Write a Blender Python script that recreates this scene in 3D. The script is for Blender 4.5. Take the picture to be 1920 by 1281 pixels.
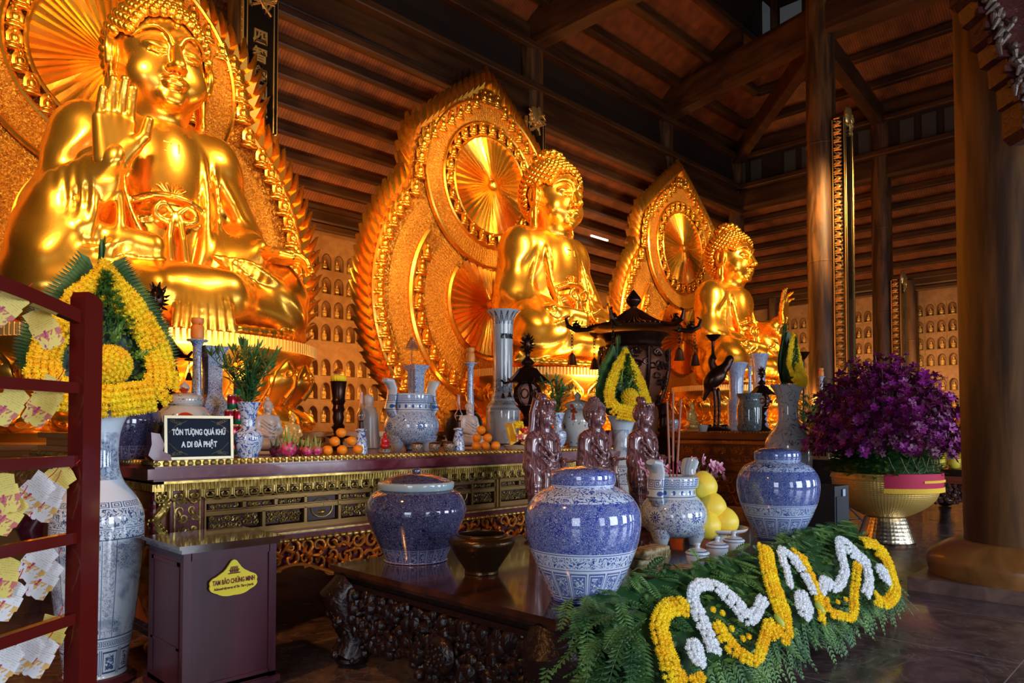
import bpy, math, random
import numpy as np
from mathutils import Vector, Matrix, Euler
for o in list(bpy.data.objects): bpy.data.objects.remove(o)
S = bpy.context.scene
C = S.collection
PI = math.pi
rnd = random.Random(7)
# ---------------------------------------------------------------- camera
EYE = Vector((0, 0, 1.5)); FPX = 1364.0; PITCH = math.radians(1.7); HEAD = math.radians(44.5)
cd = bpy.data.cameras.new('camera'); cam = bpy.data.objects.new('camera', cd); C.objects.link(cam)
cd.sensor_width = 36; cd.lens = FPX/1920*36; cd.shift_y = 120/1920; cd.clip_end = 200
cam.location = EYE; cam.rotation_euler = (PI/2+PITCH, 0, HEAD-PI/2)
S.camera = cam
# ---------------------------------------------------------------- view, world
S.view_settings.view_transform = 'Standard'; S.view_settings.look = 'None'
S.view_settings.gamma = 1; S.view_settings.use_curve_mapping = False
S.view_settings.exposure = 0.0
w = bpy.data.worlds.new('world'); S.world = w; w.use_nodes = True
w.node_tree.nodes['Background'].inputs[0].default_value = (.75, .85, 1, 1)
w.node_tree.nodes['Background'].inputs[1].default_value = 0.02
# ---------------------------------------------------------------- lights
def aim(o, tgt):
    o.rotation_euler = (Vector(tgt)-o.location).to_track_quat('-Z', 'Y').to_euler()
def area(name, loc, tgt, size, power, col, sy=None, spread=None):
    l = bpy.data.lights.new(name, 'AREA'); l.energy = power; l.color = col; l.size = size
    if sy: l.shape = 'RECTANGLE'; l.size_y = sy
    if spread: l.spread = math.radians(spread)
    o = bpy.data.objects.new(name, l); C.objects.link(o); o.location = loc; aim(o, tgt); return o
def spot(name, loc, tgt, power, col, ang, size=.3, blend=.6):
    l = bpy.data.lights.new(name, 'SPOT'); l.energy = power; l.color = col
    l.spot_size = math.radians(ang); l.spot_blend = blend; l.shadow_soft_size = size
    o = bpy.data.objects.new(name, l); C.objects.link(o); o.location = loc; aim(o, tgt); return o
WARM = (1, .54, .16); WARM2 = (1, .62, .24); COOL = (.74, .84, 1)
SX = [4.35, 14.21, 23.8]      # the three big statues
for i, x in enumerate(SX):
    k = (1.0, 1.0, 1.0)[i]
    # flood lamps on the cross beams, in front of and above each statue
    spot('flood_left', (x-4.2, 6.2, 9.5), (x-.3, 13.5, 6.5), 5400*k, WARM2, 62, .5)
    spot('flood_right', (x+3.6, 6.6 if i < 2 else 3.5, 10.5), (x+.2, 13.5, 6.0), 3900*(1, 1, .6)[i], WARM2, 62, .5)
    # area lights added behind each statue, brightening the halo and roof like bounce
    area('halo_wash', (x, 13.5, 2.4), (x, 15.0, 6.6), 3.4, 1250*k, WARM, .5)
    area('pedestal_lamp', (x-.5, 9.0, 2.3), (x, 12.0, 3.6), 2.0, 200*k, WARM2, .3)
for x in (0.2, 9.3, 19.0, 28.5):
    area('roof_wash', (x, 17.6, 4.2), (x, 17.2, 9), 3.0, 210, WARM, 1.2)  # unseen area lights added for the warm bounce on the ceiling
# daylight through the open front doors (behind and to the right of the camera)
for x, wd, p in ((.8, 1.6, 140), (4.6, 2.6, 460), (9.6, 2.6, 480), (15.5, 2.6, 330), (21, 2.6, 220)):
    area('door_daylight', (x, -6.2, 2.2), (x+.4, 3.2, 1.0), wd, p, COOL, 3.4)
area('side_daylight', (-5.0, -1.5, 2.2), (2.5, 4.6, 1.0), 2.4, 240, COOL, 3.4)
spot('apron_warm_spot', (-1.5, 3.2, 6.5), (3.6, 4.75, .3), 900, (1, .42, .10), 46, .15)  # added warm spot for the orange glow on altar apron and floor
for x in (12.6, 22.0): area('niche_wall_fill', (x, 17.0, 3.2), (x, 20.3, 4.6), 2.2, 170, WARM, .6)  # added fill that brightens the back wall niches, no fitting there
for y in (9.0, 14.0): area('end_wall_fill', (32.6, y, 3.4), (36.3, y, 4.6), 2.2, 130, WARM2, .6)  # added fill for the end wall niches, no fitting there

# ---------------------------------------------------------------- photo ray helpers
_R = Vector((math.sin(HEAD), -math.cos(HEAD), 0)); _H = Vector((math.cos(HEAD), math.sin(HEAD), 0))
_F = _H*math.cos(PITCH)+Vector((0, 0, math.sin(PITCH))); _U = _R.cross(_F)
def ray(px, py): return _F+_R*((px-960)/FPX)+_U*((760-py)/FPX)
def onz(px, py, z): r = ray(px, py); return EYE+r*((z-EYE.z)/r.z)
def onY(px, py, Y): r = ray(px, py); return EYE+r*(Y/r.y)
def onX(px, py, X): r = ray(px, py); return EYE+r*(X/r.x)
def ond(px, py, d): return EYE+ray(px, py)*d
def mpp(p): return (Vector(p)-EYE).dot(_F)/FPX       # metres per photo pixel at a point
# ---------------------------------------------------------------- mesh accumulator
class MB:
    def __init__(s): s.v = []; s.f = []; s.m = []; s.mi = 0
    def add(s, vs, fs):
        b = len(s.v); s.v.extend([tuple(p) for p in vs]); s.f.extend([tuple(b+i for i in f) for f in fs])
        s.m.extend([s.mi]*len(fs)); return s
    def box(s, c, sz, rz=0, rx=0, ry=0):
        R = Euler((rx, ry, rz)).to_matrix(); c = Vector(c); vs = []
        for k in (-1, 1):
            for j in (-1, 1):
                for i in (-1, 1): vs.append(c+R@Vector((i*sz[0]/2, j*sz[1]/2, k*sz[2]/2)))
        return s.add(vs, [(0, 2, 3, 1), (4, 5, 7, 6), (0, 1, 5, 4), (2, 6, 7, 3), (0, 4, 6, 2), (1, 3, 7, 5)])
    def bx(s, x0, x1, y0, y1, z0, z1): return s.box(((x0+x1)/2, (y0+y1)/2, (z0+z1)/2), (x1-x0, y1-y0, z1-z0))
    def lathe(s, pr, c=(0, 0, 0), n=32, sx=1, sy=1, sm=0, wob=None):
        if sm: pr = crom(pr, sm)
        vs = []
        for r, z in pr:
            for i in range(n):
                a = 2*PI*i/n; q = r*(wob(a, z) if wob else 1)
                vs.append((c[0]+q*math.cos(a)*sx, c[1]+q*math.sin(a)*sy, c[2]+z))
        fs = []
        for j in range(len(pr)-1):
            for i in range(n):
                k = (i+1) % n; fs.append((j*n+i, j*n+k, (j+1)*n+k, (j+1)*n+i))
        if pr[0][0] > 1e-4: fs.append(tuple(range(n-1, -1, -1)))
        if pr[-1][0] > 1e-4: fs.append(tuple((len(pr)-1)*n+i for i in range(n)))
        return s.add(vs, fs)
    def ball(s, c, r, n=12, m=8, R=None):
        if not hasattr(r, '__len__'): r = (r, r, r)
        c = Vector(c); vs = []; fs = []
        for j in range(1, m):
            for i in range(n):
                t = PI*j/m; a = 2*PI*i/n
                p = Vector((r[0]*math.sin(t)*math.cos(a), r[1]*math.sin(t)*math.sin(a), -r[2]*math.cos(t)))
                vs.append(c+(R@p if R else p))
        b = Vector((0, 0, -r[2])); t_ = Vector((0, 0, r[2]))
        vs.append(c+(R@b if R else b)); vs.append(c+(R@t_ if R else t_))
        B = (m-1)*n; T = B+1
        for j in range(m-2):
            for i in range(n):
                k = (i+1) % n; fs.append((j*n+i, j*n+k, (j+1)*n+k, (j+1)*n+i))
        for i in range(n):
            k = (i+1) % n; fs.append((B, k, i)); fs.append((T, (m-2)*n+i, (m-2)*n+k))
        return s.add(vs, fs)
    def tube(s, pts, r, n=8, cl=False, flat=None):
        pts = [Vector(p) for p in pts]; N = len(pts)
        rs = r if hasattr(r, '__len__') else [r]*N
        vs = []; up = None
        for i, p in enumerate(pts):
            a = pts[(i-1) % N] if (cl or i > 0) else p; b = pts[(i+1) % N] if (cl or i < N-1) else p
            d = (b-a).normalized() if (b-a).length > 1e-9 else Vector((0, 0, 1))
            if up is None: up = Vector((0, 0, 1)) if abs(d.z) < .9 else Vector((1, 0, 0))
            u = (up-d*up.dot(d))
            u = u.normalized() if u.length > 1e-6 else d.orthogonal().normalized()
            v = d.cross(u); up = u
            for k in range(n):
                q = 2*PI*k/n; vs.append(p+(u*math.cos(q)+v*math.sin(q)*(flat or 1))*rs[i])
        fs = []
        for i in range(N if cl else N-1):
            j = (i+1) % N
            for k in range(n):
                l = (k+1) % n; fs.append((i*n+k, i*n+l, j*n+l, j*n+k))
        if not cl: fs.append(tuple(range(n-1, -1, -1))); fs.append(tuple((N-1)*n+k for k in range(n)))
        return s.add(vs, fs)
    def prism(s, poly, y0, y1, ax='y'):
        # poly: list of (a, b); extruded along ax
        n = len(poly)
        def mk(a, b, t): return {'y': (a, t, b), 'z': (a, b, t), 'x': (t, a, b)}[ax]
        vs = [mk(a, b, y0) for a, b in poly]+[mk(a, b, y1) for a, b in poly]
        fs = [tuple(range(n)), tuple(range(2*n-1, n-1, -1))]+[(i, (i+1) % n+0, (i+1) % n+n, i+n) for i in range(n)]
        fs = fs[:2]+[(i+n, (i+1) % n+n, (i+1) % n, i) for i in range(n)]
        return s.add(vs, fs)
    def quad(s, a, b, c, d): return s.add([a, b, c, d], [(0, 1, 2, 3)])
    def xf(s, M, i0=0):
        for i in range(i0, len(s.v)): s.v[i] = tuple(M@Vector(s.v[i]))
        return s
    def build(s, name, mats, parent=None, smooth=True, loc=None, ang=None):
        me = bpy.data.meshes.new(name); me.from_pydata(s.v, [], s.f)
        if not isinstance(mats, (list, tuple)): mats = [mats]
        for m in mats: me.materials.append(m)
        if len(mats) > 1: me.polygons.foreach_set('material_index', s.m)
        fix_normals(me)
        if smooth: shade(me, ang)
        me.update()
        o = bpy.data.objects.new(name, me); C.objects.link(o)
        if parent: o.parent = parent
        if loc is not None: o.location = loc
        return o
import bmesh
def fix_normals(me):
    if len(me.polygons) > 150000: return
    bm = bmesh.new(); bm.from_mesh(me); bmesh.ops.recalc_face_normals(bm, faces=bm.faces); bm.to_mesh(me); bm.free()
def shade(me, ang=None):
    me.polygons.foreach_set('use_smooth', [True]*len(me.polygons))
    me.set_sharp_from_angle(angle=math.radians(ang or 38))
def crom(pr, k):
    out = []; n = len(pr)
    for i in range(n-1):
        p0 = pr[max(i-1, 0)]; p1 = pr[i]; p2 = pr[i+1]; p3 = pr[min(i+2, n-1)]
        for j in range(k):
            t = j/k
            out.append(tuple(.5*(2*p1[q]+(p2[q]-p0[q])*t+(2*p0[q]-5*p1[q]+4*p2[q]-p3[q])*t*t+(3*p1[q]-p0[q]-3*p2[q]+p3[q])*t**3) for q in range(len(p1))))
    out.append(tuple(pr[-1])); return [tuple([max(p[0], 0) if len(p) == 2 else p[0]])+tuple(p[1:]) for p in out]
def tag(o, label=None, cat=None, group=None, kind=None):
    if label: o['label'] = label
    if cat: o['category'] = cat
    if group: o['group'] = group
    if kind: o['kind'] = kind
    return o
def thing(name, label, cat, loc=(0, 0, 0), rz=0, group=None):
    o = bpy.data.objects.new(name, None); C.objects.link(o); o.location = loc; o.rotation_euler = (0, 0, rz)
    o.empty_display_size = .1
    return tag(o, label, cat, group)
def struct(o, kind='structure'): o['kind'] = kind; return o
def dup(root, loc=None, rz=None, label=None, group=None, scale=None, parent=None):
    c = root.copy(); C.objects.link(c)
    if parent is not None: c.parent = parent
    if loc is not None: c.location = loc
    if rz is not None: c.rotation_euler = (0, 0, rz)
    if scale is not None: c.scale = (scale,)*3
    if label: c['label'] = label
    if group: c['group'] = group
    for ch in [q for q in bpy.data.objects if q.parent == root]: dup(ch, parent=c)
    return c
# ---------------------------------------------------------------- node expressions
class E:
    def __init__(s, nt, so): s.nt = nt; s.so = so
    def _m(s, op, *a, clamp=False):
        n = s.nt.nodes.new('ShaderNodeMath'); n.operation = op; n.use_clamp = clamp
        for i, q in enumerate((s,)+a):
            if isinstance(q, E): s.nt.links.new(q.so, n.inputs[i])
            else: n.inputs[i].default_value = q
        return E(s.nt, n.outputs[0])
    def __add__(s, o): return s._m('ADD', o)
    __radd__ = __add__
    def __sub__(s, o): return s._m('SUBTRACT', o)
    def __rsub__(s, o): return s._m('MULTIPLY', -1)+o
    def __mul__(s, o): return s._m('MULTIPLY', o)
    __rmul__ = __mul__
    def __truediv__(s, o): return s._m('DIVIDE', o)
    def __lt__(s, o): return s._m('LESS_THAN', o)
    def __gt__(s, o): return s._m('GREATER_THAN', o)
    def abs(s): return s._m('ABSOLUTE')
    def fr(s): return s._m('FRACT')
    def fl(s): return s._m('FLOOR')
    def sin(s): return s._m('SINE')
    def sqrt(s): return s._m('SQRT')
    def pw(s, o): return s._m('POWER', o)
    def mn(s, o): return s._m('MINIMUM', o)
    def mx(s, o): return s._m('MAXIMUM', o)
    def cl(s): return s._m('ADD', 0.0, clamp=True)
    def inside(s, a, b): return (s > a)*(s < b)
    def ss(s, a, b):                                  # smoothstep
        n = s.nt.nodes.new('ShaderNodeMapRange'); n.interpolation_type = 'SMOOTHSTEP'
        s.nt.links.new(s.so, n.inputs[0]); n.inputs[1].default_value = a; n.inputs[2].default_value = b
        return E(s.nt, n.outputs[0])
class G:
    def __init__(s, m):
        s.nt = m.node_tree; t = s.nt.nodes.new('ShaderNodeTexCoord'); s.tc = t
        q = s.nt.nodes.new('ShaderNodeSeparateXYZ'); s.nt.links.new(t.outputs['Object'], q.inputs[0])
        s.vec = t.outputs['Object']; s.x, s.y, s.z = [E(s.nt, q.outputs[i]) for i in range(3)]
        s.ang = s.y._m('ARCTAN2', s.x); s.rad = (s.x*s.x+s.y*s.y).sqrt()
    def xyz(s, x, y, z):
        n = s.nt.nodes.new('ShaderNodeCombineXYZ')
        for i, q in enumerate((x, y, z)):
            if isinstance(q, E): s.nt.links.new(q.so, n.inputs[i])
            else: n.inputs[i].default_value = q
        return n.outputs[0]
    def noise(s, sc, det=2, dist=0, vec=None, rough=.5):
        n = s.nt.nodes.new('ShaderNodeTexNoise'); s.nt.links.new(vec or s.vec, n.inputs['Vector'])
        n.inputs['Scale'].default_value = sc; n.inputs['Detail'].default_value = det; n.inputs['Distortion'].default_value = dist
        n.inputs['Roughness'].default_value = rough
        return E(s.nt, n.outputs[0])
    def voro(s, sc, feat='F1', vec=None, out=0, rand=1):
        n = s.nt.nodes.new('ShaderNodeTexVoronoi'); n.feature = feat; s.nt.links.new(vec or s.vec, n.inputs['Vector'])
        n.inputs['Scale'].default_value = sc; n.inputs['Randomness'].default_value = rand; return E(s.nt, n.outputs[out])
    def mix(s, f, a, b):
        n = s.nt.nodes.new('ShaderNodeMix'); n.data_type = 'RGBA'
        for i, q in ((0, f), (6, a), (7, b)):
            if isinstance(q, E): s.nt.links.new(q.so, n.inputs[i])
            elif hasattr(q, '__len__'): n.inputs[i].default_value = tuple(q)+(1,) if len(q) == 3 else q
            else: n.inputs[i].default_value = q
        return E(s.nt, n.outputs[2])
def mat(name, col=(.5, .5, .5), rough=.5, metal=0, cf=None, bf=None, bs=.3, bd=.02, rf=None, coat=0, emit=None, es=0, trans=0, spec=.5, sub=0, ior=1.45, sheen=0):
    m = bpy.data.materials.new(name); m.use_nodes = True; b = m.node_tree.nodes['Principled BSDF']
    I = b.inputs; I['Base Color'].default_value = tuple(col)+(1,); I['Roughness'].default_value = rough; I['Metallic'].default_value = metal
    I['Coat Weight'].default_value = coat; I['Coat Roughness'].default_value = .06; I['Specular IOR Level'].default_value = spec
    I['Transmission Weight'].default_value = trans; I['IOR'].default_value = ior
    if sub: I['Subsurface Weight'].default_value = sub; I['Subsurface Radius'].default_value = (.02, .01, .01)
    if emit: I['Emission Color'].default_value = tuple(emit)+(1,); I['Emission Strength'].default_value = es
    if cf or bf or rf: g = G(m)
    if cf: m.node_tree.links.new(cf(g).so, I['Base Color'])
    if rf: m.node_tree.links.new(rf(g).so, I['Roughness'])
    if bf:
        n = m.node_tree.nodes.new('ShaderNodeBump'); n.inputs['Strength'].default_value = bs; n.inputs['Distance'].default_value = bd
        m.node_tree.links.new(bf(g).so, n.inputs['Height']); m.node_tree.links.new(n.outputs[0], I['Normal'])
    return m
def text(body, size, m, parent, loc, rot=(PI/2, 0, 0), ext=.002, name='lettering', sx=1, align='CENTER', bold=0):
    cu = bpy.data.curves.new(name, 'FONT'); cu.body = body; cu.size = size; cu.align_x = align; cu.align_y = 'CENTER'; cu.extrude = ext
    cu.offset = bold
    t = bpy.data.objects.new(name+'_src', cu); C.objects.link(t)
    dg = bpy.context.evaluated_depsgraph_get(); dg.update()
    me = bpy.data.meshes.new_from_object(t.evaluated_get(dg)); bpy.data.objects.remove(t)
    me.materials.clear(); me.materials.append(m)
    o = bpy.data.objects.new(name, me); C.objects.link(o); o.parent = parent; o.location = loc; o.rotation_euler = rot; o.scale = (sx, 1, 1)
    return o
# ---------------------------------------------------------------- smooth solids (signed distance field -> mesh)
class Vox:
    def __init__(s, lo, hi, h):
        s.h = h; s.ax = [np.arange(lo[i]-2*h, hi[i]+3*h, h, dtype=np.float32) for i in range(3)]
        s.D = np.full([len(a) for a in s.ax], .25, np.float32)
    def _s(s, lo, hi):
        sl = []; g = []
        for i in range(3):
            a = s.ax[i]; i0 = int(np.searchsorted(a, lo[i])); i1 = int(np.searchsorted(a, hi[i])); sl.append(slice(i0, i1)); g.append(a[i0:i1])
        return tuple(sl), g[0][:, None, None], g[1][None, :, None], g[2][None, None, :]
    def _u(s, sl, d, k, sub):
        A = s.D[sl]
        if A.size == 0: return
        if sub:
            b = -d; hh = np.maximum(k-np.abs(A-b), 0)/k; s.D[sl] = np.maximum(A, b)+hh*hh*k/4
        else:
            hh = np.maximum(k-np.abs(A-d), 0)/k; s.D[sl] = np.minimum(A, d)-hh*hh*k/4
    def cap(s, a, b, r1, r2=None, k=.05, sub=False):
        r2 = r1 if r2 is None else r2; mr = max(r1, r2)+k+.04+2*s.h
        lo = [min(a[i], b[i])-mr for i in range(3)]; hi = [max(a[i], b[i])+mr for i in range(3)]
        sl, x, y, z = s._s(lo, hi); ba = [b[i]-a[i] for i in range(3)]; L = sum(q*q for q in ba)+1e-9
        t = np.clip(((x-a[0])*ba[0]+(y-a[1])*ba[1]+(z-a[2])*ba[2])/L, 0, 1)
        d = np.sqrt((x-a[0]-t*ba[0])**2+(y-a[1]-t*ba[1])**2+(z-a[2]-t*ba[2])**2)-(r1+(r2-r1)*t)
        s._u(sl, d, k, sub); return s
    def ell(s, c, r, k=.05, rot=None, sub=False):
        mr = max(r)+k+.04+2*s.h; sl, x, y, z = s._s([c[i]-mr for i in range(3)], [c[i]+mr for i in range(3)])
        x = x-c[0]; y = y-c[1]; z = z-c[2]
        if rot:
            M = Euler(rot).to_matrix().transposed()
            x, y, z = [M[i][0]*x+M[i][1]*y+M[i][2]*z for i in range(3)]
        k0 = np.sqrt((x/r[0])**2+(y/r[1])**2+(z/r[2])**2); k1 = np.sqrt((x/r[0]**2)**2+(y/r[1]**2)**2+(z/r[2]**2)**2)+1e-6
        s._u(sl, k0*(k0-1)/k1, k, sub); return s
    def rope(s, pts, r, k=.03, sm=5, sub=False):
        pts = crom3(pts, sm) if sm else pts
        n = len(pts); rs = r if hasattr(r, '__len__') else (r, r)
        for i in range(n-1):
            ra = np.interp(i/(n-1), np.linspace(0, 1, len(rs)), rs); rb = np.interp((i+1)/(n-1), np.linspace(0, 1, len(rs)), rs)
            s.cap(pts[i], pts[i+1], ra, rb, k, sub)
        return s
    def cut(s, lo=None, zmin=None):
        if zmin is not None:
            z = s.ax[2][None, None, :]; s.D = np.maximum(s.D, zmin-z)
        return s
    def mesh(s):
        D = s.D; I = D < 0; nx, ny, nz = D.shape
        cs = I[:-1, :-1, :-1].astype(np.int8)*0; cnt = np.zeros(cs.shape, np.int8)
        for dx in (0, 1):
            for dy in (0, 1):
                for dz in (0, 1): cnt += I[dx:nx-1+dx, dy:ny-1+dy, dz:nz-1+dz]
        act = (cnt > 0) & (cnt < 8); idx = np.argwhere(act); N = len(idx)
        vid = np.full(act.shape, -1, np.int64); vid[act] = np.arange(N)
        acc = np.zeros((N, 3)); w = np.zeros(N)
        cr = [(a, b, c) for a in (0, 1) for b in (0, 1) for c in (0, 1)]
        for c0 in cr:
            for ax in range(3):
                if c0[ax]: continue
                c1 = list(c0); c1[ax] = 1
                p = idx+np.array(c0); q = idx+np.array(c1)
                a = D[p[:, 0], p[:, 1], p[:, 2]]; b = D[q[:, 0], q[:, 1], q[:, 2]]; m = (a < 0) != (b < 0)
                t = np.where(m, a/(a-b+1e-12), 0); pos = np.array(c0)[None, :].repeat(N, 0).astype(float); pos[:, ax] += t
                acc[m] += pos[m]; w[m] += 1
        V = (idx+acc/w[:, None])*s.h+np.array([a[0] for a in s.ax])
        F = []
        for ax in range(3):
            o = [0, 1, 2]; o.remove(ax); u, v = o
            A = np.moveaxis(I, ax, 0); e = np.argwhere(A[:-1] != A[1:])
            full = np.zeros_like(e); full[:, 0] = e[:, 0]
            P = np.zeros((len(e), 3), int); P[:, ax] = e[:, 0]; P[:, u] = e[:, 1]; P[:, v] = e[:, 2]
            ok = (P[:, u] > 0) & (P[:, v] > 0) & (P[:, u] < D.shape[u]-1) & (P[:, v] < D.shape[v]-1); P = P[ok]
            def g(du, dv):
                Q = P.copy(); Q[:, u] -= du; Q[:, v] -= dv; return vid[Q[:, 0], Q[:, 1], Q[:, 2]]
            q = np.stack([g(1, 1), g(0, 1), g(0, 0), g(1, 0)], 1)
            ins = I[P[:, 0], P[:, 1], P[:, 2]]; flip = ins if ax != 1 else ~ins
            q[~flip] = q[~flip][:, ::-1]; F.append(q)
        F = np.concatenate(F); F = F[(F >= 0).all(1)]
        return V, F
    def into(s, mb, M=None):
        V, F = s.mesh()
        if M is not None: V = V@np.array(M.to_3x3()).T+np.array(M.translation)
        mb.add(V.tolist(), F.tolist()); return mb
def crom3(p, k): 
    out = []; n = len(p)
    for i in range(n-1):
        a, b, c, d = [np.array(p[j], float) for j in (max(i-1, 0), i, i+1, min(i+2, n-1))]
        for j in range(k):
            t = j/k; out.append(.5*(2*b+(c-a)*t+(2*a-5*b+4*c-d)*t*t+(3*b-a-3*c+d)*t**3))
    out.append(np.array(p[-1], float)); return out
def hand(V, wrist, u, n, thumb, L, curl=(6, 8, 10, 12), tc=0, spread=.5, k=None, fat=1.0):
    """u finger direction, n palm normal, thumb = +1/-1 side along n x u"""
    u = Vector(u).normalized(); n = Vector(n); n = (n-u*n.dot(u)).normalized(); s = n.cross(u)*thumb; w = Vector(wrist)
    k = k or .03*L; P = lambda a, b, c: tuple(w+u*a*L+s*b*L+n*c*L)
    for i, (b, ln, a0) in enumerate(((.155, .40, .50), (.055, .45, .52), (-.05, .42, .51), (-.15, .33, .46))):
        V.cap(P(0, b*.6, 0), P(a0, b, 0), .085*L*fat, .068*L*fat, .05*L)
        p = w+u*a0*L+s*b*L; ang = 0; r = (.055*L if i < 3 else .046*L)*fat
        fan = b*spread
        for j, f in enumerate((.42, .32, .26)):
            ang += math.radians(curl[i])*(.5 if j == 0 else 1)
            d = (u*math.cos(ang)+n*math.sin(ang)+s*fan).normalized(); q = p+d*ln*f*L
            V.cap(tuple(p), tuple(q), r, r*.9, k*.35); p = q; r *= .92
    V.cap(P(.05, .06, .02), P(.24, .20, .03), .10*L*fat, .085*L*fat, .05*L)
    d1 = (u*.75+s*.55+n*.25).normalized(); p = w+u*.22*L+s*.19*L+n*.03*L; q = p+d1*.2*L
    V.cap(tuple(p), tuple(q), .072*L*fat, .06*L*fat, .03*L)
    d2 = (u*(.95)+s*(.12-tc)+n*(.2)).normalized(); q2 = q+d2*.19*L; V.cap(tuple(q), tuple(q2), .06*L*fat, .048*L*fat, .015*L)
# ================================================================ materials
def grain(sc, ax, a, b):
    def f(g):
        v = {'x': g.xyz(g.x*.12, g.y, g.z), 'y': g.xyz(g.x, g.y*.12, g.z), 'z': g.xyz(g.x, g.y, g.z*.12)}[ax]
        return g.mix(g.noise(sc, 4, .6, v).ss(.35, .68), a, b)
    return f
def woodm(name, a, b, sc=6, ax='z', rough=.45, coat=0, bs=.2):
    return mat(name, a, rough, cf=grain(sc, ax, a, b), bf=lambda g: g.noise(sc*3, 3, 1, g.xyz(g.x*(.1 if ax == 'x' else 1), g.y*(.1 if ax == 'y' else 1), g.z*(.1 if ax == 'z' else 1))), bs=bs, bd=.01, coat=coat)
WB = (.10, .036, .010); WA = (.045, .016, .006)
WOODX = woodm('wood_beam_x', WA, WB, 3, 'x'); WOODY = woodm('wood_beam_y', WA, WB, 3, 'y'); WOODZ = woodm('wood_column', (.045, .018, .007), (.17, .070, .018), 5, 'z', .52)
def boards(axis):
    def cf(g):
        u = g.x if axis == 'x' else g.y
        st = (u*11).fr(); ln = (st < .16)
        c = g.mix(g.noise(2.2, 3)._m('ADD', 0).ss(.3, .7), (.15, .032, .005), (.27, .062, .009))
        return g.mix(ln, c, (.06, .012, .003))
    return mat('roof_boards_'+axis, rough=.6, cf=cf)
BOARDX = boards('x'); BOARDY = boards('y')
PANEL = mat('dark_panel', (.03, .014, .008), .6)
def floorcol(g):
    tx = (g.x/1.2+.35).fr(); ty = (g.y/1.2+.2).fr()
    j = (tx < .006).mx(ty < .006)
    cell = g.xyz((g.x/1.2+.35).fl(), (g.y/1.2+.2).fl(), 0)
    n = g.noise(2.3, 6, 2.5, None, .65); c = g.mix(n.ss(.35, .7), (.05, .030, .030), (.20, .115, .095))
    v = (g.noise(1.4, 5, 3)-.5).abs(); c = g.mix(v.ss(.02, .0)*.45, c, (.30, .24, .24))
    r = g.noise(3.7, 0, 0, cell); c = g.mix(r.ss(.3, .7)*.55, c, (.055, .045, .055))
    return g.mix(j, c, (.30, .26, .24))
FLOOR = mat('polished_stone_tiles', rough=.22, cf=floorcol, rf=lambda g: g.noise(3, 4)*.25+.12, coat=.2)
PLINTH = mat('plinth_stone', rough=.35, cf=lambda g: g.mix(g.noise(6, 5, 1).ss(.35, .7), (.10, .055, .045), (.20, .11, .085)))
NICHEW = mat('niche_wall_plaster', rough=.6, cf=lambda g: g.mix(g.noise(5, 4).ss(.3, .7), (.36, .16, .06), (.46, .22, .085)), bf=lambda g: g.noise(40, 3), bs=.15)
NICHEF = mat('niche_frame', (.30, .17, .05), .4, .5)
GOLD = mat('polished_gold', (1, .53, .085), .2, .94, rf=lambda g: g.noise(1.6, 3)*.14+.20, cf=lambda g: g.mix(g.noise(1.1, 4).ss(.35, .7), (1, .45, .045), (1, .56, .085)))
def carve(g):
    a = (g.noise(7, 3, 2)-.5).abs()*6; b = g.noise(24, 2, 1.5)
    return a.cl()*.7+b*.5
GOLDR = mat('carved_gilt', (1, .52, .11), .34, .92, bf=carve, bs=.75, bd=.06, cf=lambda g: g.mix((g.noise(14, 3, 1)).ss(.35, .65), (.66, .22, .018), (1, .52, .085)))  # darker orange mottling puts shade between the halo reliefs into the colour
def radialcarve(g):
    return ((g._ra*150).sin()*.5+.5)*(.16+(g.rr*26).sin()*.10)+g.noise(22, 4, 1.5)*1.1
def _gr(g):
    g._ra = g.z._m('ARCTAN2', g.x); g.rr = (g.x*g.x+g.z*g.z).sqrt(); return radialcarve(g)
GOLDRAD = mat('carved_gilt_radial', (1, .52, .11), .36, .9, bf=_gr, bs=.9, bd=.05, cf=lambda g: g.mix(g.noise(30, 2, 1).ss(.35, .65), (.70, .24, .02), (1, .54, .09)))
GOLDBACK = mat('gilt_side_timber', (.42, .17, .035), .45, .35, bf=lambda g: g.noise(8, 3), bs=.2)
FIGGOLD = mat('small_figure_gold', (1, .62, .18), .35, .35)
BLACKL = mat('black_lacquer', (.012, .008, .006), .15, coat=.5)
LETGOLD = mat('gilt_lettering', (1, .62, .2), .35, .8)
TUBEL = mat('tube_lamp', (1, 1, 1), .5, emit=(1, .86, .68), es=6)
PANE = mat('dusky_pane', (.1, .12, .13), .3, emit=(.55, .62, .66), es=.045)
PANE2 = mat('faint_pane', (.06, .05, .04), .4, emit=(.42, .36, .28), es=.004)
REDW = mat('carved_dark_red', (.05, .010, .008), .35, bf=lambda g: g.noise(14, 3, 1), bs=.5, bd=.02)
CARV = mat('carved_relief_grey', (.09, .05, .035), .4, bf=lambda g: g.noise(30, 3, 1), bs=.5, bd=.01)
# ================================================================ structure
YC, XE, YB, XW = 15.95, 31.0, 20.3, 36.3
def sb(name, M, m, smooth=False, **k): return struct(M.build(name, m, smooth=smooth, **k))
sb('floor', MB().bx(-9, 40, -9, 22, -.2, 0), FLOOR)
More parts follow.
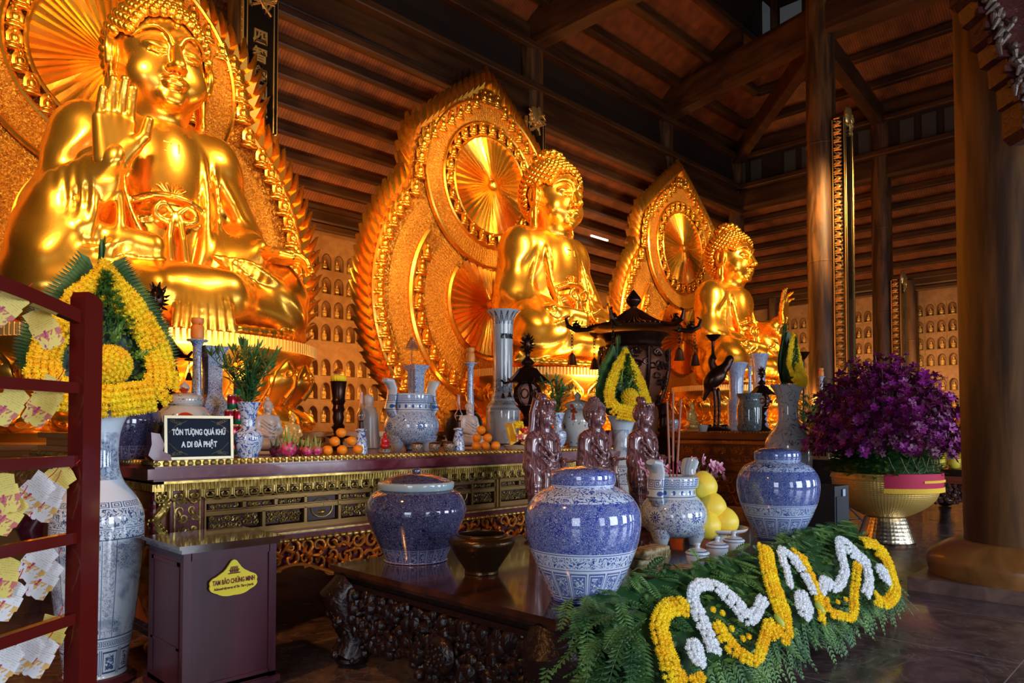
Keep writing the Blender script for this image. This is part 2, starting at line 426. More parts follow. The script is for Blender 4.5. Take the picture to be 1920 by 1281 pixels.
# walls with rows of pointed niches
def niche_wall(name, P, u0, u1, z0, z1, cols, rows, w=.30, h=.5, dep=.24):
    M = MB(); cw = .45
    def outline(uc, zb):
        hw = w/2; a = []
        for k in range(5): a.append((uc-hw, zb+h*.62*k/4))
        for t in (.25, .5, .75, 1): a.append((uc-hw*(1-t**1.5), zb+h*.62+h*.38*(1-(1-t)**1.7)))
        for t in (.75, .5, .25): a.append((uc+hw*(1-t**1.5), zb+h*.62+h*.38*(1-(1-t)**1.7)))
        for k in range(4, -1, -1): a.append((uc+hw, zb+h*.62*k/4))
        return a
    rr = sorted(rows); zc = z0
    for zb in rr:
        lo, hi = zb-.09, zb+.63
        if lo > zc: M.quad(P(u0, zc, 0), P(u1, zc, 0), P(u1, lo, 0), P(u0, lo, 0))
        M.quad(P(u0, lo, 0), P(cols[0]-cw/2, lo, 0), P(cols[0]-cw/2, hi, 0), P(u0, hi, 0))
        M.quad(P(cols[-1]+cw/2, lo, 0), P(u1, lo, 0), P(u1, hi, 0), P(cols[-1]+cw/2, hi, 0))
        for uc in cols:
            o = outline(uc, zb); n = len(o); q = []
            for (a, b) in o:
                da, db = a-uc, b-(lo+hi)/2
                s = min((cw/2)/max(abs(da), 1e-6), ((hi-lo)/2)/max(abs(db), 1e-6)); q.append((uc+da*s, (lo+hi)/2+db*s))
            q[0] = (uc-cw/2, lo); q[-1] = (uc+cw/2, lo)
            vs = [P(a, b, 0) for a, b in q]+[P(a, b, 0) for a, b in o]+[P(a, b, dep) for a, b in o]
            fs = []
            for i in range(n):
                j = (i+1) % n; fs += [(i, j, j+n, i+n), (i+n, j+n, j+2*n, i+2*n)]
            fs.append(tuple(range(2*n, 3*n))); M.mi = 0; M.add(vs, fs)
            # corner triangles of the cell
            for sgn in (-1, 1):
                k = max(range(n), key=lambda i: q[i][1]+sgn*q[i][0]*.001)
            M.mi = 1
            for i in range(n):
                j = (i+1) % n; a, b = o[i], o[j]
                ex = lambda p: (uc+(p[0]-uc)*1.17, (zb+h*.45)+(p[1]-zb-h*.45)*1.10)
                A, B = ex(a), ex(b)
                M.quad(P(a[0], a[1], -.025), P(b[0], b[1], -.025), P(B[0], B[1], -.012), P(A[0], A[1], -.012))
                M.quad(P(A[0], A[1], -.012), P(B[0], B[1], -.012), P(B[0], B[1], 0), P(A[0], A[1], 0))
                M.quad(P(a[0], a[1], -.025), P(b[0], b[1], -.025), P(b[0], b[1], 0.01), P(a[0], a[1], 0.01))
            M.mi = 0
            for sx in (-1, 1):     # fill the top corners left by the star-shaped cell
                top = [p for p in q if abs(p[1]-hi) < 1e-5]; sid = [p for p in q if abs(p[0]-uc-sx*cw/2) < 1e-5]
                if top and sid:
                    a = max(top, key=lambda p: sx*p[0]); b = max(sid, key=lambda p: p[1])
                    M.add([P(a[0], a[1], 0), P(uc+sx*cw/2, hi, 0), P(b[0], b[1], 0)], [(0, 1, 2)])
        zc = hi
    M.quad(P(u0, zc, 0), P(u1, zc, 0), P(u1, z1, 0), P(u0, z1, 0))
    return struct(M.build(name, [NICHEW, NICHEF], smooth=False))
ROWS = [1.66, 2.40, 3.14, 4.24, 4.98, 5.73, 6.48]
bcols = [8.2+.45*i for i in range(44)]
niche_wall('wall_back', lambda u, z, d: (u, YB+d, z), -9, XW+.3, 0, 8.6, bcols, ROWS)
ecols = [7.2+.44*i for i in range(27)]
niche_wall('wall_right', lambda u, z, d: (XW+d, u, z), -9, YB+.3, 0, 8.6, ecols, ROWS)
sb('wall_left', MB().bx(-9.2, -9, -9, 21, 0, 20), PANEL)
fw = MB(); ed = [-9, -.2, 1.9, 3.1, 6.1, 8.1, 11.1, 14, 17, 19.5, 22.5, 40]
for i in range(0, 11, 2): fw.bx(ed[i], ed[i+1], -7.3, -7, 0, 4.4)
fw.bx(-9, 40, -7.3, -7, 4.4, 20)
sb('wall_front', fw, PANEL)
# the niche figures
fig = MB(); fig.lathe([(0, 0), (.085, 0), (.095, .03), (.07, .05), (.09, .07), (.085, .085), (0, .09)], (0, 0, 0), 12, 1, .7)
fig.ball((0, -.01, .12), (.095, .065, .045), 10, 6); fig.ball((0, .01, .19), (.055, .042, .085), 10, 6)
fig.ball((0, 0, .305), (.032, .034, .042), 10, 6); fig.ball((0, 0, .35), (.014, .014, .016), 6, 4)
for s_ in (-1, 1): fig.tube([(s_*.055, .01, .23), (s_*.075, -.01, .17), (s_*.02, -.055, .14)], .018, 6)
NF = None
def niche_fig(x, y, z, rz, lab, grp):
    global NF
    if NF is None: NF = fig.build('niche_figurine', FIGGOLD); o = NF
    else: o = NF.copy(); C.objects.link(o)
    o.location = (x, y, z); o.rotation_euler = (0, 0, rz); tag(o, lab, 'figurine', grp)
rown = ['bottom row', 'second row up', 'third row up', 'row above blank band', 'third row down', 'second row down', 'top row']
for r_i, zb in enumerate(ROWS):
    for u in bcols:
        if 10.2 < u < 15.4: niche_fig(u, YB+.12, zb, 0, 'small gilded figure in a back wall niche, '+rown[r_i], 'back wall niche figurines, '+rown[r_i])
    for u in ecols:
        if u < 16.8: niche_fig(XW+.12, u, zb, -PI/2, 'small gilded figure in a right wall niche, '+rown[r_i], 'right wall niche figurines, '+rown[r_i])
# ---- beams, aisle roofs
bt = [0]
def beam(a, b, w, h, m, name='trim', cap=True):
    a = Vector(a); b = Vector(b); d = b-a; L = d.length; rz = math.atan2(d.y, d.x); ry = -math.asin(d.z/L)
    M = MB(); c = (a+b)/2
    R = Euler((0, ry, rz)).to_matrix()
    prof = [(-.5, -.36), (-.42, -.5), (.42, -.5), (.5, -.36), (.5, .36), (.42, .5), (-.42, .5), (-.5, .36)]
    vs = [c+R@Vector((-L/2, p*w, q*h)) for p, q in prof]+[c+R@Vector((L/2, p*w, q*h)) for p, q in prof]
    M.add(vs, [(i, (i+1) % 8, (i+1) % 8+8, i+8) for i in range(8)]+[tuple(range(7, -1, -1)), tuple(range(8, 16))])
    bt[0] += 1
    return sb('%s_%d' % (name, bt[0]), M, m)
# clerestory frame above the back row of columns and the end row
beam((-9, YC, 11.85), (XE, YC, 11.85), .5, .9, WOODX); beam((-9, YC-.32, 12.4), (XE, YC-.32, 12.4), .28, .22, WOODX); beam((-9, YC-.3, 11.3), (XE, YC-.3, 11.3), .2, .2, WOODX)
beam((-9, YC, 14.15), (XE, YC, 14.15), .5, .7, WOODX); beam((-9, YC-.34, 13.75), (XE, YC-.34, 13.75), .2, .2, WOODX)
beam((XE, -7, 11.85), (XE, YC, 11.85), .5, .9, WOODY); beam((XE-.32, -7, 12.4), (XE-.32, YC, 12.4), .28, .22, WOODY)
beam((XE, -7, 14.15), (XE, YC, 14.15), .5, .7, WOODY); beam((XE-.34, -7, 13.75), (XE-.34, YC, 13.75), .2, .2, WOODY)
sb('wall_clerestory_back', MB().bx(-9, XE, YC+.05, YC+.15, 12.2, 13.9), PANEL)
cl = MB(); cl.bx(XE+.05, XE+.15, -7, YC, 12.2, 13.9); sb('wall_clerestory_end', cl, PANEL)
for i in range(26):
    y = -4+i*.78
    if i % 6 == 5: continue
    bt[0] += 1; struct(MB().bx(XE-.02, XE+.03, y, y+.5, 12.6, 13.6).build('window_%d' % bt[0], PANE2, smooth=False))
# aisle roof boards: back and end
def roofplane(name, pts, m): M = MB(); M.add(pts+[tuple(Vector(p)+Vector((0, 0, .06))) for p in pts], [(0, 1, 2, 3), (7, 6, 5, 4), (0, 4, 5, 1), (1, 5, 6, 2), (2, 6, 7, 3), (3, 7, 4, 0)]); return struct(M.build(name, m, smooth=False))
roofplane('ceiling_aisle_back', [(-9, YC, 11.7), (XE, YC, 11.7), (XW, YB, 8.2), (-9, YB, 8.2)], BOARDX)
roofplane('ceiling_aisle_end', [(XE, YC, 11.7), (XE, -7, 11.7), (XW, -7, 8.2), (XW, YB, 8.2)], BOARDY)
for i in range(1, 8):
    t = i/7.5; y = YC+(YB-YC)*t; z = 11.7+(8.2-11.7)*t-.16
    beam((-9, y, z), (XE+(XW-XE)*t, y, z), .22, .26, WOODX)
    x = XE+(XW-XE)*t; beam((x, -7, z), (x, YC+(YB-YC)*t, z), .22, .26, WOODY)
beam((-9, YB-.2, 8.05), (XW, YB-.2, 8.05), .45, .4, WOODX); beam((-9, YB-.3, 7.72), (XW, YB-.3, 7.72), .22, .2, WOODX)
beam((XW-.2, -7, 8.05), (XW-.2, YB, 8.05), .45, .4, WOODY); beam((XW-.3, -7, 7.72), (XW-.3, YB, 7.72), .22, .2, WOODY)
# upper hipped roof and the small upper clerestory
Y2, X2 = 12.6, 27.7
roofplane('ceiling_upper_back', [(-9, YC, 14.5), (XE, YC, 14.5), (X2, Y2, 16.7), (-9, Y2, 16.7)], BOARDX)
roofplane('ceiling_upper_end', [(XE, YC, 14.5), (XE, -7, 14.5), (X2, -7, 16.7), (X2, Y2, 16.7)], BOARDY)
for t in (.28, .62, .96):
    y = YC+(Y2-YC)*t; z = 14.5+2.2*t-.2; beam((-9, y, z), (XE+(X2-XE)*t, y, z), .28, .3, WOODX)
    x = XE+(X2-XE)*t; beam((x, -7, z), (x, YC+(Y2-YC)*t, z), .28, .3, WOODY)
sb('wall_lantern_back', MB().bx(-9, X2, Y2, Y2+.1, 16.6, 21), PANEL); sb('wall_lantern_end', MB().bx(X2, X2+.1, -7, Y2, 16.6, 21), PANEL)
sb('ceiling_top', MB().bx(-9, 40, -9, 22, 20.5, 20.7), PANEL)
for (x0, x1) in ((X2-.95, X2-.35),): bt[0] += 1; struct(MB().bx(x0, x1, Y2-.04, Y2, 16.8, 18.1).build('window_%d' % bt[0], PANE, smooth=False))
bt[0] += 1; struct(MB().bx(X2-.04, X2, Y2-1.15, Y2-.3, 16.8, 18.1).build('window_%d' % bt[0], PANE, smooth=False))
beam((X2-.1, Y2-.1, 16.5), (X2-.1, Y2-.1, 20.5), .3, .3, WOODX) if 0 else None
sb('trim_corner_post', MB().bx(X2-.18, X2, Y2-.18, Y2, 16.4, 20.5), WOODZ)
# cross beams toward the hall, hip ties
for x in (7.5, 17.1, 25.0):
    if x < 20: beam((x, -7, 14.35), (x, YC, 14.35), .62, 1.1, WOODY)
    else: beam((23.15, 9.0, 14.35), (x, YC, 14.35), .62, 1.1, WOODY); beam((23.15, -7, 14.35), (23.15, 9.0, 14.35), .62, 1.1, WOODY)
    sb('trim_truss_%d' % int(x), MB().add([(x, YC, 14.9), (x, Y2, 14.9), (x, Y2, 16.6), (x+.2, YC, 14.9), (x+.2, Y2, 14.9), (x+.2, Y2, 16.6)], [(0, 1, 2), (5, 4, 3), (0, 3, 4, 1), (1, 4, 5, 2), (2, 5, 3, 0)]), WOODY)
beam((17.1, YC, 14.0), (13.2, 9.7, 14.2), .4, .8, WOODY) if 0 else None
beam((23.15, 9.0, 13.9), (XE, YC, 13.9), .45, .7, WOODX); beam((23.15, 9.0, 13.9), (XE, 9.7, 13.9), .45, .7, WOODX)
beam((23.15, 9.0, 15.3), (20, 4, 17.5), .5, .9, WOODY)
# columns
def column(x, y, r, z1, name='column', plinth=True):
    M = MB(); M.lathe([(r*.97, .0), (r, 2), (r*1.0, z1*.5), (r*.93, z1)], (0, 0, 0), 40)
    for zc in (z1*.42, z1*.66): M.lathe([(r*1.0, zc-.03), (r*1.015, zc-.02), (r*1.015, zc+.02), (r, zc+.03)], (0, 0, 0), 40)
    o = struct(M.build(name, WOODZ, loc=(x, y, .12 if plinth else 0))); return o
n = 0
for x in (7.5, 17.1, 25.0, XE):
    n += 1; column(x, YC, .36 if x > 20 else .44, 14.1, 'trim_back_column_%d' % n)
column(23.15, 9.0, .45, 15.6, 'trim_hall_column_1'); column(XE, 9.7, .38, 14.1, 'trim_end_column_1'); column(XE, 3.0, .38, 14.1, 'trim_end_column_2')
column(XW-.25, 10.1, .3, 8.0, 'trim_wall_column_1'); column(XW-.25, 16.55, .3, 8.0, 'trim_wall_column_2')
cxb, cyb = onz(1718, 1081, .12).x+.72, onz(1718, 1081, .12).y-.72
column(cxb, cyb, .5, 16, 'trim_front_column_1')
PB = mat('column_base_wood', rough=.3, cf=grain(3, 'x', (.22, .085, .02), (.38, .17, .05)))
struct(MB().lathe([(.52, .32), (.60, .30), (.74, .22), (.80, .14), (.78, .0)], (0, 0, 0), 48, sm=4).build('trim_column_base', PB, loc=(cxb, cyb, .12)))
sb('floor_plinth', MB().bx(cxb-.72-.06, cxb+.9, cyb-.9, cyb+.78, .0, .12), PLINTH)
# couplet boards hung on the columns
def couplet(x, y, z0, z1, w, dep, chars, lab, topy=0):
    t = thing('couplet_board', lab, 'couplet board', (x, y, z0)); H = z1-z0
    M = MB(); M.bx(-w/2, w/2, -.03, .03, 0, H)
    for s_ in (-1, 1): M.bx(s_*w/2-.03, s_*w/2+.03, -.05, dep, 0, H)
    M.build('board', BLACKL, t, smooth=False)
    g = MB(); n = int(H/.24)
    for i in range(n):
        z = (i+.5)*H/n
        for s_ in (-1, 1):
            xx = s_*(w/2+.035)
            g.tube([(xx, dep*.15, z-.13), (xx, dep*.85, z-.04), (xx, dep*.5, z+.05), (xx, dep*.15, z), (xx, dep*.3, z+.13), (xx, dep*.85, z+.14)], .026, 5)
            g.ball((xx, dep*.5, z-.02), (.03, min(.07, dep), .06), 7, 5); g.tube([(xx, dep*.75, z-.12), (xx, dep*.2, z-.02), (xx, dep*.8, z+.08)], .02, 5)
    for s_ in (-1, 1):
        for e in (-.03, dep+.0): g.tube([(s_*(w/2+.035), e, 0), (s_*(w/2+.035), e, H)], .02, 5)
    for s_ in (-1, 1):
        g.tube([(s_*(w/2-.05), -.045, 0), (s_*(w/2-.05), -.045, H)], .016, 5)
    g.build('gilt_carving', LETGOLD, t)
    f = MB()   # carved crest
    for k in range(14):
        a = rnd.uniform(0, 2*PI); f.tube([(rnd.uniform(-w/2, w/2), -.06, H-.5*rnd.random()), (rnd.uniform(-w/2, w/2), -.1, H-.2+.3*rnd.random()), (rnd.uniform(-w/2, w/2), -.06, H+.25*rnd.random())], .03, 6)
    f.ball((-.1, -.05, H+.1), (.2, .1, .3), 10, 8); f.ball((.15, -.02, H+.25), (.1, .07, .22), 10, 8)
    f.build('crest', LETGOLD, t)
    for i, c in enumerate(chars): text(c, .36, LETGOLD, t, (0, -.045, H-topy-i*.42), name='gilt_character', ext=.01, bold=.008)
    return t
pa = onY(487, 72, 15.44); 
couplet(pa.x, 15.43, 8.2, pa.z+1.0, .74, .06, '四智內圓觀世', 'tall black lacquer couplet board with gilt characters on the column beside the left halo', 1.0)
pb = onY(1000, 200, 15.35); couplet(pb.x+.15, 15.40, 8.5, pb.z-.35, .74, .06, '', 'black and gilt couplet board whose crest shows behind the middle statue')
pc = onY(1566, 240, 9.25); couplet(23.2, 8.22, 2.4, pc.z-.6, .64, .32, '', 'long black and gilt couplet board on the tall round column right of the third statue')
pd = onY(1672, 520, 9.25); couplet(XE+.05, 9.0, 2.0, pd.z-.1, .6, .3, '', 'smaller couplet board on the slim column behind the purple orchids')
# tube lamp
pl = onY(1124, 446, 18.2); tl = MB().box((0, 0, 0), (1.1, .06, .06))
tl = tl.build('tube_lamp', TUBEL, smooth=False, loc=pl); tag(tl, 'short bright white tube lamp under the roof beams between the second and third halos', 'lamp')
# carved bracket at the front column, top right of the view
bp = ond(1895, 120, 5.9)
t = thing('carved_bracket', 'carved dark red timber bracket with relief figures at the head of the front column', 'bracket', (bp.x, bp.y, bp.z), HEAD-PI/2)
m_ = mpp(bp); M = MB()
st = [(-95, -190), (-95, 120), (-80, 118), (-76, 90), (-60, 80), (-52, 50), (-62, 30), (-45, 10), (-40, -12), (-28, -20), (-30, -48), (-12, -52), (-12, -84), (-2, -90), (0, -138), (16, -150), (60, -140), (60, 400), (-95, 400)]
st = [(-96, 122), (-80, 112), (-74, 84), (-60, 78), (-60, 40), (-44, 34), (-40, 4), (-26, 0), (-24, -36), (-10, -40), (-8, -76), (0, -80), (0, -132), (14, -146), (60, -140), (60, 300), (-96, 300)]
M.prism([(a*m_, b*m_) for a, b in st], -.12, .12)
M.build('stepped_board', REDW, t, smooth=False)
for i in range(9):
    a = i/8; fr = MB(); fr.box(((-92+a*92)*m_+.04, -.13, (110-a*215)*m_), (.09, .05, .05)); fr.build('dentil_block', REDW, t, smooth=False)
cv = MB()
for i in range(26):
    a = i/25; x = (-62+a*78+rnd.uniform(-8, 14))*m_; z = (120-a*235)*m_
    cv.tube([(x, -.14, z), (x+rnd.uniform(-.07, .07), -.19, z-.06), (x+rnd.uniform(-.06, .06), -.16, z-.12)], [.02, .026, .012], 7)
    cv.ball((x+rnd.uniform(-.05, .05), -.16, z), (.028, .03, .032), 8, 6)
cv.build('relief_figures', CARV, t)
fr = MB(); fr.tube([(30*m_, -.15, 280*m_), (26*m_, -.15, 40*m_), (34*m_, -.15, -120*m_)], .03, 6); fr.tube([(2*m_, -.15, 180*m_), (30*m_, -.15, 100*m_), (30*m_, -.15, 40*m_)], .03, 6)
fr.build('moulding', REDW, t)
# ================================================================ the three great gilded statues
def seated_body(pose):
    V = Vox((-2.65, -2.15, -.02), (2.65, 1.35, 3.75), .036)
    # crossed legs under the robe
    V.ell((0, -.35, .42), (1.90, 1.3, .60), .3)
    for s in (-1, 1):
        V.cap((s*.65, .15, .76), (s*1.68, -.75, .74), .66, .62, .3)
        V.ell((s*1.80, -.72, .66), (.60, .66, .65), .25)
    V.cap((1.80, -.95, .58), (-.5, -1.62, .54), .46, .34, .25); V.cap((-1.80, -.95, .64), (.55, -1.55, .60), .48, .36, .25)
    # torso, shoulders, neck
    V.ell((0, .12, 1.25), (1.12, .82, 1.1), .3); V.ell((0, .08, 2.25), (1.12, .70, .95), .3)
    V.cap((-1.02, .12, 2.74), (1.02, .12, 2.74), .51, .51, .3)
    V.ell((0, .12, 3.02), (.72, .46, .26), .25)
    V.cap((0, .02, 3.0), (0, -.06, 3.9), .40, .38, .12)
    for zz in (3.28, 3.42, 3.55): V.rope([(.42*math.cos(a), .0+.42*math.sin(a), zz+.02*math.cos(2*a)) for a in np.linspace(0, 2*PI, 20)], .055, .04, 0)
    # chest opening: raised robe borders
    V.ell((0, -.42, 2.35), (.55, .32, .70), .25); V.ell((0, -.50, 1.35), (.66, .36, .6), .3)
    V.rope([(-.40, .05, 3.12), (-.66, -.42, 2.7), (-.72, -.66, 2.0), (-.5, -.84, 1.4), (-.1, -.95, 1.05)], (.05, .04), .10)
    V.rope([(.42, .05, 3.12), (.60, -.42, 2.7), (.62, -.68, 2.0), (.50, -.86, 1.4), (.35, -.98, .95)], (.055, .045), .10)
    V.rope([(.62, .05, 3.10), (.84, -.36, 2.7), (.86, -.62, 2.0), (.74, -.84, 1.3), (.6, -1.0, .95)], (.035, .035), .08)
    # inner skirt with sash and bow
    V.rope([(-.60, -.70, 1.88), (-.25, -.82, 1.98), (.2, -.82, 1.98), (.58, -.70, 1.88)], (.05, .05), .03)
    for s in (-1, 1): V.rope([(0, -.90, 1.72), (s*.22, -.96, 1.86), (s*.34, -.93, 1.72), (s*.18, -.95, 1.64), (0, -.90, 1.70)], (.045, .045), .02)
    V.rope([(-.05, -.93, 1.68), (-.12, -.98, 1.4), (-.10, -1.0, 1.1)], (.055, .05), .03); V.rope([(.06, -.93, 1.68), (.10, -.98, 1.4), (.14, -1.0, 1.1)], (.055, .05), .03)
    V.rope([(-.55, -.72, 1.66), (0, -.88, 1.72), (.55, -.72, 1.66)], (.045, .045), .03)
    # robe falling over the shins: front apron with pleats
    V.ell((.05, -1.62, .34), (.52, .34, .46), .12)
    for i in range(7):
        x = -.36+i*.13; V.rope([(x*.55, -1.15, 1.02), (x*.8, -1.66, .82), (x, -1.9, .42), (x*1.15, -1.92, .02)], (.05, .062), .035)
    V.rope([(-2.25, -.95, .15), (-1.5, -1.55, .12), (-.6, -1.9, .10)], (.09, .08), .06); V.rope([(2.25, -.95, .15), (1.5, -1.55, .12), (.6, -1.9, .10)], (.09, .08), .06)
    # long curved folds over both thighs
    for s in (-1, 1):
        for i in range(6):
            t = i/5
            V.rope([(s*(.45+.1*i), -1.20-.06*i, 1.22-.06*i), (s*(1.05+.12*i), -1.44+.03*i, 1.14-.13*i), (s*(1.75+.1*i), -1.34+.07*i, .88-.13*i), (s*(2.25+.03*i), -1.0+.03*i, .60-.09*i)], (.02, .035, .02), .08)
    # right foot resting sole up
    V.cap((-1.35, -1.15, 1.26), (-.55, -1.42, 1.14), .17, .2, .08)
    for i in range(5): V.ell((-1.46-.02*i, -1.30+.10*i, 1.31-.015*i), (.10, .055, .06), .02)
    # upper arms and sleeves
    for s in (-1, 1):
        V.cap((s*1.12, .15, 2.68), (s*1.50, -.02, 1.62), .45, .46, .22)
        for i in range(4):
            V.rope([(s*(.86+.05*i), -.33, 2.75-.1*i), (s*(1.22+.06*i), -.42, 2.15-.12*i), (s*(1.58+.04*i), -.52, 1.52-.12*i)], (.02, .03), .10)
    if pose == 'abhaya':
        # right arm raised, wide sleeve hanging from the forearm
        V.cap((-1.50, -.05, 1.62), (-1.22, -1.05, 1.92), .46, .34, .2)
        V.cap((-1.22, -1.1, 1.85), (-1.14, -1.45, 2.12), .27, .19, .12)
        V.ell((-1.62, -.62, 1.2), (.55, .66, .75), .3); V.cap((-1.7, -.75, 1.4), (-1.75, -.85, .75), .40, .5, .25)
        for i in range(5): V.rope([(-1.30-.12*i, -1.28+.1*i, 2.15-.06*i), (-1.36-.13*i, -1.33+.05*i, 1.6-.05*i), (-1.42-.15*i, -1.34+.03*i, 1.02)], (.06, .045), .06)
        V.rope([(-1.02, -1.12, 2.06), (-.98, -1.28, 1.7), (-1.02, -1.34, 1.3), (-1.15, -1.38, 1.02)], (.07, .06), .05)
        V.rope([(-1.02, -1.12, 2.06), (-1.2, -1.05, 2.27), (-1.44, -1.05, 2.18)], (.07, .06), .05)
        # left arm down to the knee
        V.cap((1.50, -.02, 1.62), (1.34, -.80, 1.44), .44, .30, .2); V.cap((1.34, -.75, 1.44), (1.36, -1.12, 1.42), .22, .17, .1)
        V.ell((1.05, -.55, 1.2), (.6, .6, .42), .3)
        for i in range(4): V.rope([(1.92-.06*i, -.35-.12*i, 1.62-.10*i), (1.62-.06*i, -.85-.05*i, 1.5-.10*i), (1.25-.1*i, -1.05, 1.22-.06*i)], (.035, .045), .05)
    elif pose == 'meditation':
        for s in (-1, 1):
            V.cap((s*1.50, -.02, 1.62), (s*.80, -1.0, 1.12), .44, .28, .22); V.ell((s*1.35, -.5, 1.05), (.6, .6, .5), .3)
            for i in range(5): V.rope([(s*(1.85-.05*i), -.25-.1*i, 1.7-.15*i), (s*(1.45-.06*i), -.85-.06*i, 1.42-.12*i), (s*(.9-.05*i), -1.20-.04*i, 1.10-.05*i)], (.04, .05), .05)
    else:
        V.cap((1.50, -.05, 1.62), (1.42, -1.05, 1.95), .46, .30, .2); V.cap((1.42, -1.0, 1.92), (1.42, -1.35, 2.15), .25, .18, .12)
        V.ell((1.62, -.62, 1.2), (.55, .62, .7), .3); V.cap((1.7, -.75, 1.4), (1.75, -.85, .75), .38, .48, .25)
        for i in range(4): V.rope([(1.40+.12*i, -1.22+.1*i, 2.1-.06*i), (1.46+.12*i, -1.25+.05*i, 1.6), (1.5+.13*i, -1.28, 1.05)], (.06, .045), .06)
        V.cap((-1.50, -.02, 1.62), (-.6, -1.0, 1.12), .44, .28, .22); V.ell((-1.3, -.5, 1.05), (.6, .6, .5), .3)
        for i in range(5): V.rope([(-(1.85-.05*i), -.25-.1*i, 1.7-.15*i), (-(1.45-.06*i), -.85-.06*i, 1.42-.12*i), (-(.9-.05*i), -1.20-.04*i, 1.10-.05*i)], (.04, .05), .05)
    x = V.ax[0][:, None, None]; y = V.ax[1][None, :, None]; z = V.ax[2][None, None, :]
    # soft irregular pleats on the robe sides
    robe = np.clip((np.abs(x)-.75)/.4, 0, 1)*np.clip((z-.2)/.3, 0, 1)*np.clip((2.9-z)/.4, 0, 1)
    V.D = V.D+robe*.022*np.sin(z*11+np.abs(x)*8-y*6+1.5*np.sin(x*3))
    V.cut(zmin=.0)
    return V
def head_vox():
    V = Vox((-.85, -.95, -.35), (.85, .85, 1.95), .019)
    V.ell((0, .02, .78), (.565, .64, .74), .1); V.ell((0, -.10, .36), (.44, .46, .40), .2); V.ell((0, -.12, .17), (.27, .34, .20), .15)
    for s in (-1, 1): V.ell((s*.27, -.34, .43), (.24, .20, .24), .15)
    V.cap((0, .06, -.35), (0, .06, .3), .40, .40, .12)
    V.cap((0, -.585, .86), (0, -.725, .53), .050, .088, .05); V.ell((0, -.745, .50), (.085, .075, .06), .03)
    for s in (-1, 1):
        V.ell((s*.085, -.66, .485), (.058, .07, .048), .03)
        V.rope([(s*.05, -.625, .82), (s*.10, -.625, .93), (s*.24, -.60, 1.00), (s*.39, -.50, .96), (s*.48, -.38, .86)], (.026, .012), .03)
        V.ell((s*.235, -.520, .775), (.160, .09, .075), .035, (0, 0, s*.38))
        V.rope([(s*.09, -.60, .745), (s*.18, -.618, .735), (s*.29, -.585, .745), (s*.385, -.50, .775)], (.012, .016, .010), .012)
        V.rope([(s*.09, -.612, .725), (s*.19, -.634, .712), (s*.30, -.590, .728), (s*.39, -.50, .765)], (.006, .012, .006), .008, sub=True)
        V.rope([(s*.11, -.60, .69), (s*.22, -.60, .665), (s*.34, -.54, .69)], (.010, .014, .010), .02)
        V.ell((s*.60, .02, .72), (.085, .20, .27), .05, (0, 0, s*.25)); V.ell((s*.60, .03, .30), (.065, .10, .30), .04)
        V.ell((s*.60, .02, .06), (.07, .10, .12), .04)
        V.ell((s*.675, -.02, .74), (.045, .12, .17), .02, (0, 0, s*.25), sub=True); V.ell((s*.66, .0, .30), (.03, .035, .17), .02, sub=True)
        V.rope([(s*.67, -.08, .55), (s*.69, -.13, .75), (s*.67, -.07, .93), (s*.65, .1, .96)], (.03, .03), .02)
    V.rope([(-.17, -.560, .345), (-.09, -.628, .358), (-.03, -.652, .366), (0, -.654, .360), (.03, -.652, .366), (.09, -.628, .358), (.17, -.560, .345)], (.008, .019, .019, .008), .045)
    V.rope([(-.12, -.575, .315), (-.06, -.622, .300), (.06, -.622, .300), (.12, -.575, .315)], (.012, .025, .025, .012), .05)
    V.rope([(-.17, -.585, .338), (-.08, -.658, .332), (0, -.680, .336), (.08, -.658, .332), (.17, -.59, .338)], (.007, .007), .02, sub=True)
    V.ell((0, -.53, .13), (.14, .07, .10), .14)
    V.ell((0, -.640, 1.07), (.040, .035, .040), .01)
    return V
HEADV = head_vox().mesh()
def add_head(M, pos, sc=1.0):
    V, F = HEADV; M.add((V*sc+np.array(pos)).tolist(), F.tolist())
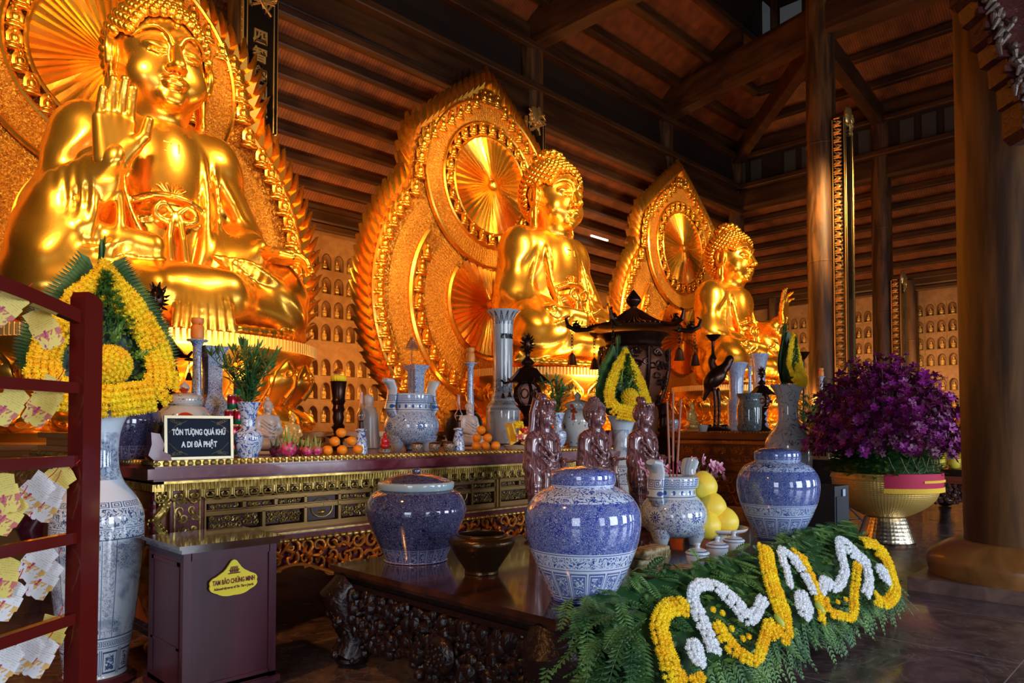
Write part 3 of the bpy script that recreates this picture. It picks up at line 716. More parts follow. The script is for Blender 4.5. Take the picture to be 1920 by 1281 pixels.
def hair_mesh(n=300, seg=9):
    M = MB()
    M.ball((0, .10, .90), (.60, .62, .68), 28, 18); M.ball((0, .12, 1.50), (.33, .34, .30), 20, 12)
    pts = []
    for i in range(n*2):
        z = 1-2*(i+.5)/(n*2); a = i*2.399963; r = math.sqrt(1-z*z); d = Vector((r*math.cos(a), r*math.sin(a), z))
        p = Vector((d.x*.625, .07+d.y*.68, .88+d.z*.71)); hl = 1.2
        if p.y < .0: ok = p.z > 1.24-.50*(abs(p.x)/.62)**2.5-.10*max(0, p.y+.3)
        else: ok = p.z > .30
        if abs(p.x) > .5 and -.24 < p.y < .28 and p.z < 1.0: ok = p.z > .92 and p.y > -.2 or False
        if p.z > 1.42 and (p.x**2+(p.y-.12)**2) < .09: ok = False
        if ok: pts.append((p, d, .086))
    for i in range(44):
        z = 1-1.15*(i+.5)/44; a = i*2.399963; r = math.sqrt(max(0, 1-z*z)); d = Vector((r*math.cos(a), r*math.sin(a), z))
        pts.append((Vector((d.x*.335, .12+d.y*.345, 1.50+d.z*.31)), d, .082))
    for p, d, r in pts:
        R = d.to_track_quat('Z', 'Y').to_matrix()
        pr = [(r, -.01), (r*.98, r*.35), (r*.74, r*.72), (r*.60, r*.62), (r*.5, r*.85), (r*.25, r*1.02), (0, r*1.05)]
        vs = []
        for q, z in pr[:-1]:
            for k in range(seg): vs.append(p+R@Vector((q*math.cos(2*PI*k/seg), q*math.sin(2*PI*k/seg), z)))
        vs.append(p+R@Vector((0, 0, pr[-1][1]))); fs = []
        for j in range(len(pr)-2):
            for k in range(seg): fs.append((j*seg+k, j*seg+(k+1) % seg, (j+1)*seg+(k+1) % seg, (j+1)*seg+k))
        for k in range(seg): fs.append(((len(pr)-2)*seg+k, (len(pr)-2)*seg+(k+1) % seg, len(vs)-1))
        M.add(vs, fs)
    M.ball((0, -.22, 1.42), (.075, .06, .075), 12, 8)
    return M
HAIRME = None
poses = ['abhaya', 'meditation', 'raised']
names = ['giant gilded seated statue at left, one palm raised, other hand on its knee',
         'gilded seated statue in the middle, both hands resting in its lap',
         'gilded seated statue at the right end of the row, far hand raised']
SEAT = 2.86
for i, x in enumerate(SX):
    t = thing('seated_gilded_statue', names[i], 'statue', (x, 12.6, SEAT), 0, None)
    M = MB(); V = seated_body(poses[i]); V.into(M); M.xf(Matrix.Diagonal((.94, 1.05, 1.06, 1))); M.v = [(p[0], p[1], p[2]+.14*max(0, p[2]/1.06-1)) for p in M.v]; add_head(M, (0, -.15, 3.69), 1.19)
    H = Vox((-1.7, -2.2, .6), (2.4, -.6, 3.6), .022)
    if poses[i] == 'abhaya':
        H = Vox((-1.85, -2.1, 1.9), (-.4, -1.0, 3.8), .02); hand(H, (-1.08, -1.50, 2.36), (.03, -.05, 1), (.0, -1, -.05), -1, 1.22, (5, 9, 6, 10), fat=1.22, spread=.12); H.into(M)
        H = Vox((.9, -2.2, .6), (2.6, -.8, 2.0), .02); hand(H, (1.30, -1.14, 1.52), (.80, -.52, -.06), (-.05, -.2, -1), 1, 1.0, (24, 26, 28, 32), k=.03, fat=1.2); H.into(M)
    elif poses[i] == 'meditation':
        H = Vox((-1.4, -2.1, .8), (1.4, -.7, 1.9), .02); hand(H, (.58, -1.24, 1.30), (-1, -.12, .03), (0, -.1, 1), -1, 1.0, (10, 12, 14, 16), fat=1.15); hand(H, (-.58, -1.24, 1.42), (1, -.12, .03), (0, -.1, 1), 1, 1.0, (10, 12, 14, 16)); H.into(M)
    else:
        H = Vox((.7, -2.2, 1.9), (2.1, -.9, 3.8), .02); hand(H, (1.34, -1.42, 2.38), (-.02, -.08, 1), (0, -1, -.08), 1, 1.2, (5, 5, 22, 30), fat=1.15, spread=.25); H.into(M)
        H = Vox((-1.4, -2.1, .8), (1.4, -.7, 1.9), .02); hand(H, (-.45, -1.2, 1.34), (.95, -.3, 0), (0, -.2, 1), 1, 1.0, (12, 14, 16, 20)); H.into(M)
    b = M.build('body', GOLD, t, ang=70)
    if HAIRME is None: ho = hair_mesh().build('hair_curls', GOLD, t, ang=60); HAIRME = ho.data
    else: ho = bpy.data.objects.new('hair_curls', HAIRME); C.objects.link(ho); ho.parent = t
    ho.location = (0, -.15, 3.69); ho.scale = (1.19,)*3
    # incised lotus and (middle and left statue) the left-facing wan sign on the chest
    e = MB()
    def yf(xx, zz): return -.60-.19*math.sqrt(max(0, 1-((zz-2.35)/.66)**2))-.0
    if i < 2:
        s_ = .12; zc = 3.0; yy = -.76
        for (a, bq, c, d) in ((-1, 0, 1, 0), (0, -1, 0, 1), (1, 0, 1, 1), (-1, 0, -1, -1), (0, 1, -1, 1), (0, -1, 1, -1)):
            e.tube([(a*s_, yy+.02*abs(bq), zc+bq*s_*1.25), (c*s_, yy+.02*abs(d), zc+d*s_*1.25)], .016, 5)
        e.build('chest_emblem', GOLD, t)
    e = MB(); zc = 2.35
    for k in range(7):
        a = -1.15+k*.383; R_ = .26
        e.tube([(.0, -.80, zc-.10), (math.sin(a)*R_*.75-.03, -.81, zc+.02+.10*math.cos(a)), (math.sin(a)*R_, -.78, zc+.16*math.cos(a)), (math.sin(a)*R_*.75+.03, -.81, zc+.02+.08*math.cos(a)), (0, -.80, zc-.10)], .011, 5)
    e.tube([(-.2, -.78, zc-.13), (.2, -.78, zc-.13)], .014, 5)
    e.build('lotus_emblem', GOLD, t)
# ---------------------------------------------------------------- lotus pedestals
def petal(M, th, rx, ry, z0, z1, W, bulge, flip=1, n=7, m=9, tip=.10):
    vs = []; c, s = math.cos(th), math.sin(th)
    base = Vector((rx*c, ry*s, 0)); nrm = Vector((c/rx, s/ry, 0)).normalized(); tan = Vector((-nrm.y, nrm.x, 0))
    for layer in (0, 1):
        for j in range(m):
            v = j/(m-1); wv = W*(math.sin(PI*(.18+.60*v))**.9)*(1-v**5*.98)
            zz = z0+(z1-z0)*v; out = bulge*math.sin(PI*min(1, v*.9))+tip*v**3
            for i in range(n):
                u = -1+2*i/(n-1); k = math.cos(u*PI/2)
                vs.append(base+nrm*(out*(.45+.55*k)-(.09 if layer else 0)-.06*(1-k))+tan*(u*wv)+Vector((0, 0, zz)))
    fs = []; o = n*m
    for j in range(m-1):
        for i in range(n-1):
            a = j*n+i; fs.append((a, a+1, a+n+1, a+n)); fs.append((o+a, o+a+n, o+a+n+1, o+a+1))
    for j in range(m-1):
        for i in (0, n-1): a = j*n+i; fs.append((a, a+n, o+a+n, o+a))
    M.add(vs, fs)
    # raised scroll on the petal face
    def P(u, v):
        wv = W*(math.sin(PI*(.18+.60*v))**.9)*(1-v**5*.98); out = bulge*math.sin(PI*min(1, v*.9))+tip*v**3; k = math.cos(u*PI/2)
        return base+nrm*(out*(.45+.55*k)-.06*(1-k)+.012)+tan*(u*wv)+Vector((0, 0, z0+(z1-z0)*v))
    for s_ in (-1, 1):
        M.tube([P(s_*.85, .08), P(s_*.82, .4), P(s_*.78, .65), P(s_*.5, .85), P(0, .93)], .022, 5)
        M.tube([P(s_*(.36+.22*math.cos(a)*(1-a/14)), .62+.10*math.sin(a)*(1-a/14)) for a in np.linspace(0, 9, 14)], .018, 5)
    M.tube([P(0, .2), P(.1, .4), P(0, .6)], .03, 5)
ped = None
pn = ['under the left statue', 'under the middle statue', 'under the right statue']
for i, x in enumerate(SX):
    lab = 'gilded lotus throne %s, with large scrolled petals' % pn[i]
    if ped is None:
        ped = t = thing('lotus_throne', lab, 'pedestal', (x, 12.3, 1.3), 0)
        M = MB(); M.lathe([(0, 0), (2.75, 0), (2.75, .12), (2.6, .2), (2.35, .32), (2.2, .55), (2.3, .8), (2.62, 1.15), (2.72, 1.35), (2.74, 1.42), (2.72, 1.55), (0, 1.555)], (0, 0, 0), 72, 1, .80); M.build('core', GOLD, t)
        M = MB()
        for k in range(20): petal(M, 2*PI*k/20, 2.36, 1.9, .50, 1.36, .44, .36)
        M.build('upper_petals', GOLD, t, ang=60)
        M = MB()
        for k in range(20): petal(M, 2*PI*(k+.5)/20, 2.22, 1.78, .42, 1.22, .44, .24)
        M.build('middle_petals', GOLDR, t, ang=60)
        M = MB()
        for k in range(18): petal(M, 2*PI*(k+.5)/18, 2.35, 1.9, .56, .04, .48, .36, tip=.16)
        M.build('lower_petals', GOLD, t, ang=60)
        M = MB(); N = 190
        for k in range(N):
            a = 2*PI*k/N; M.box((2.76*math.cos(a), 2.21*math.sin(a), 1.48), (.05, .055, .17), rz=a)
        M.build('stamen_fringe', FIGGOLD, t, smooth=False)
    else: dup(ped, (x, 12.3, 1.3), 0, lab)
# ---------------------------------------------------------------- halos
HC, LC = 8.35, 4.95
def hw(z):
    a = math.sqrt(max(0, 4.2**2-(z-LC)**2)) if abs(z-LC) < 4.2 else 0
    if z < 9.3: b = math.sqrt(max(0, 2.95**2-(z-8.1)**2)) if abs(z-8.1) < 2.95 else 0
    else: b = 1.36*max(0, 11.45-z)**.9
    return max(a, b)
def outline(n=170):
    zs = [1.31+(11.45-1.31)*i/n for i in range(n+1)]
    return [(hw(z), z) for z in zs]
def resample(pl, step):
    out = [pl[0]]; acc = 0
    for a, b in zip(pl, pl[1:]):
        L = math.hypot(b[0]-a[0], b[1]-a[1]); 
        while acc+L >= step:
            t = (step-acc)/L; a = (a[0]+(b[0]-a[0])*t, a[1]+(b[1]-a[1])*t); out.append(a); L = math.hypot(b[0]-a[0], b[1]-a[1]); acc = 0
        acc += L
    return out
def ring(M, cz, r0, r1, y0, y1, n=72, a0=0, a1=2*PI, zmax=None):
    pr = [(r0, y1), (r0, y0), ((r0*.5+r1*.5), y0-.03), (r1, y0), (r1, y1)]
    vs = [(r*math.cos(a0+(a1-a0)*k/n), y, cz+r*math.sin(a0+(a1-a0)*k/n)) for k in range(n+1) for r, y in pr]
    m = len(pr); M.add(vs, [(k*m+j, k*m+j+1, (k+1)*m+j+1, (k+1)*m+j) for k in range(n) for j in range(m-1)])
def relief(M, x, z, s, y=0, up=0):
    R = Matrix.Rotation(-up, 3, 'Y')
    def B(a, b, c, r, n=8, m=5): p = R@Vector((a*s, 0, c*s)); M.ball((x+p.x, y+b*s, z+p.z), tuple(q*s for q in r), n, m, R)
    B(0, -.04, -.33, (.44, .20, .13)); B(0, -.06, -.17, (.36, .22, .12)); B(0, -.07, .08, (.22, .18, .27)); B(0, -.10, .40, (.13, .14, .17)); B(0, -.02, .12, (.36, .06, .50), 9, 5)
def flame(M, x, z, ang, L, W, y0):
    # a curling leaf pointing along ang in the x-z plane
    d = Vector((math.cos(ang), 0, math.sin(ang))); s = Vector((-d.z, 0, d.x)); b = Vector((x, y0, z))
    pts = [(-.25, -.45), (.10, -.55), (.45, -.42), (.85, -.22), (1.25, .12), (.80, .16), (.45, .34), (.1, .5), (-.25, .45)]
    vs = [b+d*(p*L)+s*(q*W)+Vector((0, -.02, 0)) for p, q in pts]+[b+d*(p*L)+s*(q*W)+Vector((0, .12, 0)) for p, q in pts]+[b+d*(.25*L)+Vector((0, -.17, 0))]
    n = len(pts); fs = [(i, (i+1) % n, 2*n) for i in range(n)]+[(i, i+n, (i+1) % n+n, (i+1) % n) for i in range(n)]
    M.add(vs, fs)
for o in [q for q in bpy.data.objects if q.name.startswith('lotus_throne')]: o.scale = (.93, .93, 1)
halo = None
for i, x in enumerate(SX):
    lab = 'tall pointed gilded halo behind the %s statue, carved with rings and sunbursts' % ('left', 'middle', 'right')[i]
    if halo is not None: dup(halo, (x+(.6 if i == 2 else 0), 14.93, 0), 0, lab); continue
    halo = t = thing('carved_halo', lab, 'halo', (x, 14.93, 0))
    ol = outline(); L = [(-w_, z) for w_, z in ol][::-1]+[(w_, z) for w_, z in ol]
    poly = [(w_, z) for w_, z in ol]+[(-w_, z) for w_, z in ol[::-1]][1:]
    M = MB(); n = len(ol)
    vs = []
    for w_, z in ol: vs += [(-w_, 0, z), (-w_*.5, 0, z), (0, 0, z), (w_*.5, 0, z), (w_, 0, z)]
    M.add(vs, [(k*5+j, k*5+j+1, (k+1)*5+j+1, (k+1)*5+j) for k in range(n-1) for j in range(4)])
    M.build('panel', GOLDR, t)
    # stepped timber back, visible from the side
    M = MB(); rs = resample(ol, .12)
    for sx in (-1, 1):
        vs = []
        for k, (w_, z) in enumerate(rs):
            q = (.0, .06, .10, .06)[k % 4]*1.2
            vs += [(sx*(w_-.02), .0, z), (sx*(w_+q), .06, z), (sx*(w_+q), .36, z), (sx*(w_*.6), .38, z), (0, .38, z)]
        M.add(vs, [(k*5+j, k*5+j+1, (k+1)*5+j+1, (k+1)*5+j) for k in range(len(rs)-1) for j in range(4)])
    M.build('side_and_back', GOLDBACK, t, ang=25)
    M = MB(); rs = resample(ol, .27)
    for k in range(1, len(rs)-1):
        dx, dz = rs[k+1][0]-rs[k-1][0], rs[k+1][1]-rs[k-1][1]; a = math.atan2(dz, dx); nx, nz = math.sin(a), -math.cos(a)
        if nx < 0: nx, nz = -nx, -nz
        M2 = MB(); flame(M2, 0, 0, a-.75, .50, .22, 0)
        for sx in (-1, 1): M.add([(sx*(p[0]+rs[k][0]-.10*nx), p[1]-.02, p[2]+rs[k][1]-.10*nz) for p in M2.v], M2.f)
    flame(M, 0, 11.3, PI/2, .45, .3, 0)
    M.build('flame_border', GOLD, t, ang=50)
    M = MB()
    for cz, r0, r1 in ((HC, 2.30, 2.38), (HC, 1.35, 1.43), (HC, 1.71, 1.80)): ring(M, cz, r0, r1, -.17, -.06)
    for cz, r0, r1, a0 in ((LC, 3.9, 4.0, None), (LC, 1.42, 1.56, None), (LC, 2.70, 2.86, None)):
        # lower rings run only below the upper lobe
        a_up = PI/2
        for da in np.linspace(PI/2, 0, 60):
            if math.hypot(r1*math.cos(da), LC+r1*math.sin(da)-HC) > 2.75: a_up = da; break
        lo_ = -math.asin(min(1, (LC-1.3)/r1)) if r1 > (LC-1.3) else -PI/2
        ring(M, cz, r0, r1, -.09, .0, 60, lo_, a_up); ring(M, cz, r0, r1, -.09, .0, 60, PI-a_up, PI-lo_)
    M.build('rings', GOLD, t)
    M = MB(); n = 88
    for r0, r1 in ((1.78, 2.32),):
        M.add([(r*math.cos(2*PI*k/n), -.06, r*math.sin(2*PI*k/n)) for k in range(n) for r in (r0, r1)], [(2*k, 2*k+1, (2*k+3) % (2*n), (2*k+2) % (2*n)) for k in range(n)])
    o = M.build('upper_patterned_band', GOLDRAD, t); o.location = (0, -.06, HC)
    M = MB(); n = 88
    for r0, r1 in ((1.55, 2.3), (2.84, 3.45)):
        M.v += []; b = len(M.v)
        M.add([(r*math.cos(2*PI*k/n), 0, r*math.sin(2*PI*k/n)) for k in range(n) for r in (r0, r1)], [(2*k, 2*k+1, (2*k+3) % (2*n), (2*k+2) % (2*n)) for k in range(n)])
    o = M.build('lower_patterned_bands', GOLDRAD, t); o.location = (0, -.02, LC)
    # sunburst discs with grooved rays
    def sunburst(R, nm, loc, N=46):
        M = MB(); rr_ = [.10, .2, .45, .75, 1.0]; vs = []
        for k in range(2*N):
            a = 2*PI*k/(2*N)+(.012*math.sin(k*12.9898)*3)
            for q in rr_: vs.append((R*q*math.cos(a), (-.0 if k % 2 else -.075)*(.25+.75*q)-.10*(1-q), R*q*math.sin(a)))
        m = len(rr_); M.add(vs, [(k*m+j, k*m+j+1, ((k+1) % (2*N))*m+j+1, ((k+1) % (2*N))*m+j) for k in range(2*N) for j in range(m-1)])
        M.lathe([(R*.115, 0), (R*.10, .06), (R*.06, .09), (0, .10)], (0, 0, 0), 16); b = len(vs)
        for q in range(b, len(M.v)): p = M.v[q]; M.v[q] = (p[0], -p[2]-.10, p[1])
        o = M.build(nm, GOLD, t, smooth=False); o.location = loc
    sunburst(1.37, 'upper_sunburst', (0, -.10, HC)); sunburst(1.44, 'lower_sunburst', (0, -.03, LC))
    M = MB()
    for cz, r, N, y in ((HC, 1.57, 26, -.16), (LC, 2.52, 34, -.04)):
        for k in range(N):
            a = 2*PI*(k+.5)/N; xx, zz = r*math.cos(a), cz+r*math.sin(a)
            if zz < 1.6 or abs(xx) > hw(zz)-.22: continue
            if cz == LC and math.hypot(xx, zz-HC) < 2.85: continue
            if cz == HC and r > 2 and (zz < LC+4.0 and math.hypot(xx, zz-LC) < 3.95 and zz < 7.2): pass
            relief(M, xx, zz, .44 if r > 2 else .38, y, 0)
    pr_ = resample(ol, .40)
    for k in range(1, len(pr_)-1):
        dx, dz = pr_[k+1][0]-pr_[k-1][0], pr_[k+1][1]-pr_[k-1][1]; a = math.atan2(dz, dx); nx, nz = math.sin(a), -math.cos(a)
        xx, zz = pr_[k][0]-.40*nx, pr_[k][1]-.40*nz
        if xx < .22 or zz < 1.7: continue
        for sx in (-1, 1): relief(M, sx*xx, zz, .44, -.10)
    relief(M, 0, 10.85, .45, -.05)
    M.build('relief_figures', GOLD, t, ang=60)
# ---------------------------------------------------------------- platforms under the thrones
PW1 = (.42, .17, .045); PW2 = (.62, .27, .07)
PLAT = mat('carved_platform_wood', PW1, .35, .25, cf=lambda g: g.mix((g.noise(9, 3, 2)).ss(.42, .58), PW1, PW2), bf=carve, bs=.35, bd=.04, coat=.2)
PLATS = mat('platform_moulding', (.50, .21, .055), .3, .25, coat=.2)
for i, x in enumerate(SX):
    t = thing('statue_platform', 'broad stepped platform of carved golden-brown timber %s' % pn[i].replace('under', 'carrying the throne of'), 'platform', (x, 12.2, 0))
    M = MB(); M.bx(-3.1, 3.1, -2.4, 3.1, .35, 1.02); M.build('carved_body', PLAT, t, smooth=False)
    M = MB(); M.bx(-3.3, 3.3, -2.6, 3.15, 0, .35); M.bx(-3.2, 3.2, -2.5, 3.15, 1.02, 1.10); M.bx(-3.35, 3.35, -2.65, 3.2, 1.10, 1.17); M.bx(-3.2, 3.2, -2.52, 3.15, 1.17, 1.24); M.bx(-3.28, 3.28, -2.6, 3.2, 1.24, 1.30)
    for k in range(64): M.box((-3.28+k*.104, -2.67, 1.135), (.06, .05, .05))
    M.build('mouldings', PLATS, t, smooth=False)
# ================================================================ ceramics, lacquer, foliage materials
BLUE = (.012, .035, .26); WHT = (.66, .72, .78)
def porc(name, bands, blue=BLUE, white=WHT, R=.3, tint=None, rough=.07):
    def cf(g):
        tot = None
        cx = g.xyz(g.ang*.9, g.z*3.2, 0)
        for bnd in bands:
            z0, z1, k = bnd[:3]; a = bnd[3] if len(bnd) > 3 else None
            ins = g.z.inside(z0, z1)
            if k == 'solid': p = ins
            elif k == 'vine':
                n = g.noise(a or 30, 2, 1.5); q = ((n*5).fr()-.5).abs(); p = ins*(q < .17)
            elif k == 'twig':
                n = g.noise(a or 5, 3, 1.2); p = ins*((n-.5).abs() < .012)*.8
            elif k == 'dense':
                n = g.noise(a or 30, 3, 2.2); q = ((n*7).fr()-.5).abs(); p = ins*(1-(q < .10)*.75)
            elif k == 'petals':
                u = (g.ang*(a/(2*PI))).fr(); v = (g.z-z0)/(z1-z0); e = (u-.5).abs(); h = (v-.5).abs()
                line = ((e > .43)*(e < .475)).mx((e < .40)*(h > .36)*(h < .43)).mx(((e > .34)*(e < .385))*(h < .4))
                inn = (e < .24)*(h < .30)*((g.noise(38, 2, 1)-.5).abs() < .07); p = ins*(line.mx(inn))
            elif k == 'dpetals':
                u = (g.ang*(a/(2*PI))).fr(); v = (g.z-z0)/(z1-z0); e = (u-.5).abs(); h = (v-.5).abs()
                line = ((e > .45)).mx((e > .36)*(e < .40)*(h < .42)).mx((e < .38)*(h > .40)*(h < .44)); inn = (e < .30)*(h < .34)*((g.noise(46, 2, 1)-.5).abs() > .05)
                p = ins*(1-line)*(1-(e < .30)*(h < .34)*(1-inn)*1)*.9
            elif k == 'fret':
                u = (g.ang*(a/(2*PI))).fr(); v = (g.z-z0)/(z1-z0); e = (u-.5).abs().mx((v-.5).abs()); p = ins*((e > .34)*(e < .44)).mx(ins*((e > .12)*(e < .22)))
            elif k == 'dots':
                u = (g.ang*(a/(2*PI))).fr(); v = (g.z-z0)/(z1-z0); du = (u-.5)*2*PI*R/a; dv = (v-.5)*(z1-z0); p = ins*((du*du+dv*dv).sqrt() < (z1-z0)*.34)
            elif k == 'lappet':
                u = (g.ang*(a/(2*PI))).fr(); v = (g.z-z0)/(z1-z0); e = (u-.5).abs()*2; f = (1-v)*.95; p = ins*(((e-f).abs() < .14)).mx(ins*(e < f*.45)*((g.noise(60, 1)-.5).abs() > .05))
            elif k == 'flowers':
                n_, rr, zc, k2 = a; u = (g.ang*(n_/(2*PI))).fr(); du = (u-.5)*(2*PI*R/n_); dv = g.z-zc
                r = (du*du+dv*dv).sqrt(); th = dv._m('ARCTAN2', du); pet = ((th*k2).sin()*.28+.72)*rr
                p = ins*(r < pet)*(1-((r > rr*.28)*(r < rr*.38)))
            elif k == 'clear':    # wipes an area around flowers
                n_, rr, zc = a; u = (g.ang*(n_/(2*PI))).fr(); du = (u-.5)*(2*PI*R/n_); dv = g.z-zc; r = (du*du+dv*dv).sqrt()
                tot = tot*(1-ins*(r < rr)); continue
            elif k == 'land':
                x = g.xyz(g.ang*1.3, 0, 0); zz = (g.z-z0)/(z1-z0)
                ridge = g.noise(1.5, 5, .6, g.xyz(g.ang*1.3, 0, 0))
                m1 = (zz*.55-ridge+.22).abs(); w1 = (1-(zz*.55-ridge+.30).abs()*7).cl()
                n = g.noise(11, 4, 3); st = ((n*6).fr()-.5).abs() < .16
                p = ins*((g.noise(4.2, 4, 1.2).ss(.50, .62)*.55)+st*g.noise(3.1, 3, .8).ss(.46, .56)*.5).cl()*.95
            elif k == 'panel':
                n_, = a; u = (g.ang*(n_/(2*PI))+.27).fr(); e = (u-.5).abs(); v = (g.z-z0)/(z1-z0); h = (v-.5).abs()
                p = ins*((e > .37)*(e < .385)).mx(ins*(e > .395)*((g.noise(34, 2, 1.2)-.5).abs() < .035)*.6).mx(ins*(h > .487))
                kx = (e-.30).abs().mx(((h-.42).abs())*2.6); p = p.mx(ins*(kx > .035)*(kx < .05)).mx(ins*(kx > .008)*(kx < .02))
            tot = p if tot is None else tot.mx(p)
        sh = g.noise(18, 3)*.35+.75
        return g.mix((tot*sh).cl(), white, blue)
    return mat(name, white, rough, cf=cf, coat=.6)
BROWNGL = mat('bronze_bowl', (.07, .035, .012), .3, .7, bf=lambda g: g.noise(30, 3), bs=.2)
BRONZE = mat('dark_bronze', (.055, .022, .014), .28, .75, bf=lambda g: g.noise(20, 3), bs=.2, bd=.01)
BRONZER = mat('reddish_bronze', (.17, .055, .025), .38, .7, bf=lambda g: g.noise(26, 3), bs=.25, bd=.01)
DARKW = mat('black_rosewood', (.016, .006, .005), .32, coat=.12, bf=lambda g: g.noise(16, 4, 2), bs=.45, bd=.02)
TABTOP = mat('dark_tabletop', (.06, .018, .008), .16, coat=.5, cf=grain(4, 'x', (.030, .010, .005), (.085, .026, .010)))
REDL = mat('oxblood_lacquer', (.13, .012, .022), .3, coat=.3, cf=lambda g: g.mix(g.noise(9, 4, 1).ss(.45, .7), (.12, .010, .020), (.19, .035, .05)))
DREDL = mat('deep_red_recess', (.05, .007, .008), .45)
GILT = mat('dull_gilt', (.50, .33, .07), .36, .75, bf=lambda g: g.noise(50, 2), bs=.2, bd=.005, cf=lambda g: g.mix(g.noise(20, 3).ss(.35, .65), (.42, .26, .05), (.74, .52, .15)))
GILTB = mat('brown_gilt_moulding', (.24, .13, .035), .4, .6)
ORGILT = mat('orange_gilt', (.74, .26, .035), .33, .65, bf=lambda g: g.noise(26, 3), bs=.25, bd=.01)
BOXW = mat('purple_brown_veneer', (.05, .012, .020), .36, spec=.35, cf=grain(5, 'z', (.040, .008, .016), (.078, .018, .030)))
RACKW = mat('glossy_red_lacquer', (.11, .008, .006), .16, coat=.7)
LEAF = mat('leaf_green', (.05, .13, .02), .4, cf=lambda g: g.mix(g.noise(7, 2).ss(.35, .65), (.025, .085, .014), (.10, .20, .03)))
FERN = mat('fern_green', (.05, .12, .03), .5, cf=lambda g: g.mix(g.noise(5, 2).ss(.35, .65), (.028, .10, .026), (.12, .23, .05)))
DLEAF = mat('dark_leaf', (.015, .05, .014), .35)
YEL = mat('chrysanthemum_yellow', (1, .70, .01), .6, cf=lambda g: g.mix(g.noise(9, 2).ss(.3, .7), (.95, .56, .003), (1, .76, .012)))
WHI = mat('chrysanthemum_white', (.86, .88, .90), .6, sub=.1)
FRUIT = mat('pomelo_yellow', (.82, .62, .06), .4, bf=lambda g: g.noise(160, 1), bs=.1, bd=.003)
ORAN = mat('orange_peel', (.95, .27, .008), .38, bf=lambda g: g.voro(160), bs=.12, bd=.002)
WAX = mat('orange_candle_wax', (.85, .28, .05), .45, sub=.2)
YLEAF = mat('variegated_leaf', (.2, .3, .03), .4, cf=lambda g: g.mix(g.noise(20, 2, 0, g.xyz(g.x*4, g.y*4, g.z*.2)).ss(.45, .6), (.04, .15, .015), (.40, .45, .05)))
# ---------------------------------------------------------------- carving helpers
def spiral(cx, cz, r, turns, a0, n=14, y=0, sg=1):
    return [(cx+r*(1-.85*k/n)*math.cos(a0+sg*turns*2*PI*k/n), y, cz+r*(1-.85*k/n)*math.sin(a0+sg*turns*2*PI*k/n)) for k in range(n+1)]
def scrollwork(M, x0, x1, z0, z1, y, r, dens=1.0, seed=1, seg=5):
    R = random.Random(seed); s = r*7/dens; nx = max(1, int((x1-x0)/s)); nz = max(1, int((z1-z0)/s))
    for i in range(nx):
        for j in range(nz):
            cx = x0+(i+.5)*(x1-x0)/nx+R.uniform(-.2, .2)*s; cz = z0+(j+.5)*(z1-z0)/nz+R.uniform(-.15, .15)*s
            q = min(s*.62, (z1-z0)/2); cz = min(max(cz, z0+q*.8), z1-q*.8); cx = min(max(cx, x0+q*.7), x1-q*.7)
            p = spiral(cx, cz, q, R.uniform(.8, 1.4), R.uniform(0, 6.3), 10, y+R.uniform(-r, r)*.5, R.choice((-1, 1)))
            M.tube(p, [r*(1-.4*k/10) for k in range(11)], seg)
            a = R.uniform(0, 6.3); M.tube([(cx+q*math.cos(a)*.2, y, cz+q*math.sin(a)*.2), (cx+q*math.cos(a+.5)*.8, y-r*.7, cz+q*math.sin(a+.5)*.8), (cx+q*math.cos(a+.2)*1.3, y, cz+q*math.sin(a+.2)*1.3)], [r, r*1.2, r*.3], seg)
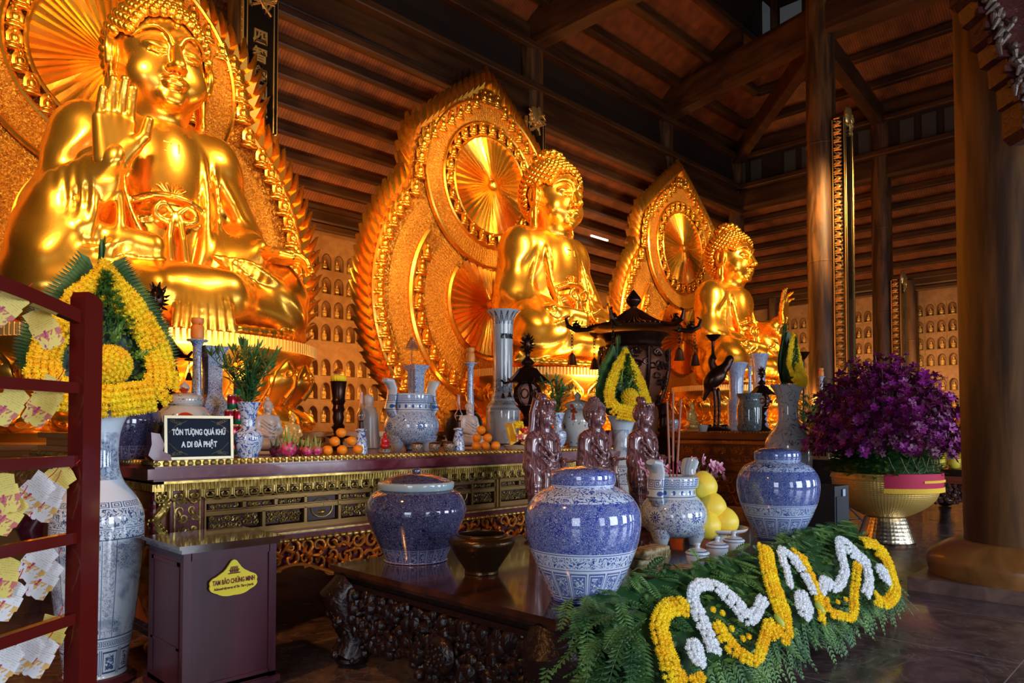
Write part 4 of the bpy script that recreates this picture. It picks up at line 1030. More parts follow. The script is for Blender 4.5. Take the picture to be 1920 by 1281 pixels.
# ---------------------------------------------------------------- the long gilt altars
def altar(lab, x0, x1, yf, yb, zt, mats=None, side_detail=True):
    W = x1-x0; t = thing('altar_table', lab, 'altar', (x0, yf, 0)); D = yb-yf
    gilt, red, rec, mould, apron = mats or (GILT, REDL, DREDL, GILTB, ORGILT)
    q = zt/1.27
    M = MB(); M.bx(-.06, W+.06, -.05, D, 1.155*q, 1.222*q); M.bx(.0, W, .0, D, 1.222*q, 1.235*q); M.bx(.0, W, .02, D, 1.12*q, 1.155*q); M.build('tabletop', red, t, smooth=False)
    M = MB(); n = int(W/.052)
    for k in range(n): M.ball(((k+.5)*W/n, .02, 1.251*q), (.022, .026, .024), 8, 6)
    M.bx(0, W, .02, .05, 1.235*q, zt)
    if side_detail:
        for k in range(int(D/.055)): M.ball((.02, (k+.5)*.055, 1.251*q), (.026, .023, .024), 8, 5)
        M.bx(.02, .05, 0, D, 1.235*q, zt)
    M.build('bead_row', gilt, t)
    M = MB(); M.bx(.05, W-.05, .05, D-.05, 1.235*q, zt-.002); M.build('top_boards', red, t, smooth=False)
    M = MB(); M.bx(.0, W, -.0, .06, 1.118*q, 1.135*q); M.bx(.01, W-.01, .015, .06, 1.07*q, 1.118*q)
    n = int(W/.026)
    for k in range(n): M.tube([((k+.5)*W/n, .012, 1.072*q), ((k+.5)*W/n, .004, 1.12*q)], .0095, 5)
    if side_detail:
        M.bx(0, .06, 0, D, 1.07*q, 1.135*q)
        for k in range(int(D/.03)): M.box((.0, (k+.5)*.03, 1.095*q), (.02, .018, .045))
    M.build('fluted_moulding', gilt, t)
    M = MB(); n = int(W/.105)
    for k in range(n):
        x = (k+.5)*W/n; h = .040
        M.tube([(x-h, .02, 1.07*q), (x-h, .02, 1.02*q), (x-h*.6, .02, 1.0*q), (x+h*.6, .02, 1.0*q), (x+h, .02, 1.02*q), (x+h, .02, 1.07*q)], .006, 5)
        for s_ in (-1, 1): M.tube([(x, .02, 1.02*q), (x+s_*.018, .015, 1.018*q), (x+s_*.026, .015, 1.04*q), (x+s_*.012, .015, 1.045*q)], .006, 5)
        M.box((x+W/n/2, .03, 1.045*q), (.008, .02, .05))
    M.build('pendant_row', gilt, t)
    M = MB(); M.bx(.10, W-.10, .14, D-.1, .70*q, 1.12*q); M.build('body', rec, t, smooth=False)
    # framing rails and stiles with carved panels between
    F = MB(); P = MB(); R = MB(); xs = [.34]
    F.bx(.34, W-.34, .085, .15, .88*q, .905*q); F.bx(.34, W-.34, .085, .15, .995*q-.03, .995*q-.005); F.bx(.34, W-.34, .085, .15, .70*q, .765*q); F.bx(.34, W-.34, .085, .15, 1.045*q, 1.07*q)
    for zz in (.875, .91, .96, .995): F.bx(.34, W-.34, .078, .15, zz*q, zz*q+.006)
    L = W-.68; bay = L/3
    R_ = random.Random(5)
    for b in range(3):
        bx0 = .34+b*bay
        F.bx(bx0-.03, bx0+.03, .08, .15, .70*q, 1.07*q)
        for sgn in (-1, 1): F.bx(bx0+sgn*.022-.006, bx0+sgn*.022+.006, .066, .15, .70*q, 1.07*q)
        rows = [(.995, 1.045, (0, .36, .70, 1)), (.905, .965, (0, .20, .38, .56, .78, 1)), (.765, .88, (0, .31, .56, .78, 1))]
        for z0, z1, us in rows:
            for u0, u1 in zip(us, us[1:]):
                if abs(u0-.56) < .01: continue
                a = bx0+.035+(bay-.07)*u0; c = bx0+.035+(bay-.07)*u1
                F.bx(c-.012, c+.012, .078, .15, z0*q, z1*q)
                P = MB(); P.bx(a+.03, c-.03, .115, .135, (z0+.008)*q, (z1-.008)*q)
                P.tube([(a+.02, .105, (z0+.008)*q), (c-.02, .105, (z0+.008)*q), (c-.02, .105, (z1-.008)*q), (a+.02, .105, (z1-.008)*q)], .005, 4, cl=True)
                po = P.build('carved_panel', [rec], t, smooth=False)
                R = MB(); scrollwork(R, a+.03, c-.03, (z0+.012)*q, (z1-.012)*q, .105, .0052, 1.0, int(a*1000), 4); R.build('panel_relief', gilt, po)
        a = bx0+.035+(bay-.07)*.56; c = bx0+.035+(bay-.07)*.78; zc = .835*q
        F.bx(c-.012, c+.012, .078, .15, .765*q, .965*q)
        xc = (a+c)/2; hw_ = (c-a)/2-.03
        P = MB(); P.bx(xc-hw_, xc+hw_, .10, .13, .775*q, .955*q); po = P.build('medallion_panel', rec, t, smooth=False); R = MB()
        R.tube([(xc+.78*hw_*math.cos(v), .095, .865*q+.075*q*math.sin(v)) for v in np.linspace(0, 2*PI, 17)[:-1]], .006, 5, cl=True)
        R.ball((xc, .10, .885*q), (.022, .02, .022), 8, 6); R.ball((xc, .10, .83*q), (.04, .02, .02), 8, 6); R.build('medallion', gilt, po)
    F.bx(W-.37, W-.31, .08, .15, .70*q, 1.07*q)
    F.build('panel_framing', mould, t, smooth=False)
    # end panels and dragon pillars
    for e, (a, c) in enumerate(((.14, .32), (W-.32, W-.14))):
        M = MB(); M.bx(a-.02, c+.02, .05, .15, .70*q, 1.065*q); M.build('end_panel_board', red, t, smooth=False)
        M = MB(); scrollwork(M, a+.012, c-.012, .715*q, 1.03*q, .045, .0085, 1.05, 30+e)
        M.tube([(a+.005, .045, .71*q), (c-.005, .045, .71*q), (c-.005, .045, 1.02*q), (c-.03, .045, 1.045*q), (a+.03, .045, 1.045*q), (a+.005, .045, 1.02*q)], .009, 5, cl=True)
        M.build('end_panel_carving', gilt, t)
    for s_, xx in ((1, .055), (-1, W-.055)):
        M = MB(); pts = [(xx+.035*math.sin(v*1.7), .06+.02*math.cos(v*1.7), (1.05-.36*v/5.5)*q) for v in np.linspace(0, 5.5, 16)]
        M.tube(pts, [.02+.018*math.sin(PI*k/15) for k in range(16)], 8)
        for k, p in enumerate(pts):
            for j in range(5): M.ball((p[0]+.034*math.cos(j-2.5-.6), p[1]+.03*math.sin(j-2.5-.6), p[2]+.004*j), (.010, .008, .012), 5, 4)
        M.build('dragon_pillar', gilt, t)
        M = MB(); M.bx(xx-.05, xx-.035, .03, .12, .72*q, 1.06*q)
        for k in range(6): M.ball((xx-s_*.05, .05, (.75+.055*k)*q), (.02, .03, .028), 7, 5)
        M.build('flame_edge', red, t)
    M = MB(); M.bx(-.02, W+.02, -.02, D, .665*q, .70*q); M.bx(.0, W, .0, D, .70*q, .725*q); M.build('lower_shelf', red, t, smooth=False)
    M = MB(); n = int(W/.06)
    for k in range(n): M.ball(((k+.5)*W/n, -.02, .655*q), (.03, .02, .018), 7, 5)
    M.bx(-.01, W+.01, -.01, .03, .705*q, .718*q)
    M.build('lobed_border', gilt, t)
    # carved openwork apron and cabriole legs
    M = MB(); n = 40; top = .65*q
    def low(u): return (.40+.07*math.cos(u*2*PI*5)-.10*max(0, 1-min(u, 1-u)*9))*q
    poly = [(W*k/n, low(k/n)) for k in range(n+1)]+[(W, top), (0, top)]
    M.prism(poly, .03, .06); M.build('apron_ground', red, t, smooth=False)
    M = MB(); s = .115; nx = int(W/s)
    R2 = random.Random(9)
    for i in range(nx):
        u = (i+.5)/nx; lo = low(u); h = top-lo; nz = max(2, int(h/s+.5))
        for j in range(nz):
            cx = W*u+R2.uniform(-.02, .02); cz = lo+(j+.5)*h/nz
            M.tube(spiral(cx, cz, s*.58, R2.uniform(.9, 1.3), R2.uniform(0, 6), 11, .005+R2.uniform(-.01, .01), R2.choice((1, -1))), [.017-.0008*k for k in range(12)], 6)
            a = R2.uniform(0, 6.3); M.tube([(cx, 0, cz), (cx+.05*math.cos(a), -.018, cz+.05*math.sin(a)), (cx+.10*math.cos(a+.7), 0, cz+.08*math.sin(a+.7))], [.012, .018, .006], 6)
    M.tube([(W*k/80, .0, low(k/80)) for k in range(81)], .016, 6)
    M.build('apron_carving', apron, t)
    for (lx, sx) in ((.10, -1), (W-.10, 1)):
        for ly, sy in ((.08, -1), (D-.12, 1)):
            M = MB(); M.tube([(lx, ly+.05*sy*0, .66*q), (lx+sx*.07, ly+sy*.05, .52*q), (lx+sx*.04, ly+sy*.02, .28*q), (lx-sx*.03, ly, .14), (lx+sx*.05, ly+sy*.03, .07)], [.13, .15, .085, .06, .075], 10)
            M.ball((lx+sx*.04, ly+sy*.02, .055), (.09, .09, .055), 12, 8)
            if sy < 0: scrollwork(M, lx-.13, lx+.13, .24*q, .62*q, ly-.13, .014, 1.1, 77)
            M.build('leg', GILT if sy < 0 else red, t)
    # scrolled ends standing up at the top corners
    for sx, xx in ((-1, .02), (1, W-.02)):
        M = MB(); pl_ = [(0, 0), (.10*-sx, 0), (.09*-sx, .05), (.04*-sx, .075), (.05*-sx, .12), (.02*-sx, .19), (-.035*-sx, .20), (-.03*-sx, .12), (-.05*-sx, .05)]
        M.prism([(xx+a, zt-.01+b) for a, b in pl_], .03, .12); M.build('scroll_end', REDL, t)
    return t
AX0, AX1, AY0, AY1, AZ = 1.76, 6.75, 5.0, 8.3, 1.275
altar('long red and gilt altar with carved panels in front of the left statue', AX0, AX1, AY0, AY1, AZ)
OG = mat('warm_gilt', (.62, .25, .05), .38, .5); OR = mat('warm_red_wood', (.30, .085, .025), .35, coat=.2); ORM = mat('warm_moulding', (.45, .16, .04), .38, .3)
t2 = altar('long orange-brown carved altar in front of the middle statue', 11.7, 16.7, 5.0, 8.4, 1.43, (OG, OR, OR, ORM, ORGILT))
# carved side (visible from the left) of the second altar
M = MB(); F = MB()
for (z0, z1, n) in ((1.02, 1.16, 9), (.86, .98, 8), (.70, .82, 9)):
    for k in range(n):
        a = .25+k*3.0/n; c = a+3.0/n-.05
        F.tube([(.05, a, z0), (.05, c, z0), (.05, c, z1), (.05, a, z1)], .010, 4, cl=True)
        R2 = MB(); scrollwork(R2, a+.02, c-.02, z0+.01, z1-.01, 0, .008, 1, k+int(z0*100)); M.add([(.05+p[1], p[0], p[2]) for p in R2.v], R2.f)
R2 = MB(); scrollwork(R2, .1, 3.3, .15, .66, 0, .02, 1.0, 4); M.add([(.05+p[1], p[0], p[2]) for p in R2.v], R2.f)
M.build('side_carving', ORGILT, t2); F.build('side_framing', ORM, t2)
M = MB(); M.bx(.06, .12, .05, 3.35, .12, 1.2); M.build('side_board', OR, t2, smooth=False)
# carved side of the first altar
t1 = [o for o in bpy.data.objects if o.name == 'altar_table'][0]
M = MB(); M.bx(.08, .12, .1, 3.2, .15, 1.1); M.build('side_board', OR, t1, smooth=False)
M = MB()
for (z0, z1, n) in ((.92, 1.05, 8), (.76, .88, 8)):
    for k in range(n):
        a = .25+k*2.9/n; c = a+2.9/n-.05
        M.tube([(.07, a, z0), (.07, c, z0), (.07, c, z1), (.07, a, z1)], .010, 4, cl=True)
M.build('side_framing', ORM, t1)
# raised shelf at the back of the first altar
ts = thing('altar_shelf', 'stepped brown timber shelf at the back of the front altar', 'shelf', (AX0+.08, 6.9, AZ+.003))
M = MB(); M.bx(-.02, 4.85, 0, 1.35, 0, .05); M.bx(.05, 4.85, .05, 1.35, .05, .12); M.bx(-.02, 4.9, -.02, 1.38, .12, .17); M.build('boards', PLATS, ts, smooth=False)
M = MB()
for k in range(40): M.box((.1+k*.12, .04, .085), (.08, .03, .04))
M.build('fret_row', OG, ts, smooth=False)
SHZ = AZ+.17
# ---------------------------------------------------------------- the low black table
TX0, TX1, TY0, TY1, TZ = 2.5, 6.0, 2.18, 4.08, .63
t = thing('carved_low_table', 'low black rosewood table with lotus carving under the blue jars', 'table', (TX0, TY0, 0))
W, D = TX1-TX0, TY1-TY0
M = MB(); M.bx(0, W, 0, D, TZ-.035, TZ); M.bx(.02, W-.02, .02, D-.02, TZ-.06, TZ-.035); M.build('tabletop', TABTOP, t, smooth=False)
M = MB(); M.bx(.06, W-.06, .06, D-.06, TZ-.10, TZ-.06); M.bx(.04, W-.04, .04, D-.04, TZ-.13, TZ-.10); M.build('waist_moulding', DARKW, t, smooth=False)
def lump_apron(M, L, z0f, z1, put, seed):
    R = random.Random(seed); n = int(L/.045)
    for i in range(n):
        u = (i+.5)/n; lo = z0f(u)
        zz = z1
        while zz > lo:
            r = R.uniform(.020, .046); M.ball(put(u*L+R.uniform(-.02, .02), R.uniform(-.02, .02), zz-r), (r*R.uniform(.7, 1.5), r, r*R.uniform(.7, 1.5)), 7, 5); zz -= r*1.5
    for i in range(int(L/.11)):
        u = R.random(); lo = z0f(u); cz = R.uniform(lo+.03, z1-.04)
        sp = spiral(u*L, cz, R.uniform(.04, .07), 1.2, R.uniform(0, 6), 10, 0, R.choice((1, -1)))
        M.tube([put(p[0], -.03, p[2]) for p in sp], .011, 5)
def lowf(u): return .22-.10*math.exp(-((u-.5)/.12)**2)-.04*math.cos(u*16)
M = MB(); lump_apron(M, D-.3, lowf, TZ-.13, lambda a, o, z: (.05+o*.7, .15+a, z), 3)
# lotus seed pod
R2 = MB(); R2.ball((.0, D*.42, .30), (.05, .10, .10), 16, 10)
for k in range(19):
    a = k*2.4; r = .018*math.sqrt(k); R2.ball((-.045, D*.42+r*math.cos(a), .30+r*math.sin(a)), .012, 6, 4)
M.add(R2.v, R2.f); M.build('left_apron', DARKW, t)
M = MB(); lump_apron(M, W-.3, lowf, TZ-.13, lambda a, o, z: (.15+a, .05+o*.7, z), 4); M.build('front_apron', DARKW, t)
M = MB(); M.bx(.08, .11, .1, D-.1, .25, TZ-.1); M.bx(.1, W-.1, .08, .11, .25, TZ-.1); M.bx(.1, W-.1, D-.11, D-.08, .25, TZ-.1); M.bx(W-.11, W-.08, .1, D-.1, .25, TZ-.1); M.build('frame_boards', DARKW, t, smooth=False)
for lx, sx in ((.12, -1), (W-.12, 1)):
    for ly, sy in ((.12, -1), (D-.12, 1)):
        M = MB(); pts = [(lx, ly, TZ-.12), (lx+sx*.06, ly+sy*.05, .44), (lx+sx*.02, ly+sy*.02, .28), (lx-sx*.01, ly, .16), (lx+sx*.03, ly+sy*.02, .06)]
        M.tube(pts, [.13, .15, .12, .11, .12], 12); R = random.Random(int(lx*10+ly))
        for k in range(60):
            v = R.random(); i = min(3, int(v*4)); f = v*4-i; p = Vector(pts[i]).lerp(Vector(pts[i+1]), f); a = R.uniform(0, 6.3); M.ball((p.x+.12*math.cos(a), p.y+.12*math.sin(a), p.z), (R.uniform(.015, .035),)*3, 7, 5)
        M.ball((lx+sx*.03, ly+sy*.02, .045), (.10, .10, .045), 12, 7); M.build('leg', DARKW, t)
# ---------------------------------------------------------------- donation box
BX, BY, BW, BD, BH = 1.55, 3.97, .53, .50, .87
t = thing('donation_box', 'purple-brown wooden donation box with a yellow plaque, beside the tall vase', 'donation box', (BX, BY, 0))
M = MB(); M.bx(.0, .045, -.0, BD, .06, BH-.03); M.bx(BW-.045, BW, 0, BD, .06, BH-.03); M.bx(0, BW, 0, BD, .06, .09); M.bx(.04, BW-.04, .012, BD-.01, .08, BH-.04)
M.bx(.04, BW-.04, 0, .02, BH-.09, BH-.03); M.bx(.04, BW-.04, 0, .02, .07, .11); M.build('case', BOXW, t, smooth=False)
M = MB(); M.bx(-.035, BW+.035, -.035, BD+.03, BH-.02, BH); M.bx(-.015, BW+.015, -.015, BD+.01, BH-.045, BH-.02)
M.build('lid', mat('glossy_lid', (.05, .02, .012), .12, coat=.6), t, smooth=False)
M = MB(); M.bx(-.02, BW+.02, -.02, BD+.02, .03, .065)
for a in (0, BW-.06):
    for c in (0, BD-.06): M.bx(a, a+.06, c, c+.06, 0, .03)
M.build('plinth', BOXW, t, smooth=False)
M = MB(); M.bx(-.004, .0, .05, .08, .12, BH-.1); M.bx(-.004, 0, BD-.08, BD-.05, .12, BH-.1); M.bx(-.004, 0, .05, BD-.05, .3, .315); M.bx(-.004, 0, .05, BD-.05, BH-.12, BH-.1); M.build('side_beading', BOXW, t, smooth=False)
YP = mat('yellow_plaque', (.90, .72, .03), .4); MAR = mat('maroon_print', (.16, .012, .01), .5)
pq = onY(437, 1092, BY); px_, pz_ = pq.x-BX, pq.z
s_ = .133
op = []
for k in range(0, 61):
    a = 2*PI*k/60-PI/2; 
    r = 1+.06*abs(math.sin(a*4)); x = math.cos(a)*r; z = math.sin(a)*.5*r
    if math.sin(a) > 0: z *= 1+.95*math.exp(-(x/.28)**2)
    op.append((px_+x*s_, pz_+z*s_))
M = MB(); M.prism(op[:-1], -.012, .0); M.build('plaque', YP, t, smooth=False)
text('TAM BẢO CHỨNG MINH', .036, MAR, t, (px_, -.014, pz_+.012), name='plaque_heading', sx=.60, bold=.0012, ext=.0008)
text('Acknowledgement of The Three Jewels', .0195, MAR, t, (px_, -.014, pz_-.022), name='plaque_line', sx=.72, bold=.0006, ext=.0008)
M = MB(); 
for a, w_, h_ in ((.052, .10, .006), (.062, .07, .006), (.070, .085, .005), (.080, .05, .006), (.088, .06, .004)): M.bx(px_-w_*.35, px_+w_*.35, -.0145, -.012, pz_+a, pz_+a+h_)
for k in range(5): M.bx(px_-.022+k*.010, px_-.018+k*.010, -.0145, -.012, pz_+.055, pz_+.085)
M.build('plaque_emblem', MAR, t, smooth=False)
# ---------------------------------------------------------------- card rack
rp = ond(159, 800, 2.72); dv = Vector((-.839, -.573, 0)).normalized(); rz = math.atan2(dv.y, dv.x)
t = thing('card_rack', 'glossy dark red wooden rack with rails, front left', 'rack', (rp.x, rp.y, 0), rz)
LR = 1.45
def zr(py): return 1.5+(800-py)/1364*2.72
for name, x in (('post', 0), ('post', -LR)):
    M = MB(); M.bx(-x-.045, -x+.045, -.032, .032, .06, zr(575)); M.prism([(-x-.045, zr(575)), (-x+.045, zr(575)), (-x+.045, zr(560)), (-x+.03, zr(548)), (-x-.02, zr(552)), (-x-.045, zr(565))], -.032, .032)
    M.build('post', RACKW, t, smooth=False)
    M = MB(); M.bx(-x-.05, -x+.05, -.25, .25, 0, .06); M.build('foot', RACKW, t, smooth=False)
M = MB(); n = 14
vs = []
for k in range(n+1):
    u = k/n; x = LR*u; z = zr(600)+.09*math.sin(PI*u)
    vs += [(x, -.016, z-.025), (x, .016, z-.025), (x, .016, z+.025), (x, -.016, z+.025)]
M.add(vs, [(4*k+j, 4*k+(j+1) % 4, 4*k+4+(j+1) % 4, 4*k+4+j) for k in range(n) for j in range(4)]); M.build('crest_rail', RACKW, t, ang=30)
for py in (728, 862, 1003, 1150, 1300, 1440):
    M = MB(); M.bx(.02, LR-.02, -.015, .015, zr(py)-.02, zr(py)+.02); M.build('rail', RACKW, t, smooth=False)
RACK = (Vector((rp.x, rp.y, 0)), dv)
def onrack(px, py, off=0):
    o, d = RACK; nrm = Vector((-d.y, d.x, 0)); r = ray(px, py); k = (o+nrm*off-EYE).dot(nrm)/r.dot(nrm); return EYE+r*k
def cardcol(y):
    def f(g):
        base = (.86, .66, .14) if y else (.82, .80, .80)
        c = g.mix((g.z < -.01)*g.noise(38, 3, 1).ss(.48, .54), base, (.62, .16, .12) if y else (.80, .45, .12))
        c = g.mix((g.z < .0)*g.noise(60, 2).ss(.60, .64), c, (.5, .03, .16))
        return g.mix((g.z > .005)*(((g.z*130).fr()) < .3)*(g.noise(150, 1) > .5)*.6, c, (.55, .3, .08))
    return f
CY = mat('yellow_card', (.8, .6, .1), .5, cf=cardcol(1)); CW = mat('white_card', (.8, .8, .8), .5, cf=cardcol(0))
CORD = mat('red_cord', (.6, .03, .02), .5)
cards = [(12, 575, 40, 'y', 'half out of frame on the crest rail'), (84, 617, -28, 'y', 'below the crest rail near the post'), (88, 745, 26, 'y', 'behind its twin on the second rail'), (78, 762, 30, 'y', 'foremost on the second rail near the post'), (15, 760, 30, 'y', 'on the second rail at the frame edge'),
         (100, 905, 45, 'y', 'at the back of the middle bunch'), (62, 925, 40, 'w', 'second in the middle bunch'), (86, 940, 22, 'w', 'foremost of the middle bunch'), (8, 925, -15, 'y', 'hanging left of the middle bunch'), (14, 965, 30, 'y', 'lowest at the frame edge of the middle rail'),
         (68, 1055, 35, 'w', 'upper of the fourth rail bunch'), (80, 1085, 28, 'w', 'foremost of the fourth rail bunch'), (6, 1082, 10, 'y', 'left of the fourth rail bunch'), (12, 1125, 24, 'w', 'large at the frame edge under the fourth rail'),
         (92, 1195, 20, 'y', 'uppermost of the lowest bunch'), (42, 1225, 38, 'w', 'left of the lowest bunch'), (72, 1232, 25, 'w', 'foremost of the lowest bunch'), (6, 1245, 30, 'w', 'by the lower left corner')]
for i, (px, py, rot, c, where) in enumerate(cards):
    p = onrack(px, py, -.045-.006*(i % 4)); w_ = mpp(p)*25; h_ = mpp(p)*39
    t = thing('wish_card', '%s wish card %s' % ('yellow' if c == 'y' else 'white', where), 'card', p, HEAD-PI/2+.25, 'wish cards on the rack'); t.rotation_euler = (0, math.radians(rot), HEAD-PI/2+.25)
    o = [(-.9, 1), (-.2, 1.02), (.35, .96), (.95, .8), (.85, .35), (1.0, .30), (.98, -.35), (.84, -.42), (.8, -.9), (.3, -1.0), (0, -.92), (-.3, -1.0), (-.8, -.85), (-.82, -.35), (-.98, -.28), (-.95, .35), (-.8, .42)]
    M = MB(); n = len(o); M.prism([(a*w_, b*h_) for a, b in o], -.0012, .0012); 
    q = [(v[0], v[1]+.10*abs(v[0])*abs(v[0])/.08, v[2]) for v in M.v]; M.v = q
    M.build('card', CY if c == 'y' else CW, t, smooth=False)
    M = MB(); M.tube([(0, 0, h_*.9), (.004, .0, h_*1.25), (0, .01, h_*1.6)], .0016, 4); M.build('cord', CORD, t)
# ================================================================ big ceramics on the low table
def lathe_thing(name, lab, cat, loc, parts, group=None, n=64):
    """parts: list of (part name, profile, material, smooth steps)"""
    if len(parts) == 1:
        M = MB(); M.lathe(parts[0][1], (0, 0, 0), n, sm=parts[0][3]); o = M.build(name, parts[0][2], loc=loc, ang=50); return tag(o, lab, cat, group)
    t = thing(name, lab, cat, loc, 0, group)
    for nm, pr, m, sm in parts: M = MB(); M.lathe(pr, (0, 0, 0), n, sm=sm); M.build(nm, m, t, ang=50)
    return t
def P_(px, py, z): return onz(px, py, z)
def back(p, r):          # centre of a round foot whose nearest point is p
    v = Vector((p.x, p.y, 0)); return Vector((p.x, p.y, p.z))+v.normalized()*r
# jar 1
c = back(P_(780, 1060, TZ), .2); k = mpp(c)
J1 = porc('dark_blue_scrolled_glaze', [(0, .10, 'dpetals', 26), (.10, .52, 'dense', 30)], blue=(.006, .009, .055), white=(.28, .27, .42), R=.33)
CEL = mat('celadon_rim', (.34, .44, .46), .08, coat=.6)
H = 150*k
lathe_thing('lidded_jar', 'squat dark blue jar with a pale rimmed lid at the table\'s far left end', 'jar', c, [
    ('body', [(0, 0), (.195, 0), (.20, .012), (.215, .05), (.27, .17), (.325, .30), (.325, .36), (.29, .43), (.235, .462), (.20, .468)], J1, 5),
    ('rim', [(.18, .455), (.235, .46), (.247, .475), (.25, .50), (.24, .512), (.20, .515)], CEL, 3),
    ('lid', [(.237, .508), (.22, .52), (.13, .553), (.05, .570), (.03, .575), (.028, .592), (0, .605)], porc('dark_lid_glaze', [(.0, .7, 'dense', 30)], blue=(.008, .010, .055), white=(.28, .27, .38)), 3)])
# bronze bowl
c = back(P_(903, 1080, TZ), .10)
lathe_thing('bronze_bowl', 'small dark bronze bowl between the two big blue jars', 'bowl', c, [('body', [(0, 0), (.095, 0), (.10, .02), (.125, .06), (.185, .15), (.20, .19), (.185, .215), (.155, .222), (.15, .232), (.138, .232), (.15, .20), (.17, .17), (.10, .04), (0, .03)], BROWNGL, 4)])
# jar 2 and jar 3
def ginger(loc, s, lab, B, W_=(.60, .68, .80)):
    pm = porc('blue_scrolled_glaze', [(0, .015*s, 'solid'), (.02*s, .165*s, 'dpetals', 16), (.165*s, .175*s, 'none') if 0 else (.178*s, .182*s, 'solid'), (.19*s, .245*s, 'vine', 26), (.252*s, .256*s, 'solid'), (.262*s, .50*s, 'dense', 30), (.50*s, .575*s, 'vine', 20)], blue=B, white=W_, R=.3*s)
    pl = porc('blue_lid_glaze', [(.58*s, .70*s, 'dense', 34)], blue=B, white=W_)
    return lathe_thing('ginger_jar', lab, 'jar', loc, [
        ('body', [(0, 0), (.150*s, 0), (.162*s, .012*s), (.185*s, .06*s), (.235*s, .16*s), (.28*s, .28*s), (.296*s, .38*s), (.285*s, .46*s), (.235*s, .53*s), (.17*s, .565*s), (.14*s, .575*s), (0, .575*s)], pm, 5),
        ('lid', [(.155*s, .572*s), (.165*s, .58*s), (.168*s, .62*s), (.155*s, .645*s), (.10*s, .663*s), (0, .67*s)], pl, 4)])
c = back(P_(1093, 1134, TZ), .155); ginger(c, 1.0, 'large bright blue lidded jar at the middle of the low table', (.008, .030, .29))
c = back(P_(1459, 1014, TZ), .17); ginger(c, 1.06, 'large blue lidded jar at the right end of the low table', (.012, .030, .20), (.38, .46, .62))
# tripod censers
def censer(loc, s, lab, B):
    t = thing('porcelain_censer', lab, 'censer', loc)
    pm = porc('censer_glaze', [(.06*s, .33*s, 'vine', 34), (.0, .6*s, 'clear', (5, .052*s, .21*s)), (.0, .6*s, 'flowers', (5, .045*s, .21*s, 12)), (.345*s, .35*s, 'solid'), (.352*s, .40*s, 'dots', 16), (.405*s, .41*s, 'solid'), (.415*s, .475*s, 'fret', 30)], blue=B, white=(.50, .58, .64), R=.22*s)
    M = MB(); M.lathe([(0, .05*s), (.11*s, .055*s), (.19*s, .10*s), (.235*s, .18*s), (.232*s, .25*s), (.20*s, .31*s), (.165*s, .345*s), (.155*s, .37*s), (.158*s, .40*s), (.175*s, .415*s), (.18*s, .47*s), (.172*s, .482*s), (.150*s, .482*s), (.145*s, .40*s), (0, .38*s)], (0, 0, 0), 56, sm=3); M.build('bowl', pm, t, ang=50)
    for k in range(3):
        a = -PI/2+.5+k*2*PI/3; M = MB()
        M.tube([(.15*s*math.cos(a), .15*s*math.sin(a), .12*s), (.155*s*math.cos(a), .155*s*math.sin(a), .06*s), (.145*s*math.cos(a), .145*s*math.sin(a), .0)], [.085*s, .06*s, .035*s], 14); M.build('leg', pm, t)
    for s_ in (-1, 1):
        M = MB(); M.tube([(s_*.20*s, 0, .30*s), (s_*.235*s, 0, .36*s), (s_*.215*s, 0, .44*s), (s_*.205*s, 0, .52*s), (s_*.24*s, 0, .585*s), (s_*.285*s, 0, .595*s)], [.028*s, .034*s, .030*s, .032*s, .036*s, .02*s], 10, flat=1.9); M.build('handle', pm, t)
    M = MB(); M.lathe([(0, .44*s), (.148*s, .44*s)], (0, 0, 0), 24); M.build('ash', mat('incense_ash', (.35, .30, .26), .9), t)
    return t
c = back(P_(1263, 1026, TZ), .15); c1 = c
censer(c, 1.04, 'blue and white tripod censer with tall handles, near the yellow pomelos', (.02, .055, .28)); 
INC = mat('incense_stick', (.30, .12, .07), .7); INR = mat('incense_stem', (.25, .02, .04), .6)
for i, (px, top, bx) in enumerate(((1251, 752, 1258), (1262, 733, 1264), (1277, 748, 1270))):
    a = ond(px, top, c.length*0+(c-EYE).dot(_F)); b = Vector((c.x, c.y, TZ+.47)); b += _R*((bx-1264)*mpp(c))
    t = thing('incense_stick', 'tall incense stick in the tripod censer, %s of the three' % ('leftmost', 'middle', 'rightmost')[i], 'incense stick', b, 0, 'incense sticks in the censer')
    v = a-b; M = MB(); M.tube([v*.22, v], [.0085, .0075], 8); M.build('incense', INC, t); M = MB(); M.tube([(0, 0, 0), v*.22], .0055, 6); M.build('stem', INR, t)
